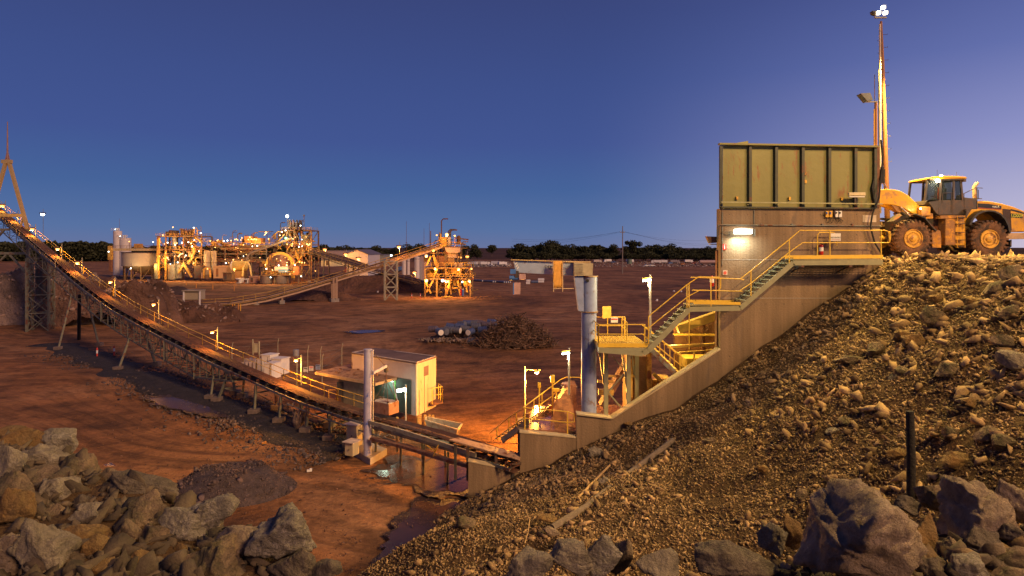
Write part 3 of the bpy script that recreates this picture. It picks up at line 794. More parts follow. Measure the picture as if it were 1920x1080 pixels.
# pour joint ledges and marks on the face
mb = MB()
for y in (487, 559):
    mb.bar(P(1351, y, WY) - Vector((0, 0.003, 0)), P(1649, y, WY) - Vector((0, 0.003, 0)), 0.012, 0.03)
mb.build('pour_joint', concrete, w)
mb = MB()
for x in range(1368, 1640, 34):
    for y in (402, 440, 520, 570, 620, 668):
        if x > 1560 and y > 500: continue
        mb.lathe(P(x, y, WY) - Vector((0, 0.006, 0)), [(0.025, 0), (0.025, 0.01)], 'Y', 8)
mb.build('tie_hole_pattern', dark_steel, w)
mb = MB()
mb.box(P(1630, 410, WY) - Vector((0, 0.01, 0)), (0.7, 0.02, 0.36))
mb.build('patch', mat('pale_patch', (0.6, 0.5, 0.38), 0.9), w)

lw = thing('retaining_wall', 'low concrete wall in front of the orange lit conveyor pit', 'wall', P(975, 880, WY))
mb = MB()
mb.prism([P(975, 812, WY), P(1080, 822, WY), P(1080, 910, WY), P(975, 930, WY)], (0, 0.45, 0))
mb.build('face', wall_conc, lw)
mb = MB(); mb.bar(P(974, 811, WY) + Vector((0, 0.22, 0.02)), P(1080, 821, WY) + Vector((0, 0.22, 0.02)), 0.52, 0.06); mb.build('coping', MATS['coping'], lw)
mb = MB(); mb.box(P(978, 870, WY) + Vector((0.0, 1.6, 0)), (0.35, 2.4, 3.3)); mb.build('return_wall', wall_conc, lw)
ww = thing('retaining_wall', 'small concrete wing wall at the pool where the conveyor belt ends', 'wall', P(878, 938, WY))
mb = MB()
mb.prism([P(878, 866, WY), P(973, 886, WY), P(990, 990, WY), P(878, 990, WY)], (0, 0.4, 0))
mb.build('face', wall_conc, ww)
mb = MB(); mb.bar(P(877, 865, WY) + Vector((0, 0.2, 0.02)), P(974, 885, WY) + Vector((0, 0.2, 0.02)), 0.46, 0.05); mb.build('coping', MATS['coping'], ww)

# ---- steel bin on top of the wall
bin_green = mat('bin_green', (0.225, 0.21, 0.06), 0.5, var=0.13, scale=0.9, rust=0.12, rustcol=(0.24, 0.11, 0.03), rscale=2.6, bump=0.05, bscale=2, streak=True)
bin_rib = mat('bin_rib', (0.055, 0.06, 0.035), 0.55, var=0.2, rust=0.1)
bn = thing('feed_bin', 'big olive green ribbed steel bin standing on the concrete wall', 'bin', P(1350, 392, WY))
mb = MB()
zt = P(0, 272, WY).z; zb = P(0, 391, WY).z + 0.02
xl = P(1352, 0, WY).x; xr = P(1643, 0, WY).x
mb.box(((xl + xr) / 2, WY + 0.20, (zt + zb) / 2), (xr - xl, 0.08, zt - zb))
xk = xl + 1.45
mb.prism([(xl + 0.02, WY + 0.24, zb), (xk, WY + 4.16, zb), (xk, WY + 4.16, zt), (xl + 0.02, WY + 0.24, zt)], (0.08, 0, 0))
mb.box(((xk + xr) / 2, WY + 4.2, (zt + zb) / 2), (xr - xk, 0.08, zt - zb))
mb.build('panel', bin_green, bn)
for px in (1352, 1407, 1456, 1506, 1556, 1605, 1642):
    x = P(px, 0, WY).x
    mb = MB(); mb.box((x, WY + 0.07, (zt + zb) / 2 - 0.02), (0.15 if px != 1352 else 0.12, 0.18, zt - zb - 0.04)); mb.build('rib', bin_rib, bn, bevel=0.012)
mb = MB(); mb.bar(P(1348, 270, WY) + Vector((0, 0.02, 0)), P(1645, 275, WY) + Vector((0, 0.02, 0)), 0.30, 0.09); mb.build('top_flange', bin_green, bn)
mb = MB(); mb.prism([P(1375, 269, WY + 0.3), P(1403, 264, WY + 0.3), P(1403, 270, WY + 0.3)], (0, 1.2, 0)); mb.build('top_plate', bin_green, bn)
mb = MB(); mb.bar(P(1352, 388.5, WY) + Vector((0, -0.05, 0)), P(1640, 391, WY) + Vector((0, -0.05, 0)), 0.24, 0.07); mb.build('bottom_flange', bin_rib, bn)
mb = MB(); mb.bar(P(1350, 379.5, WY) - Vector((0, 0.22, 0)), P(1650, 383, WY) - Vector((0, 0.22, 0)), 0.07, 0.06)
for px in (1400, 1456, 1506, 1556, 1605):
    mb.bar(P(px, 384, WY) - Vector((0, 0.2, 0)), P(px, 384, WY) + Vector((0, 0.05, 0)), 0.05, 0.05)
mb.build('cable_tray', mat('tray_green', (0.34, 0.33, 0.16), 0.5), bn)
for px, py in ((1383, 371), (1482, 372), (1580, 373), (1512, 325), (1512, 340)):
    mb = MB(); mb.box(P(px, py, WY) + Vector((0, 0.10, 0)), (0.10, 0.10, 0.16)); mb.build('lug', yellow_paint, bn)
# right hand rusty edge of the bin
mb = MB(); mb.bar(P(1648, 275, WY) + Vector((0, 0.2, 0)), P(1648, 470, WY) + Vector((0, 0.2, 0)), 0.14, 0.3); mb.build('wear_edge', rust_steel, bn)
mb = MB(); mb.prism([P(1640, 330, WY - 0.01), P(1644, 318, WY - 0.01), P(1646, 380, WY - 0.01), P(1638, 372, WY - 0.01), P(1635, 350, WY - 0.01)], (0, 0.05, 0)); mb.build('rubber_patch', black_rubber, bn)
# vertical hose and black cylinder at the bin corner
mb = MB(); mb.path([P(1652, 262, WY + 0.1), P(1655, 300, WY + 0.1), P(1652, 330, WY), P(1648, 372, WY - 0.3), P(1636, 400, WY - 0.3), P(1632, 425, WY - 0.25), P(1640, 455, WY - 0.2), P(1652, 474, WY - 0.2)], 0.045, 8)
tag(mb.build('black_hose', black_rubber, origin=P(1636, 400, WY), smooth='auto'), 'black hose hanging down the right corner of the bin and wall', 'hose')
mb = MB(); mb.tube(P(1654, 318, WY + 0.1), P(1653, 343, WY + 0.1), 0.14, n=14); mb.tube(P(1654, 313, WY + 0.1), P(1654, 318, WY + 0.1), 0.08, n=10)
tag(mb.build('hose_reel', black_rubber, origin=P(1654, 330, WY), smooth='auto'), 'black cylinder fixed at the right edge of the bin beside the loader arm', 'cylinder')
# beige lamp housing on the bin
t = thing('wall_lamp', 'unlit cream fluorescent lamp housing on the lower right of the bin', 'lamp', P(1606, 364, WY - 0.35))
mb = MB(); mb.box(P(1606, 364, WY - 0.3), (0.86, 0.16, 0.17)); mb.build('housing', mat('lamp_cream', (0.62, 0.52, 0.30), 0.45), t, bevel=0.03)
mb = MB(); mb.box(P(1606, 369, WY - 0.3), (0.78, 0.12, 0.05)); mb.build('diffuser', white_paint, t)
mb = MB(); mb.bar(P(1604, 368, WY - 0.3), P(1604, 385, WY - 0.2), 0.08, 0.05); mb.bar(P(1624, 366, WY - 0.3), P(1624, 384, WY - 0.2), 0.02, 0.02); mb.build('bracket', grey_steel, t)
# lit wall lamp
t = thing('wall_lamp', 'lit white fluorescent lamp glowing on the left part of the concrete wall', 'lamp', P(1393, 434, WY - 0.3))
mb = MB(); mb.box(P(1393, 434.5, WY - 0.30), (0.93, 0.14, 0.22)); mb.build('diffuser', glow('wall_tube', (0.95, 1.0, 0.85), 9), t, bevel=0.04)
mb = MB(); mb.box(P(1393, 429, WY - 0.30), (0.97, 0.18, 0.06)); mb.build('housing', white_paint, t)
mb = MB(); mb.bar(P(1354, 435, WY - 0.1), P(1376, 435, WY - 0.28), 0.03, 0.03); mb.box(P(1415, 436, WY - 0.05), (0.07, 0.1, 0.35)); mb.tube(P(1414, 388, WY - 0.03), P(1414, 428, WY - 0.03), 0.02); mb.build('bracket', grey_steel, t)
lamp_obj('wall_lamp_light', 'AREA', P(1393, 446, WY - 0.42), 60, (0.95, 1.0, 0.82), target=P(1393, 640, WY + 0.7), shape='RECTANGLE', size=0.9, size_y=0.2)
lamp_obj('wall_lamp_light', 'POINT', P(1393, 434, WY - 0.55), 14, (0.95, 1.0, 0.82), shadow_soft_size=0.1)
# conduit along the wall
mb = MB(); mb.tube(P(1347, 421.5, WY - 0.06), P(1652, 424, WY - 0.06), 0.028)
for px in (1428, 1485, 1542, 1598): mb.box(P(px, 421.5, WY - 0.05), (0.08, 0.08, 0.12))
mb.tube(P(1355, 275, WY - 0.03), P(1354, 500, WY - 0.03), 0.02)
tag(mb.build('conduit', grey_steel, origin=P(1350, 422, WY)), 'thin dark conduit clipped across the concrete wall below the bin', 'conduit')
# switches
for i, (px, c, lab) in enumerate(((1550, 'y', 'yellow emergency stop box with a blue lever, left one of the pair on the wall'), (1557, 'y', 'yellow emergency stop box with a blue lever next to the white switch boxes'), (1568, 'w', 'white switch box with a black knob next to the yellow stop boxes'), (1575, 'w', 'white switch box with a black knob at the right end of the row'))):
    t = thing('switch_box', lab, 'switch', P(px, 401.5, WY - 0.08), 'switch boxes under the bin')
    mb = MB(); mb.box(P(px, 401.5, WY - 0.07), (0.145, 0.13, 0.32)); mb.build('box', yellow_paint if c == 'y' else white_paint, t, bevel=0.01)
    mb = MB(); mb.tube(P(px, 399, WY - 0.14), P(px, 399, WY - 0.2), 0.045, n=12)
    if c == 'y': mb.bar(P(px, 399, WY - 0.19), P(px + 1.6, 401.5, WY - 0.19), 0.03)
    mb.build('knob', mat('blue_lever', (0.02, 0.12, 0.45), 0.4) if c == 'y' else black_rubber, t)
    mb = MB(); mb.path([P(px, 407, WY - 0.06), P(px, 414, WY - 0.06), P(px + 2, 418, WY - 0.06), P(px + 6, 414, WY - 0.06), P(1563, 404, WY - 0.06), P(1562, 388, WY - 0.06)], 0.014, 6)
    mb.build('cable', black_rubber, t)
def text_part(txt, loc, size, m, parent, rx=R(90), rz=0.0, name='lettering', sx=1.0, depth=0.004, align='CENTER'):
    cu = bpy.data.curves.new(name, 'FONT'); cu.body = txt; cu.size = size; cu.align_x = align; cu.align_y = 'CENTER'; cu.extrude = depth
    tmp = bpy.data.objects.new(name, cu); C.objects.link(tmp)
    me = bpy.data.meshes.new_from_object(tmp.evaluated_get(bpy.context.evaluated_depsgraph_get()))
    bpy.data.objects.remove(tmp); me.materials.clear(); me.materials.append(m)
    me_o = bpy.data.objects.new(name, me); C.objects.link(me_o)
    me_o.rotation_euler = (rx, 0, rz); me_o.scale = (sx, 1, 1)
    me_o.location = Vector(loc) - Vector(parent.get('_org', (0, 0, 0)))
    me_o.parent = parent
    return me_o
black_ink = mat('black_ink', (0.02, 0.02, 0.02), 0.6)
red_ink = mat('red_ink', (0.55, 0.03, 0.02), 0.5)
# signs on the wall
t = thing('sign', 'white NO ENTRY sign behind the yellow handrail on the upper platform', 'sign', P(1566, 445, WY - 0.05))
mb = MB(); mb.box(P(1567, 444.5, WY - 0.5), (0.5, 0.02, 0.38)); mb.build('board', white_paint, t)
text_part('NO ENTRY', P(1567, 445.5, WY - 0.515), 0.12, black_ink, t, sx=0.85)
mb = MB(); mb.box(P(1567, 449.3, WY - 0.513), (0.42, 0.004, 0.02)); mb.build('print_line', mat('red_print', (0.5, 0.12, 0.08), 0.6), t)
t = thing('sign', 'small red and white fire extinguisher sign at the left edge of the wall', 'sign', P(1358.5, 463, WY))
mb = MB(); mb.box(P(1358.5, 463, WY - 0.03), (0.19, 0.02, 0.30)); mb.build('board', mat('sign_red', (0.62, 0.03, 0.02), 0.4), t)
mb = MB(); mb.box(P(1358.5, 463, WY - 0.042), (0.05, 0.008, 0.22)); mb.tube(P(1358.5, 459.6, WY - 0.04), P(1358.5, 459.6, WY - 0.05), 0.035); mb.build('symbol', white_paint, t)
t = thing('sign', 'small faded red and white square sign low on the left edge of the wall', 'sign', P(1359.5, 511, WY))
mb = MB(); mb.box(P(1359.5, 511, WY - 0.03), (0.24, 0.02, 0.24)); mb.build('board', mat('sign_faded', (0.65, 0.5, 0.40), 0.5), t)
mb = MB(); mb.lathe(P(1359.5, 511.5, WY - 0.05), [(0.085, 0), (0.085, 0.012)], 'Y', 16); mb.build('symbol', mat('sign_red2', (0.6, 0.10, 0.06), 0.5), t)
# fire extinguishers
red_gloss = mat('red_gloss', (0.50, 0.02, 0.015), 0.3)
def extinguisher(px, py, Y, label):
    c = P(px, py, Y)
    t = thing('fire_extinguisher', label, 'extinguisher', c)
    mb = MB(); mb.lathe(c - Vector((0, 0, 0.27)), [(0.0, 0), (0.085, 0.0), (0.10, 0.03), (0.10, 0.44), (0.07, 0.52), (0.03, 0.55), (0.0, 0.55)], 'Z', 16); mb.build('cylinder', red_gloss, t, smooth='auto')
    mb = MB(); mb.lathe(c - Vector((0, 0, 0.08)), [(0.103, 0), (0.103, 0.2)], 'Z', 16); mb.build('paper_label', white_paint, t)
    mb = MB(); mb.box(c + Vector((0, 0, 0.31)), (0.06, 0.05, 0.07)); mb.bar(c + Vector((-0.02, 0, 0.33)), c + Vector((0.12, 0, 0.38)), 0.03, 0.02); mb.path([c + Vector((0.03, -0.02, 0.3)), c + Vector((0.13, -0.04, 0.15)), c + Vector((0.12, -0.04, -0.1))], 0.014); mb.build('valve', black_rubber, t)
extinguisher(1540, 468, WY - 0.16, 'red fire extinguisher hanging on the wall behind the upper platform')
extinguisher(1335, 527, 32.4, 'red fire extinguisher on the landing post left of the wall')

# ================================================================ stairs and platforms
yr = mat('rail_yellow', (0.78, 0.50, 0.05), 0.45, var=0.1)
st = thing('access_stairway', 'yellow railed steel stairway stepping down the face of the concrete wall', 'stairway', P(1655, 490, 32.0))
FY, BY = 31.75, 32.85     # front and back of the walkway
def S(px, py, Y=FY): return P(px, py, Y)
stair_line = [(1655, 492), (1487, 493), (1388, 578), (1292, 580)]
mb = MB()
for (a, b) in zip(stair_line[:-1], stair_line[1:]):
    for Y in (FY, ):
        mb.bar(S(*a, Y), S(*b, Y), 0.06, 0.24)
pts = [S(*p) for p in stair_line]
for (a, b) in zip(pts[:-1], pts[1:]):
    mb.bar(a + Vector((0, 1.0, 0)), b + Vector((0, 1.0, 0)), 0.06, 0.24)
mb.build('stringer', mat('stringer_olive', (0.30, 0.29, 0.17), 0.5, var=0.1), st)
deck_steel = mat('deck_grating', (0.30, 0.28, 0.16), 0.6, var=0.2)
def grating(mb, a, b, w, t=0.04, step=0.16):
    """open bar grating between a and b, w deep in Y"""
    a = Vector(a); b = Vector(b); n = int((b - a).length / step)
    for i in range(n + 1):
        q = a.lerp(b, i / max(n, 1)); mb.box(q + Vector((0, w / 2, 0)), (0.05, w, t))
    for k in range(int(w / 0.14) + 1):
        y = min(w, k * 0.14); mb.bar(a + Vector((0, y, 0)), b + Vector((0, y, 0)), 0.03, t)
    return mb
mb = MB(); grating(mb, S(1488, 486.5), S(1654, 486.5), 1.0); mb.build('upper_platform', deck_steel, st)
mb = MB(); grating(mb, S(1292, 572), S(1388, 572), 1.0); mb.build('middle_landing', deck_steel, st)
for Y in (FY - 0.035, FY + 0.97):
    mb = MB(); mb.bar(S(1487, 482.5, FY) + Vector((0, Y - FY, 0)), S(1655, 481, FY) + Vector((0, Y - FY, 0)), 0.015, 0.17); mb.build('kick_plate', yr, st); mb = MB(); mb.bar(S(1300, 567.5, FY) + Vector((0, Y - FY, 0)), S(1388, 569, FY) + Vector((0, Y - FY, 0)), 0.015, 0.14); mb.build('kick_plate', yr, st)
a = S(1487, 486); b = S(1388, 571)
for i in range(1, 11):
    q = a.lerp(b, i / 11.0); mb = MB(); mb.box(q + Vector((0, 0.5, 0)), (0.26, 0.94, 0.035)); mb.box(q + Vector((-0.12, 0.5, 0.005)), (0.03, 0.94, 0.05)); mb.build('tread', deck_steel, st)
for (px, py) in ((1395 + 110, 497), (1595, 497)):
    mb = MB(); mb.bar(S(px, py) + Vector((0, -0.02, -0.02)), S(px, py + 1) + Vector((0, 1.2, -0.02)), 0.14, 0.16); mb.bar(S(px, py + 2) + Vector((0, 0.2, 0)), S(px - 4, py + 16) + Vector((0, 1.2, 0)), 0.06, 0.06); mb.build('wall_bracket', dark_steel, st)
def rails(mb, top, midpts, posts, r=0.028, dy=0):
    d = Vector((0, dy, 0))
    mb.path([S(*p) + d for p in top], r, 8); mb.path([S(*p) + d for p in midpts], r * 0.9, 8)
    for (x0, y0, x1, y1) in posts: mb.tube(S(x0, y0) + d, S(x1, y1) + d, r, n=8)
mb = MB()
rails(mb, [(1668, 452), (1666, 434), (1660, 432), (1500, 432), (1480, 449), (1405, 510), (1388, 523), (1295, 520)], [(1666, 455), (1505, 455), (1480, 473), (1407, 532), (1386, 546), (1298, 544)], [(1652, 432, 1652, 487), (1556, 432, 1556, 487), (1480, 449, 1480, 500), (1408, 508, 1408, 562), (1333, 519, 1333, 575)])
mb.path([S(1668, 434), S(1670, 440), S(1668, 454), S(1662, 455)], 0.028)
mb.build('handrail', yr, st, smooth='auto')
mb = MB()
rails(mb, [(1549, 480), (1549, 440), (1553, 435), (1580, 435), (1586, 440), (1586, 460)], [(1549, 455), (1586, 455)], [], dy=0.9)
mb.build('inner_handrail', yr, st, smooth='auto')
# lower flight towards the yellow platform
mb = MB()
l1 = [(1292, 580), (1216, 657), (1205, 663), (1122, 656)]
l2 = [S(*p) for p in l1]
for a, b in zip(l2[:-1], l2[1:]):
    mb.bar(a, b, 0.07, 0.26); 
mb.build('lower_stringer', MATS['stringer_olive'], st)
mb = MB(); a = S(1292, 574); b = S(1216, 650)
for i in range(1, 9):
    q = a.lerp(b, i / 9.0); mb.box(q + Vector((0, 0.5, 0)), (0.26, 0.94, 0.035))
mb.bar(S(1292, 580) + Vector((0, 1, 0)), S(1216, 657) + Vector((0, 1, 0)), 0.06, 0.24)
mb.build('lower_tread', deck_steel, st)
mb = MB()
rails(mb, [(1388, 523), (1395, 525)], [(1386, 546), (1392, 546)], [])
rails(mb, [(1349, 520), (1310, 519), (1288, 534), (1222, 588), (1216, 594)], [(1349, 545), (1312, 544), (1290, 556), (1222, 610), (1216, 616)], [(1288, 534, 1288, 586), (1292, 533, 1292, 655), (1216, 592, 1216, 645)])
mb.path([S(1345, 520), S(1351, 523), S(1351, 540), S(1345, 545)], 0.028)
mb.build('lower_handrail', yr, st, smooth='auto')

# yellow platform with its legs
pf = thing('platform', 'yellow grated platform on grey legs beside the blue crane pillar', 'platform', P(1165, 660, 33))
deck_y = mat('deck_yellow', (0.70, 0.47, 0.08), 0.55, var=0.2)
PY0, PY1 = 31.9, 35.4
zf = P(0, 648, PY0).z
x0, x1 = P(1122, 0, PY0).x, P(1214, 0, PY0).x
mb = MB(); grating(mb, Vector((x0, PY0, zf)), Vector((x1, PY0, zf)), PY1 - PY0, 0.05, 0.12); mb.build('deck', deck_y, pf)
mb = MB(); mb.box(((x0 + x1) / 2, PY0 - 0.02, zf + 0.02), (x1 - x0, 0.03, 0.2)); mb.build('kick_plate', yr, pf); mb = MB(); mb.box((x0, (PY0 + PY1) / 2, zf + 0.02), (0.03, PY1 - PY0, 0.2)); mb.build('kick_plate', yr, pf)
mb = MB(); mb.box(((x0 + x1) / 2, PY0 + 0.02, zf - 0.24), (x1 - x0, 0.14, 0.26)); mb.box((x0 + 0.08, (PY0 + PY1) / 2, zf - 0.24), (0.14, PY1 - PY0, 0.26)); mb.box((x1 - 0.1, (PY0 + PY1) / 2, zf - 0.24), (0.14, PY1 - PY0, 0.26)); mb.build('edge_beam', MATS['stringer_olive'], pf)
mb = MB()
for px, Y in ((1136, 33.6), (1178, 33.6), (1205, 35.2)):
    mb = MB(); tz = zf - 0.35; bz = 3.9
    x = P(px, 0, 33.6).x
    mb.bar((x, Y, bz), (x, Y, tz), 0.22, 0.2); mb.bar((x, Y, bz + 1.2), (x - 0.35, Y, tz), 0.09, 0.09)
    mb.build('leg', MATS['stringer_olive'], pf)
mb = MB()
mb.bar(P(1140, 735, 33.7), P(1168, 768, 33.7), 0.07); mb.bar(P(1140, 735, 33.7), P(1180, 690, 33.7), 0.07); mb.bar(P(1148, 668, 33.7), P(1168, 690, 33.7), 0.05); mb.build('brace', MATS['stringer_olive'], pf)
mb = MB()
zr = zf + 0.05
rail(mb, [(x0, PY0, zr), (x1 - 0.15, PY0, zr)], 1.0, 0.028, 1.9); rail(mb, [(x0, PY0, zr), (x0, PY1, zr), (x1 - 0.5, PY1, zr)], 1.0, 0.028, 1.2)
rail(mb, [(x0 + 1.6, PY0 + 1.0, zr), (x0 + 1.7, PY1 - 0.4, zr)], 1.0, 0.028, 0.9)
mb.build('handrail', yr, pf, smooth='auto')
t = thing('mesh_panel', 'yellow mesh guard panel standing above the platform rail', 'guard', P(1137, 585, 35.3))
mb = MB(); mb.box(P(1137.5, 585.5, 35.3), (0.56, 0.03, 0.66), rz=R(25)); mb.build('mesh', deck_y, t)
t = thing('sign', 'white warning sign tied to the far rail of the yellow platform', 'sign', P(1152, 600, 34.8))
mb = MB(); mb.box(P(1152, 600, 34.7), (0.38, 0.02, 0.28)); mb.build('board', white_paint, t)
mb = MB(); mb.box(P(1152, 598.5, 34.68), (0.34, 0.006, 0.06)); mb.build('red_band', red_ink, t)
# short return flight down to the right
rf = thing('stair_flight', 'yellow stair flight going down to the right behind the wing wall', 'stairs', P(1216, 655, 33.9))
mb = MB(); a = P(1218, 652, 33.7); b = P(1275, 708, 33.7)
mb.bar(a, b, 0.08, 0.24); mb.build('stringer', grey_steel, rf)
mb = MB(); mb.bar(a + Vector((0, 1.2, 0)), b + Vector((0, 1.2, 0)), 0.05, 0.2); mb.build('stringer', grey_steel, rf)
for i in range(1, 9):
    q = a.lerp(b, i / 9.0); mb = MB(); mb.box(q + Vector((0.06, 0.6, 0.1)), (0.26, 1.1, 0.04)); mb.build('tread', deck_y, rf)
mb = MB()
for dy in (0.0, 1.2):
    d = Vector((0, dy, 0.1)); mb.path([a + d + Vector((-0.2, 0, 1.0)), b + d + Vector((0.1, 0, 1.0)), b + d + Vector((0.35, 0, 0.8)), b + d + Vector((0.3, 0, 0.45))], 0.025)
    mb.path([a + d + Vector((-0.2, 0, 0.5)), b + d + Vector((0.1, 0, 0.5))], 0.022)
    for k in range(4): q = a.lerp(b, k / 3) + d; mb.tube(q, q + Vector((0, 0, 1.0)), 0.024)
mb.build('handrail', yr, rf, smooth='auto')

# crusher and feeder machinery behind the wing wall
cr = thing('rock_crusher', 'rusty brown crusher and feeder under the yellow platform behind the wing wall', 'crusher', P(1250, 780, 36))
crm = mat('crusher_brown', (0.20, 0.09, 0.04), 0.7, var=0.4, scale=1.0, bump=0.4, bscale=6)
def cbox(name, xa, xb, ya, yb, Y, depth, m, bevel=0.02, parent=cr):
    mb = MB(); p = P(xa, ya, Y); q = P(xb, yb, Y)
    mb.box(((p.x + q.x) / 2, Y + depth / 2, (p.z + q.z) / 2), (abs(q.x - p.x), depth, abs(p.z - q.z)))
    return mb.build(name, m, parent, bevel=bevel)
cbox('body', 1186, 1214, 668, 800, 35.5, 3.2, crm)
cbox('back_plate', 1265, 1350, 600, 720, 37.2, 0.3, crm)
cbox('column', 1214, 1222, 640, 770, 35.0, 0.35, mat('column_yellow', (0.62, 0.38, 0.08), 0.6, rust=0.3))
cbox('column', 1182, 1186, 668, 775, 35.2, 0.3, MATS['column_yellow'])
cbox('motor', 1285, 1335, 672, 690, 35.4, 1.4, deck_y)
cbox('gearbox', 1224, 1262, 712, 735, 35.4, 1.6, MATS['column_yellow'])
cbox('base_frame', 1190, 1300, 740, 800, 36.4, 2.0, crm)
mb = MB(); mb.bar(P(1270, 617, 34.6), P(1349, 589, 34.6), 0.5, 0.42); mb.build('chute_edge', deck_y, cr)
mb = MB(); mb.bar(P(1252, 650, 34.7), P(1350, 645, 34.7), 0.25, 0.14); mb.bar(P(1262, 627, 36.9), P(1350, 628, 36.9), 0.1, 0.1); mb.bar(P(1264, 662, 34.9), P(1350, 655, 34.9), 0.1, 0.06); mb.build('side_beam', deck_y, cr)
for px in (1290, 1315, 1341):
    mb = MB(); mb.bar(P(px, 600, 37.1), P(px, 700, 37.1), 0.12, 0.12); mb.build('rib', crm, cr)
mb = MB(); mb.path([P(1275, 660, 34.5), P(1280, 690, 34.5), P(1300, 695, 34.5), P(1302, 660, 34.5)], 0.05)
mb.path([P(1225, 700, 34.5), P(1240, 715, 34.5), P(1262, 712, 34.5)], 0.12); mb.build('hydraulic_pipe', deck_y, cr)
mb = MB(); mb.bar(P(1128, 760, 36), P(1190, 655, 36), 0.9, 0.3); mb.build('chute', crm, cr)
mb = MB(); mb.bar(P(1130, 705, 35.2), P(1190, 705, 35.2), 0.1, 0.12); mb.bar(P(1122, 735, 35.2), P(1150, 735, 35.2), 0.3, 0.3); mb.bar(P(1120, 715, 35.2), P(1150, 715, 35.2), 0.1, 0.15); mb.build('cross_beam', MATS['column_yellow'], cr)
# pit floor under the machinery
mb = MB(); mb.box((7.6, 36.8, 1.8), (6.0, 5, 3.2)); tag(mb.build('footing', crm, origin=(7.6, 36.8, 0.2)), 'dark concrete footing under the crusher', 'footing')
lamp_obj('platform_light', 'POINT', P(1213, 535, 33.9), 260, (1.0, 0.72, 0.22), shadow_soft_size=0.15)
lamp_obj('pit_light', 'POINT', P(1262, 632, 35.6), 170, (1.0, 0.66, 0.16), shadow_soft_size=0.15)
# rusty column at the left edge of the wall and the dark hopper behind it
mb = MB(); mb.bar(P(1347, 470, WY + 0.5), P(1346, 670, WY + 0.5), 0.22, 0.3); tag(mb.build('steel_column', rust_steel, origin=P(1346, 600, WY)), 'rusty orange steel column standing at the left edge of the tall wall', 'column')
t = thing('floodlight', 'dark unlit floodlight sticking out behind the left edge of the tall wall', 'lamp', P(1338, 450, WY + 0.8))
mb = MB(); mb.prism([P(1325, 443, WY + .6), P(1348, 444, WY + .6), P(1347, 455, WY + .6), P(1331, 456, WY + .6)], (0, 0.3, 0)); mb.build('housing', dark_steel, t)
mb = MB(); mb.bar(P(1330, 458, WY + .7), P(1350, 458, WY + .7), 0.2, 0.05); mb.build('bracket', beige_steel, t)

# ================================================================ masts on the pad
tm = thing('light_mast', 'tall rusty pole with a blazing floodlight and climbing pegs behind the bin', 'mast', P(1664, 416, 36.5))
mb = MB(); YM = 36.5
mb.path([P(1665, 470, YM), P(1664, 416, YM), P(1659, 250, YM), P(1655, 120, YM), P(1652, 40, YM)], [0.15, 0.145, 0.12, 0.09, 0.06], 12); mb.build('pole', mat('mast_rust', (0.34, 0.15, 0.06), 0.7, var=0.3, streak=True), tm, smooth='auto')
for i in range(22):
    f = i / 22; px = 1663 - 9 * f; py = 315 - 262 * f; sgn = 1 if i % 2 else -1
    mb = MB(); a = P(px, py, YM); mb.path([a, a + Vector((0.28 * sgn, 0, 0.0)), a + Vector((0.28 * sgn, 0, 0.06))], 0.012); mb.build('climbing_peg', dark_steel, tm)
mb = MB(); mb.bar(P(1640, 33, YM), P(1662, 33, YM), 0.08); mb.bar(P(1641, 22, YM), P(1641, 34, YM), 0.06); mb.build('crossarm', beige_steel, tm)
for px, py in ((1647, 24), (1656, 14), (1660, 24)):
    mb = MB(); mb.box(P(px, py, YM), (0.17, 0.2, 0.17)); mb.build('lamp_head', glow('mast_glow', (1.0, 0.85, 0.5), 9), tm)
mb = MB(); mb.prism([P(1636, 20, YM), P(1644, 20, YM), P(1644, 27, YM), P(1638, 25, YM)], (0, 0.3, 0)); mb.build('spare_lamp', dark_steel, tm)
sm = thing('light_mast', 'thin white mast standing close to the tall rusty pole', 'mast', P(1650, 400, 36.0))
mb = MB(); mb.tube(P(1650, 400, 36), P(1650, 45, 36), 0.07, 0.05, 10); mb.build('pole', mat('mast_white', (0.6, 0.5, 0.36), 0.5), sm)
mb = MB(); mb.tube(P(1648.5, 400, 35.8), P(1647, 130, 35.8), 0.02); mb.build('cable', black_rubber, sm)
t = thing('floodlight_post', 'shorter brown post carrying a grey unlit floodlight beside the bin corner', 'lamp post', P(1640, 272, 34.5))
mb = MB(); mb.tube(P(1642, 330, 34.5), P(1642, 190, 34.5), 0.09, 0.07, 10); mb.build('post', MATS['mast_rust'], t)
mb = MB(); mb.tube(P(1639, 330, 34.4), P(1639, 205, 34.4), 0.03); mb.build('conduit', yellow_paint, t)
mb = MB(); mb.bar(P(1623, 191, 34.4), P(1645, 191, 34.4), 0.06); mb.bar(P(1632, 180, 34.4), P(1632, 191, 34.4), 0.05); mb.build('bracket', beige_steel, t)
mb = MB(); mb.prism([P(1614, 175, 34.3), P(1632, 174, 34.3), P(1637, 187, 34.3), P(1627, 190, 34.3)], (0, 0.45, 0)); mb.build('lamp_head', grey_steel, t)
mb = MB(); mb.tube(P(1640, 190, 34.6), P(1640, 140, 34.6), 0.02); mb.build('antenna', dark_steel, t)

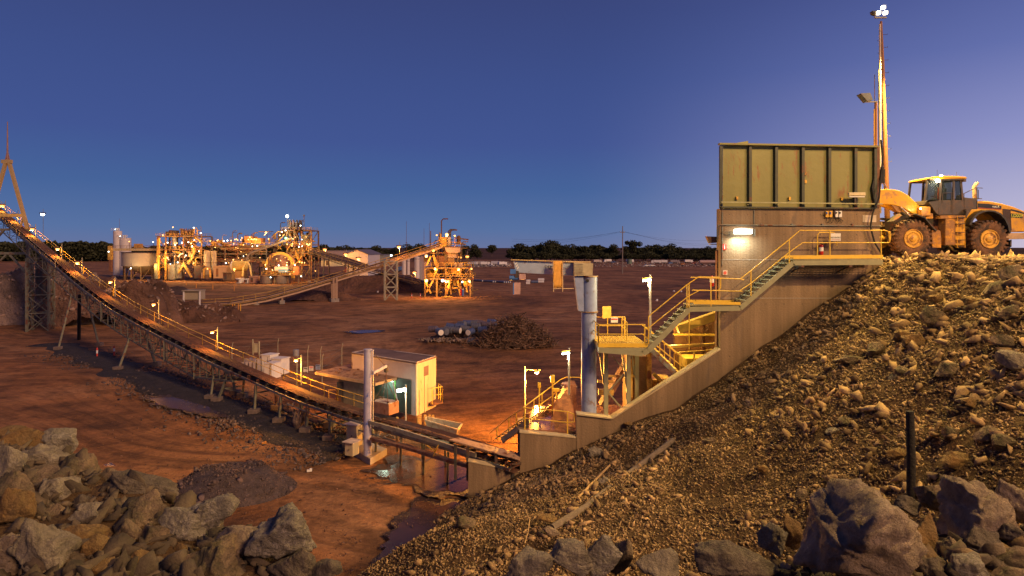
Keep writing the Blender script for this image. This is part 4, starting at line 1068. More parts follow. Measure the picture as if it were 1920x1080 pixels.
# ================================================================ jib crane: blue pillar, beam, hoist
jc = thing('jib_crane', 'tall blue pillar jib crane with a long beam reaching left over the plain', 'crane', P(1104, 780, 33.9))
JY = 33.9
mb = MB(); mb.tube(P(1104, 782, JY), P(1104, 585, JY), 0.40, n=32); mb.build('pillar', blue_paint, jc, smooth='auto')
mb = MB(); mb.tube(P(1105, 584, JY), P(1105, 518, JY), 0.41, n=32); mb.build('upper_pillar', blue_paint, jc, smooth='auto')
mb = MB()
for y in (584, 518): mb.tube(P(1105, y, JY) - Vector((0, 0, 0.03)), P(1105, y, JY) + Vector((0, 0, 0.03)), 0.47, n=32)
mb.build('flange', mat('flange', (0.5, 0.38, 0.2), 0.6, rust=0.3), jc, smooth='auto')
mb = MB(); mb.tube(P(1100, 525.5, JY) - Vector((0, 0.39, 0)), P(1100, 525.5, JY) - Vector((0, 0.43, 0)), 0.08, n=16); mb.build('eyelet', black_rubber, jc)
mb = MB(); mb.prism([P(1077, 518, JY - .3), P(1094, 518, JY - .3), P(1095, 584, JY - .3), P(1085, 583, JY - .3)], (0, 0.6, 0)); mb.build('gusset', blue_paint, jc)
mb = MB(); mb.prism([P(1076, 492, JY - .45), P(1112, 494, JY - .45), P(1111, 517, JY - .45), P(1077, 517, JY - .45)], (0, 0.9, 0)); mb.build('head_box', mat('head_cream', (0.46, 0.38, 0.22), 0.6), jc)
mb = MB()
for y in range(495, 516, 3): mb.bar(P(1077.5, y, JY - .47), P(1094, y + 0.3, JY - .47), 0.02, 0.03)
mb.build('louvre', beige_steel, jc)
JB = JY + 0.1
mb = MB(); mb.prism([P(962, 487, JB), P(1078, 490, JB), P(1078, 517, JB), P(972, 511, JB), P(966, 505, JB)], (0, 0.35, 0)); mb.build('beam', mat('beam_blue', (0.33, 0.40, 0.52), 0.5, var=0.12, rust=0.05), jc)
mb = MB(); mb.bar(P(958, 487, JB + .15), P(1060, 490, JB + .15), 0.6, 0.04); mb.bar(P(1050, 490.5, JB + .15), P(1106, 491.5, JB + .15), 0.5, 0.05); mb.build('top_plate', mat('jib_yellow', (0.62, 0.42, 0.14), 0.5), jc)
text_part('DEMAG', P(1035.5, 500.5, JB - 0.012), 0.19, black_ink, jc, sx=1.25)
mb = MB(); mb.box(P(1035, 504.3, JB - .01), (0.36, 0.01, 0.03)); mb.build('underline', black_ink, jc)
for k in range(4):
    mb = MB(); mb.bar(P(963 + k * 2.2, 492 + k * 4.2, JB - .015), P(968 + k * 1.5, 488 + k * 4, JB - .015), 0.01, 0.06); mb.build('hazard_stripe', white_paint, jc)
t = thing('tarpaulin_cover', 'bright orange yellow tarpaulin cover hung on a tube frame under the jib beam', 'cover', P(1047, 540, JY - .4))
mb = MB()
pc = []
for j in range(9):
    for i in range(7):
        u = i / 6; v_ = j / 8
        pc.append(P(1037 + 17 * u, 489 + (51 - 1 * u) * v_, JY - 0.45 + 0.03 * math.sin(i * 2.3 + j) + 0.45 * u * 0.2))
mb.add(pc, [(j * 7 + i, j * 7 + i + 1, (j + 1) * 7 + i + 1, (j + 1) * 7 + i) for j in range(8) for i in range(6)])
o = mb.build('sheet', mat('tarp', (0.72, 0.36, 0.06), 0.7, var=0.15, bump=0.2, bscale=3), t, smooth=True)
md = o.modifiers.new('s', 'SOLIDIFY'); md.thickness = 0.02
mb = MB()
mb.path([P(1055, 547, JY - .45), P(1055, 492, JY - .45), P(1060, 490, JY - .45), P(1108, 491, JY - .3)], 0.02); mb.tube(P(1037, 490, JY - .45), P(1038, 547, JY - .45), 0.02); mb.bar(P(1038, 541, JY - .45), P(1076, 541, JY - .3), 0.03, 0.03); mb.build('tube_frame', mat('jib_frame', (0.7, 0.5, 0.25), 0.5), t)
t = thing('chain_hoist', 'blue electric hoist with a pink and blue hook block hanging under the jib beam end', 'hoist', P(967, 530, JB))
hb = mat('hoist_blue', (0.06, 0.16, 0.42), 0.5, var=0.3)
mb = MB(); mb.tube(P(955, 521, JB + .1), P(974, 521, JB + .1), 0.13, n=16); mb.box(P(962, 509, JB + .1), (0.3, 0.4, 0.25)); mb.build('motor', hb, t, smooth='auto')
mb = MB(); mb.box(P(979, 519, JB + .1), (0.36, 0.4, 0.3)); mb.build('gearbox', mat('hoist_pink', (0.5, 0.3, 0.26), 0.6), t, bevel=0.03)
mb = MB(); mb.box(P(969, 514, JB + .1), (0.2, 0.3, 0.36)); mb.build('trolley', dark_steel, t)
mb = MB(); mb.bar(P(968, 520, JB + .1), P(968, 532, JB + .1), 0.03, 0.03); mb.build('chain', grey_steel, t)
mb = MB(); mb.prism([P(964, 530, JB), P(976, 530, JB), P(975.5, 552, JB), P(964, 552, JB)], (0, 0.3, 0)); mb.build('counterweight', MATS['hoist_pink'], t)
mb = MB(); mb.box(P(963, 541, JB + .15), (0.06, 0.3, 0.62)); mb.build('blue_side', hb, t)
# ================================================================ wheel loader
LY = 33.75      # near side plane
ld = thing('wheel_loader', 'big yellow wheel loader with muddy tyres tipping into the green bin', 'loader', P(1785, 486, LY + 1.2))
def L(zx, zy, y=0.0):
    return P(1600 + zx / 4.5, 280 + zy / 4.5, LY) + Vector((0, y, 0))
cat_y = mat('loader_yellow', (0.72, 0.37, 0.012), 0.38, var=0.10, rust=0.18, rustcol=(0.42, 0.22, 0.07), rscale=1.2, coat=0.15)
cat_mud = mat('loader_muddy', (0.60, 0.28, 0.025), 0.7, var=0.25, rust=0.45, rustcol=(0.30, 0.15, 0.06), rscale=3.0, bump=0.4)
tyre_m = mat('tyre_mud', (0.17, 0.085, 0.045), 0.9, var=0.4, scale=2.5, rust=0.3, rustcol=(0.05, 0.035, 0.03), rscale=2.0, bump=0.4, bscale=8)
cab_dark = mat('cab_dark', (0.075, 0.06, 0.05), 0.45, var=0.2, rust=0.2, rustcol=(0.12, 0.07, 0.04))
def wheel(cx, cz_y, y, r=1.0, near=True, wdt=0.72):
    """cx: centre x, y: outer side plane"""
    c = Vector((cx, y, cz_y))
    d = 1 if near else 1
    wt = MB()
    n = 64
    prof = [(r * 0.50, 0.06), (r * 0.56, 0.02), (r * 0.80, 0.0), (r * 0.90, 0.05), (r * 0.94, 0.10), (r * 0.94, wdt - 0.10), (r * 0.90, wdt - 0.05), (r * 0.8, wdt), (r * 0.56, wdt - 0.02), (r * 0.5, wdt - 0.06)]
    wt.lathe(c, prof, 'Y', n)
    for k in range(26):
        t = 2 * PI * k / 26
        for (ya, yb, off) in ((0.03, wdt * 0.47, 0), (wdt * 0.53, wdt - 0.03, PI / 26)):
            tt = t + off; p = c + Vector((math.cos(tt) * r * 0.955, (ya + yb) / 2, math.sin(tt) * r * 0.955))
            M = Matrix.Rotation(-tt, 3, 'Y')
            wt.box(p, (r * 0.11, yb - ya, r * 0.125), M=M)
        p = c + Vector((math.cos(t) * r * 0.875, 0.045, math.sin(t) * r * 0.875)); wt.box(p, (r * 0.13, 0.07, r * 0.10), M=Matrix.Rotation(-t, 3, 'Y'))
    ty = wt.build('tyre', tyre_m, ld, smooth='auto')
    rm = MB(); s = -1
    rm.lathe(c, [(r * 0.50, 0.05), (r * 0.49, 0.0), (r * 0.46, 0.0), (r * 0.44, 0.05), (r * 0.36, 0.09), (r * 0.33, 0.05), (r * 0.30, 0.05), (r * 0.28, 0.12), (r * 0.20, 0.12), (r * 0.19, 0.02), (r * 0.13, -0.02), (0.0, -0.02)], 'Y', 40)
    for k in range(20):
        t = 2 * PI * k / 20; p = c + Vector((math.cos(t) * r * 0.315, 0.03, math.sin(t) * r * 0.315)); rm.tube(p, p + Vector((0, -0.035, 0)), 0.018, n=6)
    if not near:
        pass
    rm.build('rim', mat('rim_yellow', (0.72, 0.40, 0.05), 0.5, var=0.15, rust=0.25, rustcol=(0.3, 0.14, 0.05), rscale=3), ld, smooth='auto')
fc = L(510, 752); rc = L(1155, 757)
RW = 1.0
wheel(fc.x, fc.z, LY, RW); wheel(rc.x, rc.z, LY, RW)
wheel(fc.x - 0.35, fc.z, LY + 2.3, RW); wheel(rc.x, rc.z, LY + 2.3, RW)
def lp(name, pts, y0, dy, m, bevel=0.02, smooth=False):
    mb = MB(); mb.prism([L(a, b, y0) for a, b in pts], (0, dy, 0)); return mb.build(name, m, ld, bevel=bevel, smooth=smooth)
# axles and frames
mb = MB(); mb.tube(fc + Vector((0, 0.5, 0)), fc + Vector((0, 2.6, 0)), 0.22, n=14); mb.tube(rc + Vector((0, 0.5, 0)), rc + Vector((0, 2.6, 0)), 0.22, n=14); mb.build('axle', dark_steel, ld)
lp('front_frame', [(430, 600), (520, 540), (660, 500), (760, 560), (760, 780), (600, 800), (450, 760)], 0.85, 1.0, dark_steel)
lp('articulation_joint', [(650, 560), (800, 560), (800, 830), (745, 830), (700, 800), (650, 760)], 0.7, 1.2, dark_steel)
lp('step_box', [(668, 680), (740, 684), (748, 740), (748, 832), (672, 830)], 0.05, 0.6, cat_mud)
# lift arms: near and far
arm = [(225, 350), (262, 335), (330, 326), (410, 330), (470, 346), (530, 384), (585, 435), (625, 478), (648, 520), (650, 560), (600, 560), (540, 520), (470, 482), (400, 462), (330, 456), (226, 455)]
lp('lift_arm', arm, 0.62, 0.22, cat_y, 0.03)
lp('lift_arm', arm, 1.75, 0.22, cat_y, 0.03)
lp('arm_link', [(372, 455), (430, 462), (470, 490), (480, 520), (455, 530), (425, 515), (405, 485)], 0.66, 0.3, cat_mud)
mb = MB(); mb.tube(L(440, 490, 0.9), L(530, 550, 0.9), 0.09, n=12); mb.tube(L(430, 540, 0.9), L(490, 500, 0.9), 0.07, n=10); mb.build('lift_cylinder', dark_steel, ld)
mb = MB(); mb.tube(L(455, 480, 0.6), L(540, 560, 0.6), 0.05, n=12); mb.tube(L(560, 545, 0.55), L(650, 600, 0.55), 0.12, n=12); mb.build('cylinder_rod', mat('chrome_rod', (0.6, 0.55, 0.5), 0.2, metal=0.9), ld)
lev = [(240, 325), (262, 282), (300, 245), (330, 212), (350, 200), (366, 208), (362, 240), (340, 275), (305, 315), (285, 338), (262, 346), (245, 342)]
lp('tilt_lever', lev, 1.05, 0.3, cat_mud, 0.03)
mb = MB(); mb.tube(L(352, 262, 1.1), L(395, 330, 1.1), 0.045, n=10); mb.tube(L(366, 248, 1.3), L(415, 328, 1.3), 0.045, n=10); mb.tube(L(262, 322, 0.6), L(262, 322, 1.9), 0.1, n=14); mb.build('tilt_cylinder', MATS['chrome_rod'], ld)
mb = MB(); mb.tube(L(262, 322, 1.0), L(262, 322, 1.38), 0.12, n=16); mb.tube(L(347, 225, 1.0), L(347, 225, 1.38), 0.10, n=16); mb.build('pin', cat_y, ld)
# bucket reaching over the bin
bk = MB(); bx = L(232, 300)
bp_ = [(232, 250), (200, 300), (150, 330), (80, 300), (40, 240), (60, 235), (110, 285), (160, 290), (200, 240)]
bk.prism([L(a, b, 0.9) for a, b in bp_], (0, 1.6, 0)); bk.build('bucket', dark_steel, ld)
# front fender strut
mb = MB(); mb.bar(L(520, 545, 0.2), L(600, 575, 0.2), 0.5, 0.06); mb.bar(L(600, 575, 0.2), L(665, 655, 0.2), 0.5, 0.06); mb.bar(L(665, 655, 0.2), L(700, 690, 0.2), 0.5, 0.06); mb.build('fender', dark_steel, ld)
mb = MB(); mb.bar(L(395, 570, 1.9), L(470, 580, 1.9), 0.6, 0.07); mb.build('fender', dark_steel, ld)
mb = MB(); mb.box(L(640, 520, 0.5), (0.5, 0.5, 0.5)); mb.box(L(680, 560, 0.6), (0.4, 0.5, 0.3)); mb.build('lamp_bracket', cat_mud, ld, bevel=0.04)
# cab
lp('cab_base', [(640, 465), (665, 430), (740, 540), (760, 550), (975, 550), (975, 432), (960, 425), (760, 425), (660, 425), (650, 440)], 0.35, 1.5, cab_dark)
lp('engine_deck', [(975, 400), (1085, 415), (1085, 500), (975, 505)], 0.35, 1.6, cab_dark)
glass = bpy.data.materials.new('cab_glass'); glass.use_nodes = True
gb = glass.node_tree.nodes['Principled BSDF']; gb.inputs['Base Color'].default_value = (0.10, 0.13, 0.15, 1); gb.inputs['Roughness'].default_value = 0.05; gb.inputs['Transmission Weight'].default_value = 0.75; gb.inputs['IOR'].default_value = 1.05
MATS['cab_glass'] = glass
for nm, pts in (('windscreen', [(645, 425), (668, 250), (752, 250), (750, 425)]), ('door_window', [(775, 430), (785, 250), (870, 250), (878, 430)]), ('rear_window', [(902, 425), (900, 250), (945, 252), (958, 425)])):
    mb = MB(); mb.prism([L(a, b, 0.37) for a, b in pts], (0, 0.02, 0)); mb.build(nm, glass, ld)
for (a, b, c_, d) in ((640, 430, 662, 250), (762, 550, 778, 245), (885, 550, 888, 245), (962, 430, 948, 245)):
    for y in (0.38, 1.8): mb = MB(); mb.bar(L(a, b, y), L(c_, d, y), 0.09, 0.09); mb.build('cab_pillar', cab_dark, ld)
mb = MB()
mb.bar(L(790, 365, 0.34), L(868, 362, 0.34), 0.03, 0.03); mb.bar(L(790, 365, 0.34), L(788, 450, 0.34), 0.03, 0.03); mb.bar(L(868, 362, 0.34), L(866, 530, 0.34), 0.03, 0.03)
mb.build('door_frame', cab_dark, ld)
lp('cab_roof', [(655, 250), (660, 238), (700, 226), (760, 220), (900, 221), (975, 228), (985, 236), (982, 244), (900, 244), (700, 246)], 0.2, 1.75, cat_y, 0.03)
lp('roof_underside', [(668, 246), (975, 243), (975, 256), (670, 258)], 0.25, 1.65, cab_dark)
mb = MB(); mb.box(L(968, 258, 0.3), (0.12, 0.16, 0.14)); mb.box(L(650, 280, 0.3), (0.08, 0.12, 0.16)); mb.build('mirror', cab_dark, ld)
mb = MB(); mb.box(L(720, 470, 1.2), (0.4, 0.6, 0.5)); mb.path([L(735, 420, 1.1), L(742, 372, 1.1)], 0.03); mb.build('dashboard', cab_dark, ld)
mb = MB(); mb.box(L(845, 425, 1.1), (0.5, 0.5, 0.14)); mb.box(L(872, 370, 1.1), (0.12, 0.5, 0.7)); mb.build('driver_seat', black_rubber, ld, bevel=0.03)
# rear body
hood = [(1085, 435), (1120, 430), (1190, 434), (1290, 452), (1400, 482), (1480, 515), (1600, 560), (1640, 590), (1650, 690), (1440, 692), (1335, 704), (1318, 630), (1285, 575), (1240, 535), (1190, 516), (1120, 512), (1060, 528), (1015, 565), (985, 612), (965, 640), (965, 530), (985, 505), (1085, 500)]
lp('engine_hood', hood, 0.35, 1.8, cat_y, 0.04)
mb = MB()
arc = [(975, 630), (1000, 580), (1040, 540), (1090, 518), (1140, 512), (1190, 518), (1240, 540), (1280, 578), (1308, 630), (1325, 700)]
for a, b in zip(arc[:-1], arc[1:]):
    mb.bar(L(*a, 0.20), L(*b, 0.20), 0.62, 0.06, up=(0, 1, 0)) if False else mb.prism([L(a[0], a[1], -0.06), L(b[0], b[1], -0.06), L(b[0] - (b[0] - 1150) * 0.07, b[1] + 12, -0.06), L(a[0] - (a[0] - 1150) * 0.07, a[1] + 12, -0.06)], (0, 0.7, 0))
mb.build('rear_fender', mat('fender_black', (0.04, 0.038, 0.035), 0.5), ld)
lp('black_stripe', [(1092, 452), (1180, 456), (1290, 474), (1291, 500), (1092, 487)], 0.332, 0.02, mat('stripe_black', (0.02, 0.02, 0.02), 0.4), 0)
lp('red_stripe', [(1092, 489), (1291, 502), (1291, 507), (1092, 494)], 0.330, 0.02, mat('stripe_red', (0.5, 0.08, 0.04), 0.4), 0)
lp('black_stripe', [(1370, 500), (1440, 516), (1560, 560), (1440, 530), (1370, 512)], 0.332, 0.02, MATS['stripe_black'], 0)
text_part('980H', L(1240, 484, 0.322), 0.155, white_paint, ld, sx=1.1)
lp('grille', [(1300, 497), (1368, 506), (1378, 684), (1310, 640)], 0.33, 0.03, mat('grille_dark', (0.06, 0.035, 0.03), 0.6, bump=0.8, bscale=60), 0)
lp('number_plate', [(1372, 538), (1470, 544), (1470, 578), (1372, 572)], 0.325, 0.03, MATS['stripe_black'], 0)
text_part('LD009', L(1421, 558, 0.318), 0.26, mat('plate_yellow', (0.8, 0.8, 0.05), 0.4), ld, sx=0.86)
lp('counterweight', [(1325, 705), (1640, 700), (1640, 752), (1385, 758), (1325, 760)], 0.3, 1.9, mat('counterweight', (0.5, 0.34, 0.2), 0.6, var=0.15))
lp('rear_step', [(1328, 760), (1340, 760), (1345, 815), (1395, 818), (1396, 765), (1388, 765), (1388, 830), (1330, 828)], 0.5, 0.4, dark_steel)
mb = MB(); mb.path([L(1165, 432, 1.2), L(1160, 340, 1.2), L(1158, 300, 1.2), L(1175, 275, 1.2), L(1190, 262, 1.2)], [0.11, 0.10, 0.10, 0.10, 0.085], 16); mb.build('exhaust_pipe', mat('exhaust', (0.55, 0.42, 0.26), 0.5, rust=0.2), ld, smooth='auto')
mb = MB(); mb.path([L(965, 372, 0.35), L(1075, 318, 0.35), L(1132, 322, 0.35)], 0.02); mb.tube(L(1083, 320, 0.35), L(1083, 500, 0.35), 0.025); mb.tube(L(1095, 335, 0.35), L(1095, 410, 0.35), 0.02)
mb.bar(L(985, 408, 0.4), L(1130, 412, 0.4), 0.05, 0.04); mb.tube(L(990, 370, 0.5), L(990, 440, 0.5), 0.02); mb.build('handrail', cab_dark, ld)
mb = MB(); mb.lathe(L(995, 400, 0.9), [(0.14, 0), (0.16, 0.05), (0.16, 0.12), (0.1, 0.16), (0, 0.17)], 'Z', 16); mb.build('air_cleaner', cat_mud, ld)
# tank, ladder
lp('fuel_tank', [(792, 585), (875, 585), (878, 808), (788, 810)], 0.12, 0.8, cat_mud, 0.03)
lp('ladder_panel', [(885, 555), (965, 560), (962, 810), (885, 808)], 0.22, 0.4, cat_y, 0.01)
for zy in (575, 628, 700, 765, 820):
    mb = MB(); mb.bar(L(884, zy, 0.1), L(942, zy, 0.1), 0.22, 0.035); mb.build('step', dark_steel, ld)
mb = MB(); mb.tube(L(884, 560, 0.05), L(884, 830, 0.05), 0.02); mb.tube(L(944, 560, 0.05), L(948, 830, 0.05), 0.02); mb.build('ladder_rail', cat_y, ld)
lp('side_beam', [(750, 556), (975, 556), (975, 580), (750, 584)], 0.14, 1.6, cat_mud, 0.01)
lp('cowl', [(965, 505), (1010, 505), (975, 560), (965, 580)], 0.1, 0.5, cab_dark, 0)
# loader lamps
for nm, (a, b), yy, s in (('work_lamp', (733, 262), 0.18, 0.09), ('head_lamp', (612, 497), 0.3, 0.08), ('roof_lamp', (840, 212), 0.9, 0.07)):
    mb = MB(); mb.lathe(L(a, b, yy), [(0.0, -0.02), (s, -0.02), (s, 0.06), (s * 0.6, 0.12), (0, 0.12)], 'Y', 16); mb.build(nm, glow('loader_lamp', (1.0, 0.8, 0.5), 60), ld)
mb = MB(); mb.tube(L(750, 225, 0.4), L(750, 165, 0.4), 0.008); mb.tube(L(915, 225, 0.4), L(915, 182, 0.4), 0.008); mb.build('antenna', dark_steel, ld)
lamp_obj('loader_head_light', 'POINT', L(600, 497, -0.05), 16, (1.0, 0.7, 0.3), shadow_soft_size=0.05)
lamp_obj('loader_work_light', 'POINT', L(728, 275, 0.02), 22, (1.0, 0.75, 0.35), shadow_soft_size=0.05)
# operator
def skin_body(name, joints, edges, radii, m, origin, parent=None):
    me = bpy.data.meshes.new(name); org = Vector(origin)
    me.from_pydata([tuple(Vector(j) - (Vector(parent.get('_org')) if parent is not None else org)) for j in joints], edges, [])
    o = bpy.data.objects.new(name, me); C.objects.link(o)
    if parent is not None: o.parent = parent
    else: o.location = org; o['_org'] = tuple(org)
    me.materials.append(m)
    sk = o.modifiers.new('skin', 'SKIN')
    for k, r in enumerate(radii):
        sv = me.skin_vertices[0].data[k]; sv.radius = (r, r); sv.use_root = (k == 0)
    ss = o.modifiers.new('sub', 'SUBSURF'); ss.levels = 2; ss.render_levels = 2
    return o
hp = L(842, 415, 1.1)
J = [hp, hp + Vector((0.0, 0, 0.25)), hp + Vector((0.0, 0, 0.50)), hp + Vector((-0.02, 0, 0.62)), hp + Vector((-0.03, 0, 0.74)), hp + Vector((-0.03, 0, 0.86)),
     hp + Vector((0, -0.20, 0.48)), hp + Vector((-0.10, -0.26, 0.22)), hp + Vector((-0.34, -0.18, 0.22)), hp + Vector((0, 0.20, 0.48)), hp + Vector((-0.10, 0.26, 0.22)), hp + Vector((-0.34, 0.18, 0.22)),
     hp + Vector((-0.42, -0.14, 0.02)), hp + Vector((-0.50, -0.14, -0.38)), hp + Vector((-0.42, 0.14, 0.02)), hp + Vector((-0.50, 0.14, -0.38))]
EE = [(0, 1), (1, 2), (2, 3), (3, 4), (4, 5), (2, 6), (6, 7), (7, 8), (2, 9), (9, 10), (10, 11), (0, 12), (12, 13), (0, 14), (14, 15)]
RR = [0.15, 0.14, 0.15, 0.06, 0.10, 0.085, 0.07, 0.05, 0.035, 0.07, 0.05, 0.035, 0.08, 0.055, 0.08, 0.055]
pr = skin_body('person', J, EE, RR, mat('orange_workwear', (0.75, 0.16, 0.04), 0.8), hp)
tag(pr, 'operator in an orange shirt sitting in the loader cab', 'person')
mb = MB(); c = hp + Vector((-0.03, 0, 0.80)); mb.lathe(c, [(0.115, -0.13), (0.125, 0.0), (0.12, 0.08), (0.09, 0.13), (0, 0.15)], 'Z', 16); mb.build('cap', mat('cap_dark', (0.05, 0.06, 0.09), 0.7), pr, smooth=True)
mb = MB(); mb.lathe(c - Vector((0.05, 0, 0.12)), [(0.0, -0.08), (0.07, -0.05), (0.09, 0.0), (0.085, 0.06), (0, 0.08)], 'Z', 14); mb.build('face', mat('skin_tone', (0.45, 0.24, 0.16), 0.6), pr, smooth=True)
# hose lying on the pad
def pad_path(name, pts, r, m, label, cat):
    mb = MB(); q = []
    for px, py in pts:
        Y = 32.4 - (py - 486) * 0.33; q.append(PX(px, Y, float(emb(PX(px, Y, 0).x, Y, True)) + r + 0.03))
    mb.path(q, r, 8); tag(mb.build(name, m, origin=q[0], smooth='auto'), label, cat)
pad_path('hose', [(1748, 493.5), (1760, 490), (1790, 487), (1820, 488), (1826, 491), (1800, 494), (1770, 494), (1755, 491), (1745, 489)], 0.05, mat('hose_grey', (0.42, 0.36, 0.28), 0.6), 'grey hose looped on the pad in front of the loader', 'hose')
# ================================================================ lamps
def sodium_post(px, py_lamp, py_foot, Y, label, group='sodium lamps along the long conveyor', side=-1, arm=16, strength=60, post_px=None, zfoot=None, cool=False, scale=1.0, light=True):
    """post at px + arm, lamp head at px; foot in photo pixels"""
    post = px - side * arm
    a = P(post, py_foot, Y); b = P(post, py_lamp - 8, Y); h = P(px, py_lamp, Y)
    t = thing('street_lamp', label, 'lamp post', a, group)
    k = Y / 45.0
    mb = MB(); mb.tube(a, b, 0.05 * scale, n=8); mb.build('pole', beige_steel if not cool else grey_steel, t)
    mb = MB(); mb.tube(P(post, py_lamp - 2, Y), h + Vector((0, 0, 0.06)), 0.025 * scale, n=6); mb.build('arm', beige_steel, t)
    mb = MB(); s_ = max(0.28 * scale, 0.0050 * Y)
    mb.box(h + Vector((0, 0, 0.05)), (s_ * 1.5, s_ * 0.8, s_ * 0.35)); mb.build('hood', dark_steel, t)
    mb = MB(); mb.lathe(h - Vector((0, 0, s_ * 0.75)), [(0.0, 0), (s_ * 0.40, s_ * 0.08), (s_ * 0.55, s_ * 0.35), (s_ * 0.5, s_ * 0.65)], 'Z', 12); mb.build('bulb', lamp_white if cool else lamp_sodium, t, smooth=True)
    if light:
        lamp_obj('lamp_light', 'POINT', h - Vector((0, 0.12, s_ * 0.75 + 0.25)), strength, (0.9, 1, 0.92) if cool else SODIUM, shadow_soft_size=0.12)
    return t

# ================================================================ the long conveyor
def convY(px): return 33.35 / (1 + 0.887 * (px - 960) / 1200)
CP = [(-70, 336), (-30, 372), (0, 398), (25, 419), (50, 440), (75, 461), (100, 482), (125, 503), (150, 524), (175, 543), (200, 561), (225, 578), (250, 592), (275, 605), (300, 618), (325, 631), (350, 643), (375, 656), (400, 668), (425, 679), (450, 690), (475, 701), (500, 712), (525, 723), (550, 733), (575, 743), (600, 752), (630, 762), (660, 772), (700, 784), (740, 795), (780, 806), (820, 817), (860, 829), (900, 842), (940, 855), (975, 866)]
CPTS = [P(px, py, convY(px)) for px, py in CP]
def cpos(px):
    """point on the belt centre line for a photo x"""
    xs = [c[0] for c in CP]
    py = float(np.interp(px, xs, [c[1] for c in CP]))
    return P(px, py, convY(px))
cdir = (CPTS[0] - CPTS[-1]); cdir.z = 0; cdir.normalize()
cn = Vector((-cdir.y, cdir.x, 0))            # sideways, points towards the camera side
if cn.y > 0: cn = -cn
cv = thing('conveyor', 'very long belt conveyor climbing from the pit at the centre to the upper left corner', 'conveyor', (CPTS[-1].x, CPTS[-1].y, 0))
def sweep(mb, pts, prof, side):
    """sweep a profile given as (sideways, up) along pts"""
    n = len(prof); vs = []; fs = []
    for k, p in enumerate(pts):
        for (a, b) in prof: vs.append(p + side * a + Vector((0, 0, b)))
        if k:
            for i in range(n):
                j = (i + 1) % n
                fs.append(((k - 1) * n + i, (k - 1) * n + j, k * n + j, k * n + i))
    fs += [tuple(range(n)), tuple(range(len(pts) * n - 1, (len(pts) - 1) * n - 1, -1))]
    return mb.add(vs, fs)
BW = 0.55
mb = MB(); sweep(mb, CPTS, [(-BW, 0.14), (-BW * 0.45, 0.0), (BW * 0.45, 0.0), (BW, 0.14), (BW, 0.17), (BW * 0.45, 0.035), (-BW * 0.45, 0.035), (-BW, 0.17)], cn); mb.build('belt', belt_mat, cv)
mb = MB(); sweep(mb, CPTS, [(-BW * 0.5, 0.06), (-BW * 0.2, 0.13), (BW * 0.15, 0.12), (BW * 0.5, 0.06), (0, 0.03)], cn); mb.build('ore', mat('ore', (0.13, 0.06, 0.04), 0.95, var=0.5, scale=3, bump=1, bscale=6), cv)
mb = MB(); sweep(mb, CPTS, [(-BW, -0.42), (BW, -0.42), (BW, -0.45), (-BW, -0.45)], cn); mb.build('return_belt', belt_mat, cv)
for s_ in (1, -1):
    mb = MB(); sweep(mb, CPTS, [(s_ * 0.78, -0.28), (s_ * 0.86, -0.28), (s_ * 0.86, -0.12), (s_ * 0.78, -0.12)], cn); mb.build('stringer', grey_steel, cv)
# idlers
acc = 0; last = CPTS[0]; L_tot = sum((a - b).length for a, b in zip(CPTS[:-1], CPTS[1:]))
def along(t):
    d = t * L_tot
    for a, b in zip(CPTS[:-1], CPTS[1:]):
        l = (b - a).length
        if d <= l: return a.lerp(b, d / l), (b - a).normalized()
        d -= l
    return CPTS[-1], (CPTS[-1] - CPTS[-2]).normalized()
n_id = 92
for i in range(n_id):
    t = 1 - (i / n_id) ** 1.35
    p, d_ = along(t)
    mb = MB()
    mb.tube(p + cn * 0.28 - Vector((0, 0, 0.06)), p - cn * 0.28 - Vector((0, 0, 0.06)), 0.055, n=8)
    mb.tube(p + cn * 0.28 - Vector((0, 0, 0.06)), p + cn * 0.66 + Vector((0, 0, 0.05)), 0.055, n=8)
    mb.tube(p - cn * 0.28 - Vector((0, 0, 0.06)), p - cn * 0.66 + Vector((0, 0, 0.05)), 0.055, n=8)
    mb.bar(p + cn * 0.84 - Vector((0, 0, 0.14)), p - cn * 0.84 - Vector((0, 0, 0.14)), 0.07, 0.05)
    mb.bar(p + cn * 0.72 - Vector((0, 0, 0.12)), p + cn * 0.72 + Vector((0, 0, 0.10)), 0.04, 0.04)
    mb.build('idler', dark_steel, cv)
# truss below the elevated part (photo x from -70 to 460)
def subpts(x0, x1, step):
    return [cpos(x) for x in np.arange(x0, x1 + 0.1, step)]
tp = subpts(-70, 455, 525 / 42)
depth = [1.9 if i < 36 else 1.9 - (i - 36) * 0.22 for i in range(len(tp))]
side_names = ('truss_girder',)
for s_ in (1, -1):
    mb = MB()
    for i in range(len(tp) - 1):
        a0 = tp[i] + cn * s_ * 0.82 - Vector((0, 0, 0.3)); a1 = tp[i + 1] + cn * s_ * 0.82 - Vector((0, 0, 0.3))
        b0 = a0 - Vector((0, 0, depth[i])); b1 = a1 - Vector((0, 0, depth[i + 1]))
        mb.bar(a0, a1, 0.10, 0.12); mb.bar(b0, b1, 0.10, 0.12); mb.bar(a0, b0, 0.07); mb.bar(a0 if i % 2 else b0, b1 if i % 2 else a1, 0.06)
    mb.build('truss_girder', mat('truss_green', (0.17, 0.165, 0.11), 0.6, var=0.2, rust=0.2), cv)
mb = MB()
for i in range(len(tp)):
    b0 = tp[i] - Vector((0, 0, 0.3 + depth[i])); mb.bar(b0 + cn * 0.82, b0 - cn * 0.82, 0.07)
    if i < len(tp) - 1: mb.bar(b0 + cn * 0.82, tp[i + 1] - Vector((0, 0, 0.3 + depth[i + 1])) - cn * 0.82, 0.05)
mb.build('truss_cross_member', MATS['truss_green'], cv)
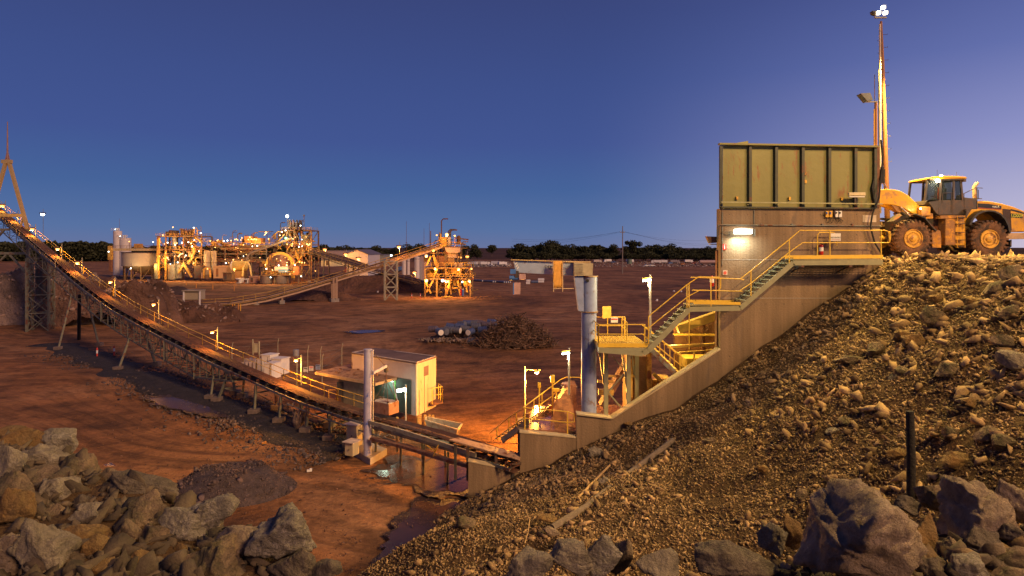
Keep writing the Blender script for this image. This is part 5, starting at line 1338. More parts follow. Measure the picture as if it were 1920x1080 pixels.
# walkway on the far side, with yellow rail
wk = [p - cn * 1.15 - Vector((0, 0, 0.55)) for p in CPTS]
wk_end = [i for i, c in enumerate(CP) if c[0] <= 700][-1]
mb = MB(); sweep(mb, wk[:wk_end], [(-0.3, 0), (0.3, 0), (0.3, 0.05), (-0.3, 0.05)], cn); mb.build('walkway', dark_steel, cv)
wk2 = [p - cn * 0.3 + Vector((0, 0, 0.25)) for p in wk[:wk_end]]
mb = MB(); rail(mb, wk2, 0.95, 0.028, 2.4); mb.build('handrail', yr, cv)
mb = MB(); rail(mb, [p + cn * 0.05 for p in [q + cn * 0.95 - Vector((0, 0, 0.2)) for q in subpts(-70, 120, 10)]], 0.9, 0.03, 2.4); mb.build('near_handrail', beige_steel, cv)
# pipe beneath the stringer near the lower end
mb = MB(); mb.path([cpos(x) + cn * 0.95 - Vector((0, 0, 0.62)) for x in range(560, 960, 40)], 0.045); mb.build('water_pipe', grey_steel, cv, smooth='auto')
# trestles
def trestle(px, spread=0.0, wide=0.95, foot=True, brace=False, ground=0.0, lean=0.0, top=-0.35, r=0.16, footz=None):
    p = cpos(px); 
    d2 = Vector((cdir.x, cdir.y, 0))
    for s_ in (1, -1):
        a = p + cn * s_ * 0.8 + Vector((0, 0, top)); b = p + cn * s_ * wide + d2 * spread; b.z = ground
        mb = MB(); mb.bar(b, a, r, r); lg = mb.build('trestle_leg', MATS['truss_green'], cv)
        if foot:
            mb = MB(); h = 0.55; mb.prism([b + Vector((x * 0.38, y * 0.38, 0.5)) for x, y in ((-1, -1), (1, -1), (1, 1), (-1, 1))], (0, 0, -0.7)); mb.build('footing_block', mat('old_footing', (0.15, 0.11, 0.09), 0.9, var=0.3), lg, bevel=0.04)
    if brace:
        mb = MB(); a = p + cn * 0.85 + Vector((0, 0, top - 0.6)); b = p - cn * 0.85 + Vector((0, 0, top - 0.6)); mb.bar(a, b, 0.1); c = p - cn * wide; c.z = ground + 0.5; mb.bar(a, c, 0.06); mb.build('trestle_brace', MATS['truss_green'], cv)
trestle(148, wide=2.3, top=-2.1, r=0.2)
trestle(258, wide=1.9, top=-2.1, r=0.2)
for x in (418, 440): trestle(x, spread=0.0 if x == 418 else 0.9, wide=1.1, top=-1.2, brace=True)
for x in (498, 545, 596, 640, 678): trestle(x, wide=0.95, brace=x % 2 == 0)
for x in (725, 772, 815, 860, 905, 945): trestle(x, wide=0.86, foot=False, r=0.12)
for x in (205, 325, 382):
    p = cpos(x); mb = MB(); mb.bar(p + cn * 0.82 - Vector((0, 0, 0.2)), p + cn * 0.82 - Vector((0, 0, 2.35)), 0.16, 0.16); mb.build('truss_post', MATS['truss_green'], cv)
# skirt plates and deck plates at the tail end, by the concrete wing wall
mb = MB(); mb.plate([P(842, 824, 33.4), P(860, 820, 34.0), P(975, 850, 33.5), P(975, 862, 32.7)], 0.05); mb.build('cover_plate', mat('cover_plate', (0.42, 0.26, 0.17), 0.6, rust=0.2), cv)
for px, Y in ((854, 33.5), (877, 33.4), (930, 33.1), (962, 33.0)):
    mb = MB(); t_ = P(px, 833 + (px - 854) * 0.2, Y); mb.bar(t_, (t_.x, t_.y, 0.9), 0.14, 0.12); mb.build('tail_leg', dark_steel, cv)
tb = [(697, 822, 38.8), (760, 838, 36.9), (820, 857, 35.1), (880, 874, 33.6)]
mb = MB()
for (a, b) in zip(tb[:-1], tb[1:]): mb.bar(P(*a), P(*b), 0.3, 0.16)
mb.build('lower_beam', mat('lower_beam', (0.25, 0.14, 0.09), 0.7, rust=0.3), cv)
tb2 = [(700, 790, 39.2), (760, 806, 37.4), (830, 828, 35.4), (900, 851, 33.8)]
mb = MB()
for (a, b) in zip(tb2[:-1], tb2[1:]): mb.bar(P(*a) + cn * 0.3, P(*b) + cn * 0.3, 0.12, 0.22)
mb.build('side_beam', beige_steel, cv)
mb = MB()
for i, (px, py, Y) in enumerate(((715, 797, 39.0), (752, 809, 37.6), (790, 819, 36.4), (826, 829, 35.4))):
    mb.box(P(px, py, Y), (0.9, 0.5, 0.05), rz=R(-40))
mb.build('guard_plate', mat('teal_guard', (0.10, 0.17, 0.15), 0.5), cv)
mb = MB(); mb.path([P(800, 835, 35.4), P(815, 846, 35.1), P(822, 834, 35.1), P(812, 856, 35.0), P(824, 850, 34.9)], 0.03); mb.build('yellow_hose', yellow_paint, cv)

# gantry tower under the conveyor at the far left
def lattice_tower(name, label, cat, c, w, d, h, n, m, rot=0, leg=0.3, br=0.12, group=None, extra=None):
    t = thing(name, label, cat, c, group)
    M = Matrix.Rotation(rot, 3, 'Z'); c = Vector(c)
    cor = [M @ Vector((x * w / 2, y * d / 2, 0)) for x, y in ((-1, -1), (1, -1), (1, 1), (-1, 1))]
    for q in cor:
        mb = MB(); mb.bar(c + q, c + q + Vector((0, 0, h)), leg, leg); mb.build('leg', m, t)
    mb = MB()
    for k in range(n + 1):
        z = Vector((0, 0, h * k / n))
        for i in range(4):
            a, b = cor[i], cor[(i + 1) % 4]
            if k > 0: mb.bar(c + a + z, c + b + z, br * 1.3)
            if k < n:
                z2 = Vector((0, 0, h * (k + 1) / n)); mb.bar(c + a + z, c + b + z2, br)
                mb.bar(c + b + z, c + a + z2, br)
    mb.build('bracing', m, t)
    return t
g1 = G(76, 620); 
tt = lattice_tower('lattice_tower', 'square lattice tower of olive steel holding the long conveyor at the left', 'tower', g1, 2.9, 2.4, P(0, 484, g1.y).z, 4, MATS['truss_green'], rot=R(20))
mb = MB(); mb.tube((g1.x + 0.1, g1.y + 0.4, 5.0), (g1.x + 0.1, g1.y + 0.4, P(0, 490, g1.y).z), 1.0, n=20); mb.build('dark_chute', dark_steel, tt, smooth='auto')
mb = MB(); mb.tube(G(148, 638), cpos(149) - Vector((0, 0, 2.2)), 0.22, n=12); mb.build('dark_column', black_rubber, cv, smooth='auto')

# A frame mast above the conveyor head at the left edge
AY = 106.0
af = thing('mast_frame', 'tall A shaped steel mast with a spire at the left edge of the frame', 'mast', P(14, 560, AY))
ol = mat('mast_olive', (0.42, 0.30, 0.12), 0.6, var=0.15)
for (x0, y0) in ((52, 430), (-24, 430)):
    mb = MB(); mb.bar(P(x0, y0, AY), P(14 + (2 if x0 > 14 else -2), 300, AY), 0.45, 0.45); mb.build('leg', ol, af)
for (x0, y0) in ((52, 430), (-24, 430)):
    mb = MB(); mb.bar(P(x0, y0, AY), P(x0 + (2 if x0 > 14 else -2), 560, AY), 0.45, 0.45); mb.build('column', MATS['truss_green'], af)
mb = MB(); mb.bar(P(4, 303, AY), P(22, 303, AY), 0.5, 0.6); mb.build('head_beam', ol, af)
mb = MB(); mb.tube(P(14, 300, AY), P(14, 228, AY), 0.16, 0.06, 8); mb.bar(P(10, 302, AY), P(14, 284, AY), 0.15); mb.bar(P(18, 302, AY), P(14, 284, AY), 0.15); mb.build('spire', mat('spire', (0.3, 0.17, 0.14), 0.6), af)
mb = MB(); mb.bar(P(-24, 403, AY), P(44, 404, AY), 0.5, 0.5); mb.build('cross_beam', mat('beam_bright', (0.6, 0.42, 0.12), 0.6), af)
mb = MB(); mb.bar(P(36, 430, AY), P(44, 408, AY), 0.25, 0.25); mb.build('knee_brace', ol, af)
for (a, b) in (((10, 312), (-20, 372)), ((18, 312), (58, 440)), ((16, 312), (40, 400))):
    mb = MB(); mb.tube(P(*a, AY), P(*b, AY), 0.04, n=5); mb.build('stay_cable', black_rubber, af)
mb = MB(); mb.bar(P(-40, 475, AY), P(53, 475, AY), 0.4, 0.4); mb.bar(P(-14, 475, AY), P(-40, 510, AY), 0.3, 0.3); mb.bar(P(16, 475, AY), P(50, 513, AY), 0.25, 0.25); mb.bar(P(14, 475, AY), P(-10, 500, AY), 0.25); mb.build('side_frame', MATS['truss_green'], af)
mb = MB(); mb.bar(P(-30, 432, AY), P(18, 430, AY), 0.35); mb.bar(P(8, 431, AY), P(-14, 455, AY), 0.3); mb.build('lower_brace', MATS['truss_green'], af)

# sodium lamps along the conveyor
sodium_post(1007, 695, 835, 42.5, 'nearest sodium lamp on a dark pole above the orange lit pit', side=1, arm=23, strength=9500)
sodium_post(555, 673, 722, convY(555) + 1.5, 'second nearest sodium lamp, left of the control cabin', strength=1300, side=-1, arm=10)
sodium_post(398, 621, 655, convY(398) + 1.5, 'third sodium lamp up the conveyor, over the middle of the walkway', strength=480, arm=10)
sodium_post(288, 569, 598, convY(288) + 1.6, 'sodium lamp beside the cut earth bank, fourth up the conveyor', strength=480, arm=10)
sodium_post(207, 527, 556, convY(207) + 1.6, 'sodium lamp above the far spoil mound, fifth up the conveyor', strength=480, arm=9)
sodium_post(145, 491, 518, convY(145) + 1.6, 'sodium lamp level with the tree line, sixth up the conveyor', strength=480, arm=9)
sodium_post(108, 465, 486, convY(108) + 1.6, 'sodium lamp in front of the dark trees above the lattice tower', strength=480, arm=8)
sodium_post(60, 428, 452, convY(60) + 1.6, 'sodium lamp against the sky near the leg of the A shaped mast', strength=480, arm=7)
sodium_post(28, 402, 425, convY(28) + 1.6, 'sodium lamp mounted on the cross beam of the A shaped mast', strength=480, arm=6)
sodium_post(4, 384, 406, convY(4) + 1.6, 'sodium lamp highest on the conveyor at the left edge', strength=350, arm=6)
# white lamps by the platform
def tube_post(px, py, py0, Y, label, strength):
    a = P(px + 3, py0, Y); t = thing('lamp_post', label, 'lamp post', a)
    mb = MB(); mb.tube(a, P(px + 3, py - 9, Y), 0.06, n=10); mb.build('pole', mat('galvanised', (0.55, 0.52, 0.45), 0.4, metal=0.3), t)
    mb = MB(); mb.box(P(px - 3, py + 1.5, Y), (0.42, 0.12, 0.08), M=Matrix.Rotation(R(-8), 3, 'Y')); mb.build('tube', glow('tube_glow', (1.0, 1.0, 0.9), 30), t, bevel=0.02)
    mb = MB(); mb.box(P(px - 3, py - 3, Y), (0.46, 0.16, 0.04), M=Matrix.Rotation(R(-8), 3, 'Y')); mb.build('reflector', deck_y, t)
    mb = MB(); mb.box(P(px + 1.5, py + 10, Y), (0.1, 0.12, 0.2)); mb.build('junction_box', white_paint, t)
    lamp_obj('tube_light', 'POINT', P(px - 3, py + 6, Y) - Vector((0, 0.15, 0)), strength, (1.0, 0.82, 0.45), shadow_soft_size=0.08)
    return t
tube_post(1216, 524, 640, 33.6, 'galvanised lamp post with a white tube light rising from the yellow platform', 120)
tube_post(1064, 661, 740, 35.5, 'short lamp post with a white tube light behind the orange lit pit', 130)
sodium_post(80, 400, 470, 160, 'distant unlit lamp mast standing alone left of the silos against the sky', group=None, side=-1, arm=1, cool=True, light=False)
# ================================================================ control cabin on stilts
cb = thing('control_cabin', 'cream control cabin on stilts with a rusty flat roof, open lit side and veranda', 'cabin', P(760, 775, 47))
cream = mat('cabin_cream', (0.62, 0.50, 0.30), 0.55, var=0.10, streak=True, rust=0.04)
pinkw = mat('cabin_pale', (0.58, 0.48, 0.42), 0.55, var=0.06)
roofm = mat('cabin_roof', (0.17, 0.105, 0.085), 0.8, var=0.3, scale=0.8)
corr = mat('corrugated', (0.30, 0.25, 0.17), 0.6, var=0.15)
# tall block: corners from the photo: front corner C, right corner D, left back corner A
zR = P(781, 678, 46.5).z
def atz(px, py, z):
    Y = (EYE - z) * F / (py - 466); return Vector(((px - 960) / F * Y, Y, z))
Cc = atz(781, 681, zR); Dd = atz(816, 669, zR); Aa = atz(661, 662, zR); Bb = atz(703, 655, zR)
zB = Cc.z - (780 - 681) / F * Cc.y
def wall(name, a, b, z0, z1, m, t=0.1, parent=cb):
    a = Vector((a.x, a.y, 0)); b = Vector((b.x, b.y, 0)); n_ = Vector((-(b - a).y, (b - a).x, 0)).normalized() * t
    mb = MB(); mb.prism([a + Vector((0, 0, z0)), b + Vector((0, 0, z0)), b + Vector((0, 0, z1)), a + Vector((0, 0, z1))], n_); return mb.build(name, m, parent)
wall('end_wall', Cc, Dd, zB, zR - 0.12, cream)
wall('front_wall', Aa, Cc, zB, zR - 0.12, pinkw)
wall('back_wall', Bb, Dd, zB, zR - 0.12, cream)
wall('end_wall', Aa, Bb, zB, zR - 0.12, cream)
mb = MB()
# roof slab with a small pitch and pale fascia
mb.prism([Aa + Vector((-0.1, -0.1, 0.05)), Cc + Vector((0.0, -0.15, 0.05)), Dd + Vector((0.15, 0, 0.05)), Bb + Vector((0, 0.15, 0.10))], (0, 0, -0.1)); mb.build('roof', roofm, cb)
mb = MB()
for a, b in ((Aa, Cc), (Cc, Dd), (Dd, Bb), (Bb, Aa)): mb.bar(a + Vector((0, 0, -0.03)), b + Vector((0, 0, -0.03)), 0.12, 0.22)
mb.build('fascia', mat('fascia_pale', (0.68, 0.55, 0.42), 0.5), cb)
mb = MB(); mb.prism([Cc.lerp(Dd, 0.4) + Vector((0.03, -0.05, z)) for z in ()] or [Cc.lerp(Dd, 0.38) + Vector((0.02, -0.04, -0.45)), Cc.lerp(Dd, 0.62) + Vector((0.02, -0.04, -0.45)), Cc.lerp(Dd, 0.62) + Vector((0.02, -0.04, -1.15)), Cc.lerp(Dd, 0.38) + Vector((0.02, -0.04, -1.15))], (-0.02, 0.05, 0)); mb.build('vent', roofm, cb)
mb = MB(); q = Cc.lerp(Dd, 0.42) + Vector((0.03, -0.06, 0)); mb.tube(q + Vector((0, 0, -1.2)), Vector((q.x, q.y, zB)), 0.05); q = Cc.lerp(Dd, 0.15) + Vector((0.03, -0.06, 0)); mb.tube(q + Vector((0, 0, -2.0)), Vector((q.x, q.y, zB)), 0.03); mb.build('downpipe', cream, cb)
# lower veranda roof in front (towards the camera, left)
Z2 = zR - 1.35
e = [atz(590, 697, Z2), atz(703, 722, Z2), atz(776, 699, Z2 ), atz(662, 682, Z2)]
e = [atz(592, 697, Z2), atz(704, 718, Z2), atz(774, 699, Z2 + 0.2), atz(662, 681, Z2 + 0.2)]
mb = MB(); mb.prism(e, (0, 0, -0.1)); mb.build('veranda_roof', mat('veranda_rust', (0.32, 0.20, 0.13), 0.75, var=0.25, rust=0.25, rustcol=(0.15, 0.07, 0.04), rscale=2), cb)
mb = MB(); mb.bar(e[0] - Vector((0, 0, 0.1)), e[1] - Vector((0, 0, 0.1)), 0.08, 0.22); mb.bar(e[1] - Vector((0, 0, 0.1)), e[2] - Vector((0, 0, 0.1)), 0.08, 0.2); mb.build('gutter', mat('gutter', (0.38, 0.28, 0.18), 0.5), cb)
rnd = random.Random(4)
STL = ['lying on the cabin veranda roof, one of nine scattered there'] * 9
for i in range(9):
    u, v_ = rnd.random() * 0.8 + 0.1, rnd.random() * 0.8 + 0.1
    q = e[0].lerp(e[1], u).lerp(e[3].lerp(e[2], u), v_)
    mb = MB(); mb.box(q + Vector((0, 0, 0.05)), (0.14 + rnd.random() * 0.1, 0.12, 0.08), rz=rnd.random() * 3)
    tag(mb.build('stone', rust_steel, origin=q), 'small rusty stone %s' % STL[i], 'stone', 'stones scattered on the veranda roof')
# corrugated front wall under the veranda
f0 = e[0].lerp(e[1], 0.38) + Vector((0, 0.35, 0)); f1 = e[1] + Vector((-0.2, 0.5, 0))
mb = MB(); nst = 60
def corr_wall(a, b, z0, z1, nst=40, amp=0.035):
    mb = MB(); a = Vector((a.x, a.y, 0)); b = Vector((b.x, b.y, 0)); nn = Vector(((b - a).y, -(b - a).x, 0)).normalized()
    vs = []; fs = []
    for i in range(nst + 1):
        q = a.lerp(b, i / nst) + nn * (amp if i % 2 else -amp); vs += [q + Vector((0, 0, z0)), q + Vector((0, 0, z1))]
        if i: k = 2 * i; fs.append((k - 2, k, k + 1, k - 1))
    mb.add(vs, fs); return mb
zF = zB + 0.05
corr_wall(f0, f1, zF, Z2 - 0.1, 54).build('corrugated_wall', corr, cb)
g0 = e[1].lerp(e[2], 0.62) + Vector((-0.12, 0.08, 0)); g1_ = e[2] + Vector((0.15, 0.3, 0))
corr_wall(g0, g1_, zF - 0.1, Z2 + 0.05, 16, 0.02).build('corrugated_wall', mat('corr_cream', (0.60, 0.47, 0.25), 0.55, var=0.1), cb)
# floor, green door panel, dim interior
o1 = e[1].lerp(e[2], 0.0) + Vector((-0.1, 0.2, 0)); 
fl = [f0, f1, Vector((g1_.x, g1_.y, 0)), Aa.lerp(Cc, 0.35)]
mb = MB(); mb.prism([Vector((q.x, q.y, zF)) for q in fl], (0, 0, -0.15)); mb.build('floor', grey_steel, cb)
wall('inner_wall', Aa.lerp(Cc, 0.30) - Vector((0, 0.12, 0)), Aa.lerp(Cc, 0.92) - Vector((0, 0.12, 0)), zF, Z2 + 0.1, mat('inner_teal', (0.05, 0.07, 0.06), 0.7), 0.05)
gd0 = e[1].lerp(e[2], 0.50) + Vector((0, 0.15, 0)); gd1 = e[1].lerp(e[2], 0.61) + Vector((0, 0.15, 0))
wall('green_door', gd0, gd1, zF + 0.3, Z2 - 0.05, mat('door_green', (0.12, 0.60, 0.04), 0.5), 0.05)
ic = e[1].lerp(e[2], 0.3) + Vector((-0.3, 0.9, 0))
mb = MB(); mb.box((ic.x, ic.y + 0.2, zF + 0.5), (1.3, 0.5, 0.06)); mb.box((ic.x - 0.3, ic.y + 0.2, zF + 0.8), (0.5, 0.06, 0.38)); mb.box((ic.x + 0.4, ic.y + 0.2, zF + 0.8), (0.4, 0.06, 0.35)); mb.build('desk', dark_steel, cb)
mb = MB(); mb.box((ic.x, ic.y, Z2 - 0.22), (1.1, 0.12, 0.07)); mb.build('ceiling_tube', glow('inner_tube', (0.8, 1.0, 0.85), 14), cb)
mb = MB(); mb.bar((ic.x + 0.65, ic.y - 0.5, Z2 - 0.2), (ic.x + 1.0, ic.y - 0.6, zF + 0.8), 0.07); mb.build('white_brace', white_paint, cb)
lamp_obj('cabin_light', 'POINT', (ic.x, ic.y - 0.25, Z2 - 0.5), 45, (0.7, 1.0, 0.75), shadow_soft_size=0.15)
# stilts
for (px, py, w_) in ((784, 800, .1), (787, 795, .16), (797, 790, .1), (806, 770, .1), (812, 768, .1), (745, 800, .1)):
    q = atz(px, 778 if px > 750 else 782, zB); mb = MB(); mb.bar((q.x, q.y, 0), (q.x, q.y, zB), w_ * 1.6, w_ * 1.6); mb.build('stilt', mat('stilt_y', (0.55, 0.36, 0.12), 0.6, rust=0.2), cb)
# side balcony with yellow rail
bd = Dd + Vector((0.55, -0.4, 0)); zb_ = zB + 0.55
bd = atz(818, 752, zb_ - 0.0); 
mb = MB(); mb.prism([bd + Vector((-0.9, 0.2, 0)), bd + Vector((-0.2, -0.9, 0)), bd + Vector((0.55, -0.3, 0)), bd + Vector((0.1, 0.8, 0))], (0, 0, -0.12)); mb.build('balcony', rust_steel, cb)
mb = MB(); rail(mb, [bd + Vector((-0.2, -0.85, 0)), bd + Vector((0.5, -0.3, 0)), bd + Vector((0.08, 0.75, 0))], 1.15, 0.03, 0.6); mb.build('balcony_rail', yr, cb)
mb = MB(); q = e[0].lerp(e[1], 0.30) + Vector((0, 0.2, 0)); q.z = zF - 0.2
rail(mb, [q + Vector((-0.35, 0, 0)), q + Vector((0.25, -0.05, 0))], 1.4, 0.035, 0.6); mb.build('entry_rail', mat('rail_orange', (0.70, 0.33, 0.05), 0.5), cb)
mb = MB(); q2 = e[0].lerp(e[1], 0.42) + Vector((0, 0.25, 0)); mb.box((q2.x, q2.y, (zF + Z2) / 2 - 0.2), (0.5, 0.2, Z2 - zF - 0.5)); mb.build('door', dark_steel, cb)
# orange fence rail in front of the cabin, on the conveyor side
# tube light on a post at the cabin corner
q = P(758, 733, 43.5)
t = thing('lamp_post', 'glaring white tube light on a short post at the open side of the cabin', 'lamp post', (q.x, q.y, 1.5))
mb = MB(); mb.tube(P(761, 795, 43.5), P(761, 721, 43.5), 0.05, n=8); mb.build('pole', MATS['galvanised'], t)
mb = MB(); mb.box(P(753, 732, 43.4), (0.62, 0.14, 0.15), M=Matrix.Rotation(R(-12), 3, 'Y')); mb.build('tube', MATS['tube_glow'], t, bevel=0.03)
mb = MB(); mb.box(P(753, 728, 43.4), (0.66, 0.2, 0.04), M=Matrix.Rotation(R(-12), 3, 'Y')); mb.build('reflector', white_paint, t)
lamp_obj('cabin_tube_light', 'POINT', P(750, 740, 43.0), 110, (0.95, 1.0, 0.75), shadow_soft_size=0.15)
# magnet box hung over the belt
mg = thing('belt_magnet', 'rusty square magnet box hanging on chains over the belt in front of the cabin', 'magnet', P(725, 775, 41.2))
zt_ = P(698, 751, 41.0).z
mq = [atz(697, 751, zt_), atz(729, 757, zt_), atz(748, 751, zt_), atz(716, 746, zt_)]
mb = MB(); mb.prism([q - Vector((0, 0, 0.04)) for q in mq], (0, 0, -0.72)); mb.build('box', mat('magnet_rust', (0.30, 0.16, 0.10), 0.7, var=0.25, rust=0.2), mg, bevel=0.02)
mb = MB(); mb.prism([q + Vector((0, 0, 0.0)) for q in mq], (0, 0, -0.035)); mb.build('lid', mat('lid_pale', (0.5, 0.48, 0.40), 0.6, rust=0.2), mg)
top = P(724, 712, 41.0)
for q in mq:
    mb = MB(); qq = q.lerp((mq[0] + mq[2]) / 2, 0.2); mb.tube(qq, top, 0.022, n=5); mb.lathe(qq, [(0.07, 0), (0.07, 0.06), (0.03, 0.10), (0, 0.1)], 'Z', 8); mb.build('chain', dark_steel, mg)
# violet grey jib post
jp = thing('jib_post', 'pale violet steel post with a small jib arm standing in front of the cabin', 'crane', P(689, 866, 39.5))
vj = mat('post_violet', (0.40, 0.38, 0.50), 0.5, var=0.12, rust=0.1, rustcol=(0.10, 0.14, 0.4))
zb0 = 0.35
pb = PX(689, 39.2, zb0)
mb = MB(); mb.tube(pb, P(689.5, 656, 39.2), 0.235, n=24); mb.build('post', vj, jp, smooth='auto')
mb = MB(); mb.tube(P(689.5, 656.5, 39.2), P(689.5, 654.5, 39.2), 0.26, n=24); mb.box(P(695, 657, 39.2), (0.35, 0.3, 0.06)); mb.build('cap', vj, jp)
mb = MB(); mb.tube(P(698.5, 702, 39.1), P(698.5, 657, 39.1), 0.05, n=8); mb.bar(P(693, 702, 39.1), P(701, 702, 39.1), 0.14, 0.06); mb.build('pivot_tube', vj, jp)
mb = MB(); mb.bar(P(700, 699, 39.0), P(725, 686, 40.6), 0.1, 0.16); mb.build('jib_arm', vj, jp)
mb = MB(); mb.tube(P(699, 659, 39.1), P(722, 686, 40.5), 0.018, n=5); mb.build('tie_rod', dark_steel, jp)
mb = MB(); mb.tube(P(699.5, 702, 39.1), P(699.5, 800, 39.1), 0.03, n=6); mb.build('hanging_pipe', MATS['galvanised'], jp)
mb = MB(); mb.lathe(P(724, 694, 40.8), [(0, -0.18), (0.14, -0.1), (0.16, 0.05), (0.12, 0.2), (0, 0.24)], 'Z', 12); mb.tube(P(721, 686, 40.8), P(728, 686, 40.8), 0.09, n=10); mb.build('hoist_block', dark_steel, jp, smooth='auto')
mb = MB(); mb.tube(P(724, 696, 40.8), P(724, 712, 40.9), 0.03, n=5); mb.tube(P(706, 697, 39.5), P(706, 705, 39.5), 0.06, n=6); mb.build('hoist_chain', rust_steel, jp)
pc_ = G(686, 866)
mb = MB(); mb.prism([G(650, 846) + Vector((0, 0, 0.38)), G(694, 872) + Vector((0, 0, 0.38)), G(726, 852) + Vector((0, 0, 0.38)), G(684, 835) + Vector((0, 0, 0.38))], (0, 0, -0.6)); mb.build('concrete_base', concrete, jp, bevel=0.03)
for nm, lab, (xa, ya, xb, yb), Y in (('cabinet', 'tall cream electrical cabinet with a sloping lid beside the violet post', (653, 795, 676, 834), 41.0), ('cabinet', 'short cream box cabinet standing on the concrete base of the violet post', (651, 828, 669, 852), 39.2)):
    a = P(xa, yb, Y); b = P(xb, ya, Y); t = thing(nm, lab, 'cabinet', a)
    mb = MB(); mb.box(((a.x + b.x) / 2, Y, (a.z + b.z) / 2), (b.x - a.x, 0.6, b.z - a.z), rz=R(-25)); mb.build('body', mat('cab_cream', (0.52, 0.42, 0.24), 0.6, var=0.15, streak=True), t)
    mb = MB(); mb.box(((a.x + b.x) / 2, Y, b.z + 0.04), (b.x - a.x + 0.25, 0.85, 0.05), rz=R(-25)); mb.build('lid', MATS['fascia_pale'], t)
    mb = MB(); mb.box(((a.x + b.x) / 2 - 0.1, Y - 0.34, (a.z + b.z) / 2), (0.03, 0.03, 0.12)); mb.build('latch', dark_steel, t)
mb = MB(); q = P(594, 765, 51); 
# ================================================================ orange lit pit at the tail of the belt
pit = thing('pit_walkway', 'yellow railed walkway and stair in the orange lit pit above the low wall', 'walkway', P(985, 810, 33.6))
zt2 = P(985, 805, 33.5).z
mb = MB(); mb.prism([PX(985, 33.5, zt2), PX(1080, 33.5, zt2 - 0.1), PX(1060, 38.5, zt2), PX(1000, 38.5, zt2)], (0, 0, -0.15)); mb.build('wet_floor', mat('wet_floor', (0.22, 0.09, 0.05), 0.15, var=0.4, spec=0.8), pit)
mb = MB(); mb.prism([P(1035, 797, 35.5), P(1081, 806, 35.5), P(1081, 722, 36.5), P(1070, 722, 36.8), P(1042, 755, 36.0)], (0, 1.2, 0)); mb.build('chute_wall', mat('chute_orange', (0.34, 0.13, 0.05), 0.65, var=0.3, rust=0.2), pit)
mb = MB(); rail(mb, [PX(984, 33.45, zt2), PX(1064, 33.2, zt2 - 0.15)], 1.15, 0.03, 2.2)
mb.path([PX(1064, 33.2, zt2 + 1.0), PX(1076, 33.1, zt2 + 0.9), PX(1077, 33.1, zt2 + 0.5), PX(1064, 33.2, zt2 + 0.45)], 0.03); mb.build('front_rail', yr, pit, smooth='auto')
mb = MB(); mb.path([P(981, 764, 33.5), P(1040, 720, 37.5), P(1050, 712, 38.2), P(1062, 707, 38.4), P(1090, 708, 38.4)], 0.032); mb.path([P(981, 782, 33.5), P(1036, 742, 37.5), P(1046, 730, 38.0)], 0.028)
for px, pt, pb2, Y in ((1001, 749, 772, 35), (1016, 738, 762, 36), (1036, 723, 750, 37.5)): mb.tube(P(px, pt, Y), P(px, pb2, Y), 0.03)
mb.build('side_rail', yr, pit, smooth='auto')
mb = MB(); mb.path([P(982, 764, 33.5), P(954, 783, 35.0), P(918, 812, 37.0)], 0.026); mb.path([P(982, 784, 33.5), P(955, 803, 35.0), P(925, 826, 36.5)], 0.024)
for px, pt, pb2, Y in ((954, 783, 817, 35), (968, 774, 800, 34.2), (932, 801, 825, 36.2)): mb.tube(P(px, pt, Y), P(px, pb2, Y), 0.028)
mb.build('stair_rail', yr, pit, smooth='auto')
mb = MB(); mb.bar(P(984, 794, 33.8), P(942, 826, 35.5), 0.1, 0.28); mb.build('stair_stringer', beige_steel, pit)
for i in range(7):
    mb = MB(); mb.box(P(984, 792, 34.4).lerp(P(940, 824, 36.0), i / 7), (0.8, 0.28, 0.04), rz=R(-40)); mb.build('tread', rust_steel, pit)
mb = MB(); mb.bar(P(985, 800, 34.6), P(1032, 762, 37.5), 0.25, 0.25); mb.bar(P(1040, 764, 37.6), P(1062, 745, 38.5), 0.8, 0.1); mb.build('feeder_beam', crm, pit)
mb = MB(); mb.bar((PX(986.5, 33.9, 0).x, 33.9, 1.0), P(986.5, 775, 33.9), 0.28, 0.28); mb.build('dark_column', dark_steel, pit)
for i, (xa, ya, xb, yb, Y, lab) in enumerate(((1032, 703, 1040, 718, 37.0, 'tall yellow control box on a post above the pit stair'), (1037, 728, 1049, 734, 36.6, 'flat yellow box on two posts at the pit edge'), (1008, 717, 1014, 727, 36.5, 'small yellow box on a post left of the tall control box'))):
    a = P(xa, yb, Y); b = P(xb, ya, Y); t = thing('control_box', lab, 'control box', (a.x, Y, 3.0), 'yellow boxes on posts around the pit')
    mb = MB(); mb.box(((a.x + b.x) / 2, Y, (a.z + b.z) / 2), (b.x - a.x, 0.2, b.z - a.z)); mb.build('box', yr, t, bevel=0.03)
    mb = MB(); mb.tube(((a.x + b.x) / 2, Y, zt2), ((a.x + b.x) / 2, Y, a.z), 0.05, n=8); mb.build('post', yr, t)
t = thing('motor_drum', 'pale pink drum motor on the rim of the orange lit pit', 'motor', P(1066, 740, 37.5))
mb = MB(); mb.lathe(P(1066, 740, 37.5), [(0.3, 0), (0.3, 0.55), (0.38, 0.6), (0.38, 0.68), (0, 0.68)], 'Z', 16); mb.build('drum', MATS['hoist_pink'], t, smooth='auto')
mb = MB(); mb.path([P(1052, 722, 37.5), P(1058, 728, 37.4), P(1070, 720, 37.4), P(1082, 726, 37.3)], 0.03); mb.build('hose', white_paint, t)
lamp_obj('pit_glow', 'POINT', P(1034, 735, 35.6), 22, (1.0, 0.45, 0.08), shadow_soft_size=0.15)
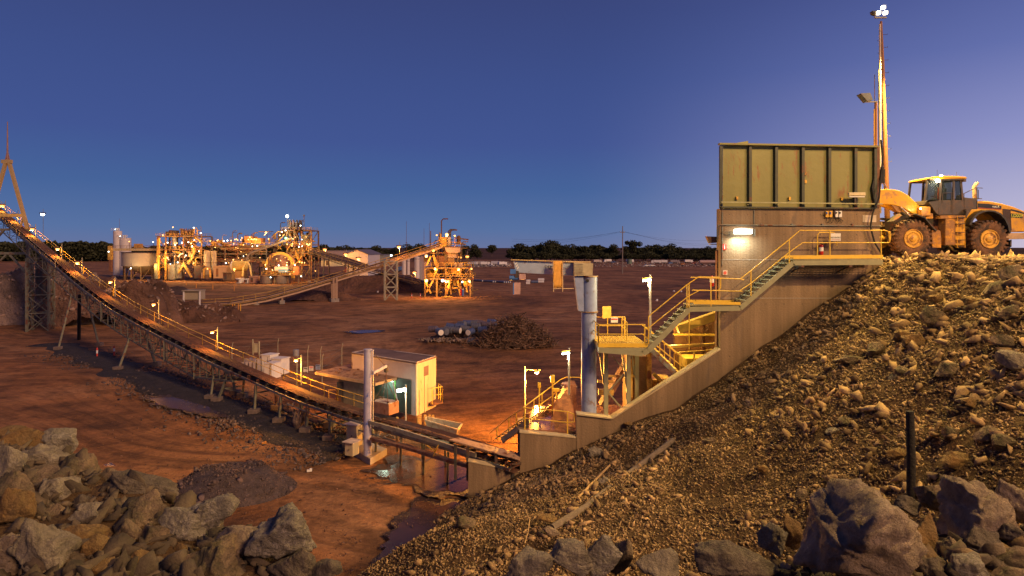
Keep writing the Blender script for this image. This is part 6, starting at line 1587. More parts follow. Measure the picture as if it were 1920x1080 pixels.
# skip bin
sk = thing('skip_bin', 'open pale grey skip bin on the orange lit ground behind the belt', 'skip', G(830, 805))
zs = 1.15
q = [atz(797, 788, zs), atz(858, 806, zs), atz(866, 795, zs), atz(800, 782, zs)]
ctr = sum(q, Vector()) / 4
mb = MB()
for i in range(4):
    a, b = q[i], q[(i + 1) % 4]; a2 = a.lerp(ctr, 0.25); b2 = b.lerp(ctr, 0.25); a2.z = 0.1; b2.z = 0.1
    mb.prism([a, b, b2, a2], (ctr - (a + b) / 2).normalized() * 0.06)
mb.build('tub', mat('skip_grey', (0.42, 0.36, 0.26), 0.6, rust=0.15), sk)
mb = MB()
for i in range(4): mb.bar(q[i], q[(i + 1) % 4], 0.1, 0.1)
mb.build('rim', mat('skip_rim', (0.5, 0.40, 0.26), 0.6), sk)
# ================================================================ electrical yard left of the cabin
def gbox(xa, xb, ybase, ytop, dpt, rz=0):
    a = G(xa, ybase); b = G(xb, ybase); Y = a.y; h = (ybase - ytop) / F * Y
    return Vector(((a.x + b.x) / 2, Y + dpt / 2, h / 2)), (b.x - a.x, dpt, h)
for i, (xa, xb, yb, yt, lab) in enumerate(((492, 512, 699, 666, 'tall white electrical kiosk, rear one of the three in the yard'), (497, 516, 712, 682, 'white electrical kiosk nearest the conveyor'), (510, 533, 703, 673, 'widest white electrical kiosk on the right of the yard'))):
    c, d_ = gbox(xa, xb, yb, yt, 1.3); t = thing('electrical_kiosk', lab, 'kiosk', (c.x, c.y, 0), 'electrical kiosks in the yard')
    mb = MB(); mb.box(c, d_, rz=R(-20)); mb.build('body', white_paint, t, bevel=0.03)
    mb = MB(); mb.box(c + Vector((0, 0, d_[2] / 2)), (d_[0] + 0.15, d_[1] + 0.15, 0.08), rz=R(-20)); mb.build('lid', white_paint, t)
    mb = MB(); mb.box(c + Vector((0, -0.72, 0)), (0.02, 0.02, d_[2] * 0.8)); mb.build('door_seam', dark_steel, t)
t = thing('transformer', 'grey transformer with cooling fins left of the white kiosks', 'transformer', G(470, 700))
c, d_ = gbox(458, 484, 700, 674, 1.2); mb = MB(); mb.box(c, d_, rz=R(-20))
for k in range(5): mb.box(c + Vector((-0.8 + k * 0.4, -0.8, 0)), (0.06, 0.35, 1.0), rz=R(-20))
mb.build('tank', mat('transformer_grey', (0.36, 0.30, 0.30), 0.6), t)
mb = MB()
for k in range(3): mb.lathe(c + Vector((-0.5 + 0.5 * k, 0, d_[2] / 2)), [(0.09, 0), (0.12, 0.1), (0.07, 0.15), (0.11, 0.25), (0.05, 0.4), (0, 0.42)], 'Z', 8)
mb.build('insulator', rust_steel, t)
mb = MB(); g = G(472, 712); mb.tube(G(486, 690), P(486, 640, G(486, 690).y), 0.08); t2 = tag(mb.build('power_pole', beige_steel, origin=G(486, 690)), 'steel pole with cable stays beside the transformer', 'pole')
mb = MB(); c = G(475, 690); mb.tube(c, P(474, 636, c.y), 0.07); mb.tube(P(474, 640, c.y), G(448, 685), 0.015, n=4); mb.tube(P(474, 640, c.y), G(505, 680), 0.015, n=4); mb.box(P(480, 652, c.y), (0.35, 0.2, 1.0)); mb.build('', beige_steel)
o = C.objects[-1]; o.name = 'power_pole'; tag(o, 'stayed pole with a grey box hung on it behind the transformer', 'pole')
# chain wire fence posts with cranked tops and signs
fence = thing('wire_fence', 'wire fence with cranked posts around the electrical yard', 'fence', G(600, 720))
fpts = [(435, 692), (521, 682), (601, 702), (604, 720), (556, 728), (641, 694), (577, 700)]
for (px, py) in fpts:
    g = G(px, py); h = 2.9; mb = MB(); mb.path([g, g + Vector((0, 0, h - 0.5)), g + Vector((0.12, 0, h))], 0.035); mb.build('post', beige_steel, fence)
for (a, b) in ((3, 4), (3, 5), (2, 5), (2, 3), (0, 1)):
    ga, gb_ = G(*fpts[a]), G(*fpts[b]); mb = MB()
    for hh in (0.8, 1.6, 2.3): mb.tube(ga + Vector((0, 0, hh)), gb_ + Vector((0, 0, hh)), 0.012, n=4)
    mb.build('wire', grey_steel, fence)
for i, (px, lab, cm) in enumerate(((573, 'white notice sign, left one of the three on the fence', white_paint), (583.5, 'white sign with a red band, middle of the three on the fence', white_paint), (596, 'blue and white sign, right one of the three on the fence', mat('sign_blue', (0.25, 0.33, 0.6), 0.5)))):
    Y = G(604, 720).y; t = thing('sign', lab, 'sign', P(px, 692 - (px - 573) * .2, Y), 'signs on the yard fence')
    mb = MB(); mb.box(P(px, 693 - (px - 573) * .2, Y), (0.42, 0.03, 0.46)); mb.build('board', cm, t)
    mb = MB(); mb.box(P(px, 690.5 - (px - 573) * .2, Y - 0.03), (0.34, 0.01, 0.1)); mb.build('band', red_ink if i == 1 else black_ink, t)
    for k in range(2): mb = MB(); mb.box(P(px, 693.5 - (px - 573) * .2 + k * 2.5, Y - 0.03), (0.3, 0.01, 0.03)); mb.build('print_line', black_ink, t)
t = thing('water_tank', 'grey drum on a post above the lamp left of the cabin', 'tank', P(555, 668, 55))
mb = MB(); mb.lathe(P(555, 667, 57), [(0.0, 0), (0.26, 0), (0.26, 0.55), (0.0, 0.6)], 'Z', 14); mb.build('drum', mat('drum_blue', (0.2, 0.2, 0.24), 0.6), t, smooth='auto')
mb = MB(); mb.tube(PX(557, 57, 0), P(557, 667, 57), 0.05); mb.build('post', beige_steel, t)
# ================================================================ processing plant
def pl_lamp(parent, px, py, Y, kind='o', s=None):
    """a small lamp head fixed to a structure"""
    s = (0.0009 * Y) if s is None else s
    mb = MB(); mb.lathe(P(px, py, Y) - Vector((0, 0.3, s)), [(0, 0), (s * 0.8, s * 0.3), (s, s), (s * 0.8, s * 1.7), (0, s * 2)], 'Z', 8)
    m = {'o': glow('plant_sodium', (1.0, 0.36, 0.04), 3.5), 'w': glow('plant_white', (0.9, 1, 0.9), 7), 'g': glow('plant_green', (0.1, 1.0, 0.2), 5)}[kind]
    return mb.build('lamp', m, parent, smooth=True)
def rect(px0, px1, py0, py1, Y):
    a = P(px0, py1, Y); b = P(px1, py0, Y); return a, b
def pbox(parent, name, px0, px1, py0, py1, Y, depth, m, bevel=0, rz=0):
    a, b = rect(px0, px1, py0, py1, Y); mb = MB(); mb.box(((a.x + b.x) / 2, Y + depth / 2, (a.z + b.z) / 2), (b.x - a.x, depth, b.z - a.z), rz=rz); return mb.build(name, m, parent, bevel=bevel)
def pcyl(parent, name, px, w, py0, py1, Y, m, cone=0, n=24, dome=0):
    a = P(px, py1, Y); b = P(px, py0, Y); r = w / 2 / F * Y; h = b.z - a.z
    prof = [(r, 0), (r, h)]
    if cone: prof = [(r * 0.3, -cone)] + prof
    if dome: prof = prof + [(r * 0.7, h + r * dome * 0.7), (r * 0.15, h + r * dome)]
    mb = MB(); mb.lathe(a + Vector((0, r, 0)), prof, 'Z', n); return mb.build(name, m, parent, smooth='auto')
def frame(parent, xs, ys_lv, Y, depth, m, col=0.35, brace=True, rnd=None, name='steel_frame', cols_to=0.0):
    """open steel frame: columns at photo xs, beams at photo levels ys_lv (top first)"""
    rnd = rnd or random.Random(1)
    mb = MB()
    for yy in (Y, Y + depth):
        for x in xs:
            t_ = P(x, ys_lv[0], Y); mb.bar((t_.x, yy, cols_to), (t_.x, yy, t_.z), col, col)
        for l in ys_lv:
            a = P(xs[0], l, Y); b = P(xs[-1], l, Y); mb.bar((a.x, yy, a.z), (b.x, yy, b.z), col * 0.8, col)
        if brace:
            for (x0, x1) in zip(xs[:-1], xs[1:]):
                lv = list(ys_lv) + [466 + EYE / Y * F]
                for (l0, l1) in zip(lv[:-1], lv[1:]):
                    if rnd.random() < 0.6:
                        a = P(x0, l0, Y); b = P(x1, l1, Y)
                        if rnd.random() < 0.5: a.x, b.x = b.x, a.x
                        mb.bar((a.x, yy, a.z), (b.x, yy, max(b.z, 0)), col * 0.5)
    for x in xs:
        for l in ys_lv:
            a = P(x, l, Y); mb.bar((a.x, Y, a.z), (a.x, Y + depth, a.z), col * 0.7)
    return mb.build(name, m, parent)
def deck(parent, px0, px1, py, Y, depth, railh=1.1, m=None, mr=None):
    a = P(px0, py, Y); b = P(px1, py, Y)
    mb = MB(); mb.box(((a.x + b.x) / 2, Y + depth / 2, a.z), (b.x - a.x, depth, 0.25)); mb.build('deck', m or plant_steel, parent)
    mb = MB(); z = Vector((0, 0, 0.1))
    rail(mb, [a + z, b + z], railh, 0.06, 1.8); rail(mb, [a + z + Vector((0, depth, 0)), b + z + Vector((0, depth, 0))], railh, 0.06, 1.8)
    mb.build('handrail', mr or plant_yellow, parent)
def pstair(parent, x0, y0, x1, y1, Y, w=1.0, m=None):
    a = P(x0, y0, Y); b = P(x1, y1, Y); m = m or plant_yellow
    mb = MB(); mb.bar(a, b, 0.12, 0.4); mb.bar(a + Vector((0, w, 0)), b + Vector((0, w, 0)), 0.12, 0.4)
    n = max(4, int((a - b).length / 0.4))
    for i in range(n + 1): mb.box(a.lerp(b, i / n) + Vector((0, w / 2, 0)), (0.3, w, 0.06))
    rail(mb, [a, b], 1.1, 0.05, 1.5); mb.build('stair', m, parent)
def clutter(parent, px0, px1, py0, py1, Y, depth, n, seed, mats):
    """pipes, pumps and boxes crowding a floor; each its own part"""
    rnd = random.Random(seed)
    for k in range(n):
        x = rnd.uniform(px0, px1); y = rnd.uniform(py0, py1); yy = Y + rnd.uniform(0.1, depth); p = P(x, y, yy)
        t = rnd.random(); m = rnd.choice(mats); mb = MB()
        if t < 0.35:
            L_ = rnd.uniform(1, 4); mb.tube(p, p + Vector((L_, rnd.uniform(-0.5, 0.5), rnd.uniform(-1, 1))), rnd.uniform(0.1, 0.25), n=8); mb.build('pipe', m, parent)
        elif t < 0.6:
            L_ = rnd.uniform(1.5, 5); mb.path([p, p + Vector((0, 0, L_)), p + Vector((0.5, 0, L_ + 0.5)), p + Vector((1.8, 0, L_ + 0.5))], rnd.uniform(0.1, 0.2), 7); mb.build('pipe', m, parent)
        elif t < 0.85:
            mb.box(p, (rnd.uniform(0.6, 1.8), rnd.uniform(0.5, 1.4), rnd.uniform(0.6, 1.8))); mb.build('equipment_box', m, parent)
        else:
            r = rnd.uniform(0.4, 0.9); mb.lathe(p, [(r * 0.6, -0.4), (r, 0), (r, 1.4), (r * 0.5, 1.8)], 'Z', 12); mb.build('vessel', m, parent, smooth='auto')
steel_o = mat('steel_ochre', (0.24, 0.15, 0.06), 0.6, var=0.3, rust=0.2, rscale=0.6)
steel_d = mat('steel_dull', (0.10, 0.08, 0.06), 0.65, var=0.3, rust=0.25, rscale=0.6)
tank_m = mat('tank_tan', (0.34, 0.28, 0.19), 0.5, var=0.15, streak=True)
CL = [plant_steel, steel_o, steel_d, plant_yellow, rust_steel]
PYD = 265.0
def plight(px, py, Y, e, c=(1.0, 0.42, 0.08), r=0.4):
    lamp_obj('plant_light', 'POINT', P(px, py, Y), e * 0.68, c, shadow_soft_size=r)
# --- thickener tank
th = thing('thickener_tank', 'wide cream round tank on a ring of steel legs left of the plant', 'tank', G(250, 517))
mb = MB(); c = P(252, 498, 262); c.y = 272; r_ = 45 / F * 262
zT = P(0, 474, 262).z; zBt = P(0, 499, 262).z
mb.lathe((c.x, c.y, zBt), [(2.0, -4.0), (r_, 0), (r_, zT - zBt)], 'Z', 48); mb.build('shell', mat('thick_cream', (0.55, 0.47, 0.32), 0.55, var=0.06), th, smooth='auto')
mb = MB(); mb.lathe((c.x, c.y, zT - 0.1), [(r_ + 0.15, 0), (r_ + 0.15, 0.35)], 'Z', 48); mb.build('rim', dark_steel, th)
for k in range(14):
    t_ = 2 * PI * k / 14; q = Vector((c.x + math.cos(t_) * r_ * 0.92, c.y + math.sin(t_) * r_ * 0.92, 0)); t2 = t_ + 2 * PI / 14
    mb = MB(); mb.bar(q, q + Vector((0, 0, zBt)), 0.35, 0.35); mb.bar(q, (c.x + math.cos(t2) * r_ * 0.92, c.y + math.sin(t2) * r_ * 0.92, zBt), 0.18); mb.build('leg', steel_o, th)
a, b = P(206, 468, 262), P(300, 468, 262)
mb = MB(); mb.box(((a.x + b.x) / 2, 263, a.z), (b.x - a.x, 1.8, 1.0)); mb.build('bridge', mat('bridge_tan', (0.42, 0.33, 0.18), 0.6), th)
mb = MB(); rail(mb, [a + Vector((0, 0, 0.5)), b + Vector((0, 0, 0.5))], 1.1, 0.07, 2.2); mb.build('handrail', plant_steel, th)
pbox(th, 'drive_box', 251, 263, 457, 465, 266, 2, mat('box_orange', (0.6, 0.3, 0.06), 0.6))
pbox(th, 'side_tower', 202, 208, 461, 487, 261, 1.6, plant_yellow)
pbox(th, 'side_column', 204, 208, 487, 509, 261, 1.2, rust_steel)
for px, py, k in ((204.5, 472, 'w'), (246, 503, 'w'), (243, 453, 'o'), (288, 454, 'w')): pl_lamp(th, px, py, 260 if py > 460 else 268, k)
mb = MB(); mb.tube(P(243, 468, 264), P(243, 454, 264), 0.1); mb.tube(P(288, 468, 264), P(288, 454, 264), 0.1); mb.build('lamp_pole', plant_steel, th)
plight(246, 507, 258, 900, (1.0, 0.7, 0.3)); plight(288, 500, 255, 2200)
# silos
for px, w_, y0, y1, lab in ((216, 15, 433, 468, 'tall white silo with a railed top at the left end of the plant'), (229, 20, 446, 468, 'shorter and wider white silo next to the tall one')):
    t = thing('silo', lab, 'silo', PX(px, 285, 0), 'white silos')
    pcyl(t, 'shell', px, w_, y0, y1 + 48, 285, mat('silo_white', (0.62, 0.55, 0.50), 0.5, var=0.06), n=28)
    a = P(px - w_ / 2, y0, 285); b = P(px + w_ / 2, y0, 285); mb = MB(); rail(mb, [a, b], 1.2, 0.06, 1.0); mb.box((a + b) / 2 + Vector((0.5, 1, 0.6)), (1.0, 1, 1.4)); mb.build('top_rail', white_paint, t)
    pl_lamp(t, px + 1 if w_ < 18 else px - 3, y0 - 3, 285, 'w', 0.18)
t = thing('antenna_mast', 'thin aerial mast rising behind the silos', 'mast', PX(224, 286, 0)); mb = MB(); mb.tube(PX(224, 287, 0), P(224, 410, 287), 0.12, 0.05, 6); mb.build('pole', rust_steel, t)
# --- leach tower structure (x 293..385)
A = thing('process_building', 'open steel process structure with platforms, stairs and round screens right of the wide tank', 'structure', PX(340, 262, 0))
frame(A, [296, 311, 344, 378], [443, 468, 481, 496], 260, 9, plant_steel, 0.5, rnd=random.Random(3))
for x0, x1, y, Yd in ((292, 378, 443, 260), (311, 378, 468, 260), (311, 345, 481, 259.5), (333, 370, 495, 259), (358, 392, 453, 259.5)): deck(A, x0, x1, y, Yd, 8)
pbox(A, 'screen_box', 310, 318, 434, 443, 262, 3, steel_d); pbox(A, 'screen_box', 316.5, 322, 431.5, 443, 262, 3, steel_d); pbox(A, 'screen_box', 323, 329, 432, 443, 262, 3, steel_d)
def cyclone(parent, px, py, Y, R0, n, h, m, rim=True):
    c = P(px, py, Y); c.y += R0
    for k in range(n):
        t_ = 2 * PI * k / n; q = c + Vector((math.cos(t_) * R0, math.sin(t_) * R0, 0))
        mb = MB(); mb.lathe(q, [(0.12, -h * 0.6), (0.42, 0), (0.42, h * 0.35), (0.2, h * 0.4), (0.2, h * 0.5)], 'Z', 10); mb.path([q + Vector((0, 0, h * 0.5)), q + Vector((math.cos(t_) * 0.3, math.sin(t_) * 0.3, h * 0.62)), q + Vector((math.cos(t_) * 0.75, math.sin(t_) * 0.75, h * 0.45))], 0.16, 7)
        mb.build('cyclone', m, parent, smooth='auto')
    if rim:
        mb = MB(); mb.lathe(c - Vector((0, 0, h * 0.75)), [(R0 * 1.2, 0), (R0 * 1.2, h * 0.35), (R0 * 1.1, h * 0.35)], 'Z', 24); mb.lathe(c, [(R0 * 0.4, -h * 0.6), (R0 * 0.4, h * 0.2), (0, h * 0.35)], 'Z', 16); mb.build('launder', steel_d, parent, smooth='auto')
cyclone(A, 346, 436, 261, 2.2, 10, 2.6, steel_o)
pcyl(A, 'column_vessel', 325, 8, 444, 525, 261, mat('vessel_blue', (0.22, 0.24, 0.27), 0.5)); pcyl(A, 'hopper', 350, 14, 446, 456, 262, steel_d, cone=3)
pcyl(A, 'tank', 319, 14, 496, 524, 256, mat('tank_grey', (0.22, 0.21, 0.16), 0.6, var=0.2, rust=0.15)); pcyl(A, 'tank', 291, 8, 494, 523, 256, mat('tank_olive', (0.16, 0.18, 0.13), 0.6)); pcyl(A, 'tank', 332, 12, 496, 522, 257, MATS['tank_grey'])
pbox(A, 'shed', 364, 378, 498, 522, 255, 4, steel_d)
for (a, b, w_, m_) in (((297, 446), (297, 522), 0.9, plant_yellow), ((311, 470), (311, 524), 0.7, plant_yellow)):
    mb = MB(); mb.bar(P(*a, 257), P(*b, 257), w_, w_); mb.build('lit_column', m_, A)
pstair(A, 344, 496, 358, 520, 255); pstair(A, 334, 512, 344, 496, 255.5); pstair(A, 358, 481, 366, 470, 257); pstair(A, 352, 494, 362, 481, 257); pstair(A, 366, 446, 376, 453, 259)
mb = MB(); mb.path([P(334, 482, 257), P(337, 477, 257), P(343, 475, 257)], 0.3); mb.build('white_hose', white_paint, A, smooth=True); mb = MB(); mb.path([P(311, 481, 257), P(314, 483, 257), P(317, 488, 257)], 0.25); mb.build('white_hose', white_paint, A, smooth=True)
mb = MB(); mb.path([P(364, 440, 260), P(364, 428, 260), P(368, 427, 260), P(370, 431, 260), P(370, 440, 260)], 0.22); mb.build('loop_pipe', plant_yellow, A, smooth=True)
mb = MB(); mb.path([P(377, 443, 260), P(377, 426, 260), P(375.5, 424, 260)], 0.12); mb.build('vent_pipe', steel_d, A)
clutter(A, 296, 376, 446, 520, 260, 7, 62, 5, CL)
clutter(A, 298, 376, 470, 520, 257, 2, 30, 6, CL)
for px, py, k in ((325, 426, 'o'), (306, 441, 'o'), (364, 427, 'w'), (377, 437, 'w'), (315, 455, 'w'), (332, 456, 'o'), (342, 455, 'w'), (354, 454, 'w'), (359, 456, 'o'), (361, 462, 'w'), (374, 471, 'w'), (349, 479, 'w'), (334, 492, 'w')): pl_lamp(A, px, py, 258, k)
for a in ((306, 447, 256, 1400), (330, 462, 256, 2200), (362, 460, 257, 2000), (349, 483, 254, 2200, (1, .75, .35)), (334, 496, 253, 2200, (1, .65, .25)), (300, 490, 254, 3000), (364, 490, 254, 2000), (320, 437, 256, 700), (350, 430, 256, 900)): plight(*a)
# two steel tanks
for px, w_, lab in ((386, 14, 'wide brushed steel tank right of the process structure'), (399, 9, 'narrow brushed steel tank between the wide one and the pipe rack')):
    t = thing('storage_tank', lab, 'tank', PX(px, 260, 0), 'brushed steel tanks'); pcyl(t, 'shell', px, w_, 471, 515, 258, tank_m, dome=0.2)
    mb = MB(); a = P(px, 493, 258); r = w_ / 2 / F * 258; mb.lathe((a.x, a.y + r, a.z), [(r + .08, 0), (r + .08, .2)], 'Z', 24); mb.build('band', steel_d, t)
# --- long pipe rack (x 392..560)
B = thing('pipe_rack', 'long rusty pipe rack with three levels of pipes and a row of lamps on top', 'pipe rack', PX(470, 262, 0))
frame(B, [398, 422, 446, 472, 500], [464, 476, 487], 262, 8, steel_d, 0.45, brace=False)
rnd = random.Random(12)
for k in range(26):
    y = rnd.choice((462, 464, 467, 470, 474, 478, 481, 485, 490)); x0 = rnd.uniform(392, 440); x1 = rnd.uniform(460, 520)
    mb = MB(); yy = 262 + rnd.uniform(-0.5, 7); mb.tube(P(x0, y, yy), P(x1, y - rnd.uniform(-1, 3), yy), rnd.uniform(0.12, 0.38), n=8); mb.build('pipe', rnd.choice((steel_d, steel_o, rust_steel, plant_steel)), B)
deck(B, 388, 520, 461, 261, 6, 1.2)
pbox(B, 'tarp_shelter', 458, 472, 443, 455, 262, 6, mat('shelter_orange', (0.55, 0.26, 0.07), 0.7)); pbox(B, 'tarp_shelter', 473, 489, 446, 457, 262, 5, MATS['shelter_orange'])
clutter(B, 396, 520, 450, 465, 262, 5, 46, 8, CL); clutter(B, 396, 520, 468, 515, 264, 5, 60, 9, [steel_d, rust_steel, steel_d, steel_o])
for i, (px, py, k) in enumerate(((395, 452, 'o'), (408, 451, 'o'), (420, 452, 'w'), (427, 451, 'w'), (434, 451, 'o'), (441, 449, 'o'), (446, 450, 'o'), (454, 446, 'o'), (452, 450, 'o'), (457, 459, 'o'), (466, 449, 'o'), (469, 445, 'o'), (472, 448.5, 'o'), (475, 449, 'o'), (478, 448.5, 'o'), (481, 449, 'o'), (483, 461, 'w'), (499, 436, 'o'), (497, 440, 'o'), (504, 448, 'o'), (424, 493, 'w'), (438, 487, 'o'))): 
    pl_lamp(B, px, py, 260, k, 0.4 if i == 17 else None)
    if i < 10: mb = MB(); mb.tube(P(px, py, 261), P(px, 462, 261), 0.08, n=6); mb.build('lamp_pole', plant_steel, B)
for a in ((395, 456, 257, 1600), (430, 455, 258, 1700), (470, 452, 257, 3000), (500, 441, 257, 2800), (483, 466, 257, 1500, (1, .8, .45)), (440, 490, 258, 1200)): plight(*a)
mb = MB(); mb.box(P(499, 434.5, 262), (5.0, 3, 0.3)); mb.build('lamp_canopy', steel_d, B)
# sheds, boxes, pumps on the ground in front
def pshed(x0, x1, y0, y1, Y, d_, label, cat, nm, m, roof=None):
    t = thing(nm, label, cat, PX((x0 + x1) / 2, Y, 0)); pbox(t, 'body', x0, x1, y0, y1, Y, d_, m, 0.05)
    a, b = rect(x0 - 0.6, x1 + 0.6, y0, y0, Y); mb = MB(); mb.box(((a.x + b.x) / 2, Y + d_ / 2, a.z + 0.1), (b.x - a.x, d_ + 0.6, 0.25)); mb.build('roof', roof or m, t)
    mb = MB(); q = P(x0 + (x1 - x0) * .3, (y0 + y1) / 2, Y - .05); mb.box(q, (0.9, 0.06, (y1 - y0) / F * Y * 0.7)); mb.build('door', steel_d, t); return t
pshed(400, 424, 500, 522, 252, 8, 'pale brown shed with a flat roof in front of the pipe rack', 'shed', 'shed', mat('shed_brown', (0.36, 0.25, 0.16), 0.7, var=0.1), mat('shed_roof', (0.45, 0.30, 0.18), 0.7))
pbox(th, 'pump_box', 377, 381, 511, 522, 252, 2, plant_yellow) if False else None
t = thing('pump_skid', 'yellow looped pipe pump skid beside the pale brown shed', 'pump', PX(388, 251, 0))
mb = MB(); mb.path([P(382, 522, 251), P(382, 505, 251), P(384, 503, 251), P(392, 503, 251), P(394, 506, 251), P(394, 520, 251)], 0.4); mb.build('loop_pipe', plant_yellow, t, smooth='auto'); pcyl(t, 'vessel', 378.5, 4, 511, 522, 251, mat('vessel_peach', (0.5, 0.35, 0.22), 0.6)); pbox(t, 'pump', 385, 391, 515, 523, 250, 2, steel_d); pl_lamp(t, 390, 504, 249, 'o'); plight(390, 508, 247, 1200)
# yellow horizontal vessel
t = thing('pressure_vessel', 'bright yellow horizontal vessel on a frame, in the middle of the plant', 'vessel', PX(448, 250, 0))
mb = MB(); a = P(441, 499, 250); mb.lathe((a.x - 2.2, 252, a.z), [(0, -0.5), (1.2, -0.3), (1.9, 0.2), (1.9, 5.6), (1.2, 6.1), (0, 6.3)], 'X', 24); mb.build('shell', mat('vessel_yellow', (0.68, 0.50, 0.14), 0.5), t, smooth='auto')
mb = MB(); mb.lathe((a.x - 2.2, 252, a.z), [(1.96, 0.3), (1.96, 0.7)], 'X', 24); mb.build('band', white_paint, t); pbox(t, 'frame', 438, 458, 508, 523, 249, 3, steel_o)
mb = MB(); mb.path([P(468, 488, 248), P(462, 492, 248), P(456, 502, 248), P(455, 518, 248)], 0.35); mb.path([P(464, 490, 248), P(469, 500, 248), P(472, 518, 248)], 0.35); mb.build('inlet_pipe', mat('pipe_pale_yellow', (0.62, 0.52, 0.22), 0.5), t, smooth='auto')
pl_lamp(t, 440, 505, 246, 'o', 0.42); plight(440, 509, 243, 2500)
for i, (x0, x1, y0, y1, m_, lab) in enumerate(((443, 451, 523, 531, white_paint, 'small white pump box in front of the yellow vessel'), (459, 465, 524, 531, white_paint, 'white motor box right of the small white pump box'), (467, 484, 519, 531, mat('box_salmon', (0.42, 0.24, 0.16), 0.7), 'salmon coloured container left of the grey drum tanks'), (418, 434, 512, 526, steel_o, 'low ochre pipe manifold right of the pale brown shed'))):
    t = pshed(x0, x1, y0, y1, 238, 3, lab, 'box', 'equipment_box', m_)
for px, w_, lab in ((495, 22, 'dark round drum tank under the mill platform, left one'), (525, 26, 'dark round drum tank under the mill platform, middle one')):
    t = thing('drum_tank', lab, 'tank', PX(px, 234, 0)); pcyl(t, 'shell', px, w_, 517, 532, 234, mat('drum_dark', (0.13, 0.10, 0.085), 0.6, var=0.2)); 
    mb = MB(); a = P(px, 519, 234); r = w_ / 2 / F * 234; mb.lathe((a.x, a.y + r, a.z), [(r + .06, 0), (r + .06, .2)], 'Z', 24); mb.build('band', steel_d, t)
# --- mill with yellow arch
ml = thing('ball_mill', 'big ball mill with a bright yellow ring guard arch on a railed platform', 'mill', PX(525, 240, 0))
c = P(523, 497, 242)
mb = MB(); mb.lathe((c.x - 3.0, 244, c.z), [(0.0, -1.6), (0.9, -1.4), (1.0, -0.9), (2.2, -0.4), (4.2, 0.4), (4.5, 0.8), (4.5, 7.0), (4.0, 7.6), (1.2, 8.6), (1.1, 9.4), (0, 9.4)], 'X', 40, M=Matrix.Rotation(R(55), 3, 'Z') @ Matrix.Rotation(R(90), 3, 'Y')); mb.build('drum', mat('mill_brown', (0.26, 0.15, 0.12), 0.6, var=0.25, rust=0.2), ml, smooth='auto')
mb = MB(); Mr = Matrix.Rotation(R(30), 3, 'Z')
arch = []
for k in range(15):
    t_ = PI * (1.08 - k / 14 * 1.16); arch.append((math.cos(t_), math.sin(t_)))
cc = Vector((c.x + 0.6, 241.4, c.z - 0.6))
for (a, b) in zip(arch[:-1], arch[1:]):
    pa = [cc + Mr @ Vector((a[0] * r_, 0, a[1] * r_ * 1.06)) for r_ in (4.35, 5.3)]; pb_ = [cc + Mr @ Vector((b[0] * r_, 0, b[1] * r_ * 1.06)) for r_ in (4.35, 5.3)]
    mb.prism([pa[0], pb_[0], pb_[1], pa[1]], Mr @ Vector((0, 1.2, 0)))
mb.bar(cc + Mr @ Vector((4.8, 0.6, -0.8)), cc + Mr @ Vector((4.9, 0.6, -4.5)), 0.95, 1.2)
mb.build('ring_guard', mat('arch_yellow', (0.66, 0.44, 0.07), 0.5, var=0.1), ml)
pbox(ml, 'motor', 514, 540, 500, 508, 236, 2.2, mat('motor_grey', (0.55, 0.45, 0.38), 0.5), 0.2); pbox(ml, 'gearbox', 522, 540, 505, 511, 235.4, 2, mat('gear_blue', (0.1, 0.2, 0.32), 0.5)); pbox(ml, 'orange_box', 550, 560, 500, 515, 235.5, 2, mat('box_bright_orange', (0.6, 0.22, 0.08), 0.6))
deck(ml, 490, 562, 516, 234, 7, 1.2, steel_o)
mb = MB()
for x in (492, 515, 540, 560): a = P(x, 516, 235); mb = MB(); mb.bar((a.x, 235, 0), a, 0.35); mb.build('leg', plant_steel, ml)
mb = MB(); mb.bar(P(523, 517, 235), P(538, 532, 235), 0.25); mb.bar(P(515, 532, 235), P(520, 517, 235), 0.25); mb.build('brace', plant_steel, ml)
clutter(ml, 480, 512, 490, 514, 238, 3, 22, 15, CL); clutter(ml, 541, 562, 496, 514, 237, 3, 8, 16, CL)
for px, py, k in ((498, 496.5, 'o'), (523, 497.5, 'w'), (538, 497, 'o'), (500, 504, 'w'), (508, 520, 'w')): pl_lamp(ml, px, py, 233, k)
for a in ((498, 500, 231, 1800), (523, 500, 231, 1400, (1, .8, .45)), (538, 499, 232, 1800), (515, 480, 233, 1500)): plight(*a)
# --- cyclone tower right
D = thing('cyclone_tower', 'tallest plant tower with black cyclones on top and a bright white lamp', 'tower', PX(560, 250, 0))
frame(D, [538, 552, 566, 584], [432, 459, 475, 497], 248, 9, plant_steel, 0.5, rnd=random.Random(8))
for x0, x1, y in ((528, 570, 432), (552, 584, 432), (530, 584, 459), (540, 568, 473)): deck(D, x0, x1, y, 247.5, 8)
cyclone(D, 550, 423, 249, 2.3, 12, 3.6, steel_d)
pbox(D, 'hopper_box', 566, 576, 440, 458, 250, 5, mat('hopper_green', (0.26, 0.27, 0.19), 0.6)); pcyl(D, 'chute', 553, 9, 436, 458, 250, steel_d, cone=2)
mb = MB(); mb.tube(P(570, 432, 250), P(570, 405, 250), 0.14); mb.box(P(570, 404, 250), (0.6, 0.5, 0.6)); mb.build('aerial', steel_d, D)
mb = MB(); mb.tube(P(539, 430, 250), P(539, 407, 250), 0.1); mb.build('lamp_pole', steel_d, D)
mb = MB(); mb.path([P(463, 488, 244), P(465, 479, 244), P(470, 474, 244), P(500, 464, 245), P(548, 446, 247)], 0.42); mb.build('slurry_pipe', mat('slurry_pipe', (0.34, 0.27, 0.19), 0.6, rust=0.15), D, smooth='auto')
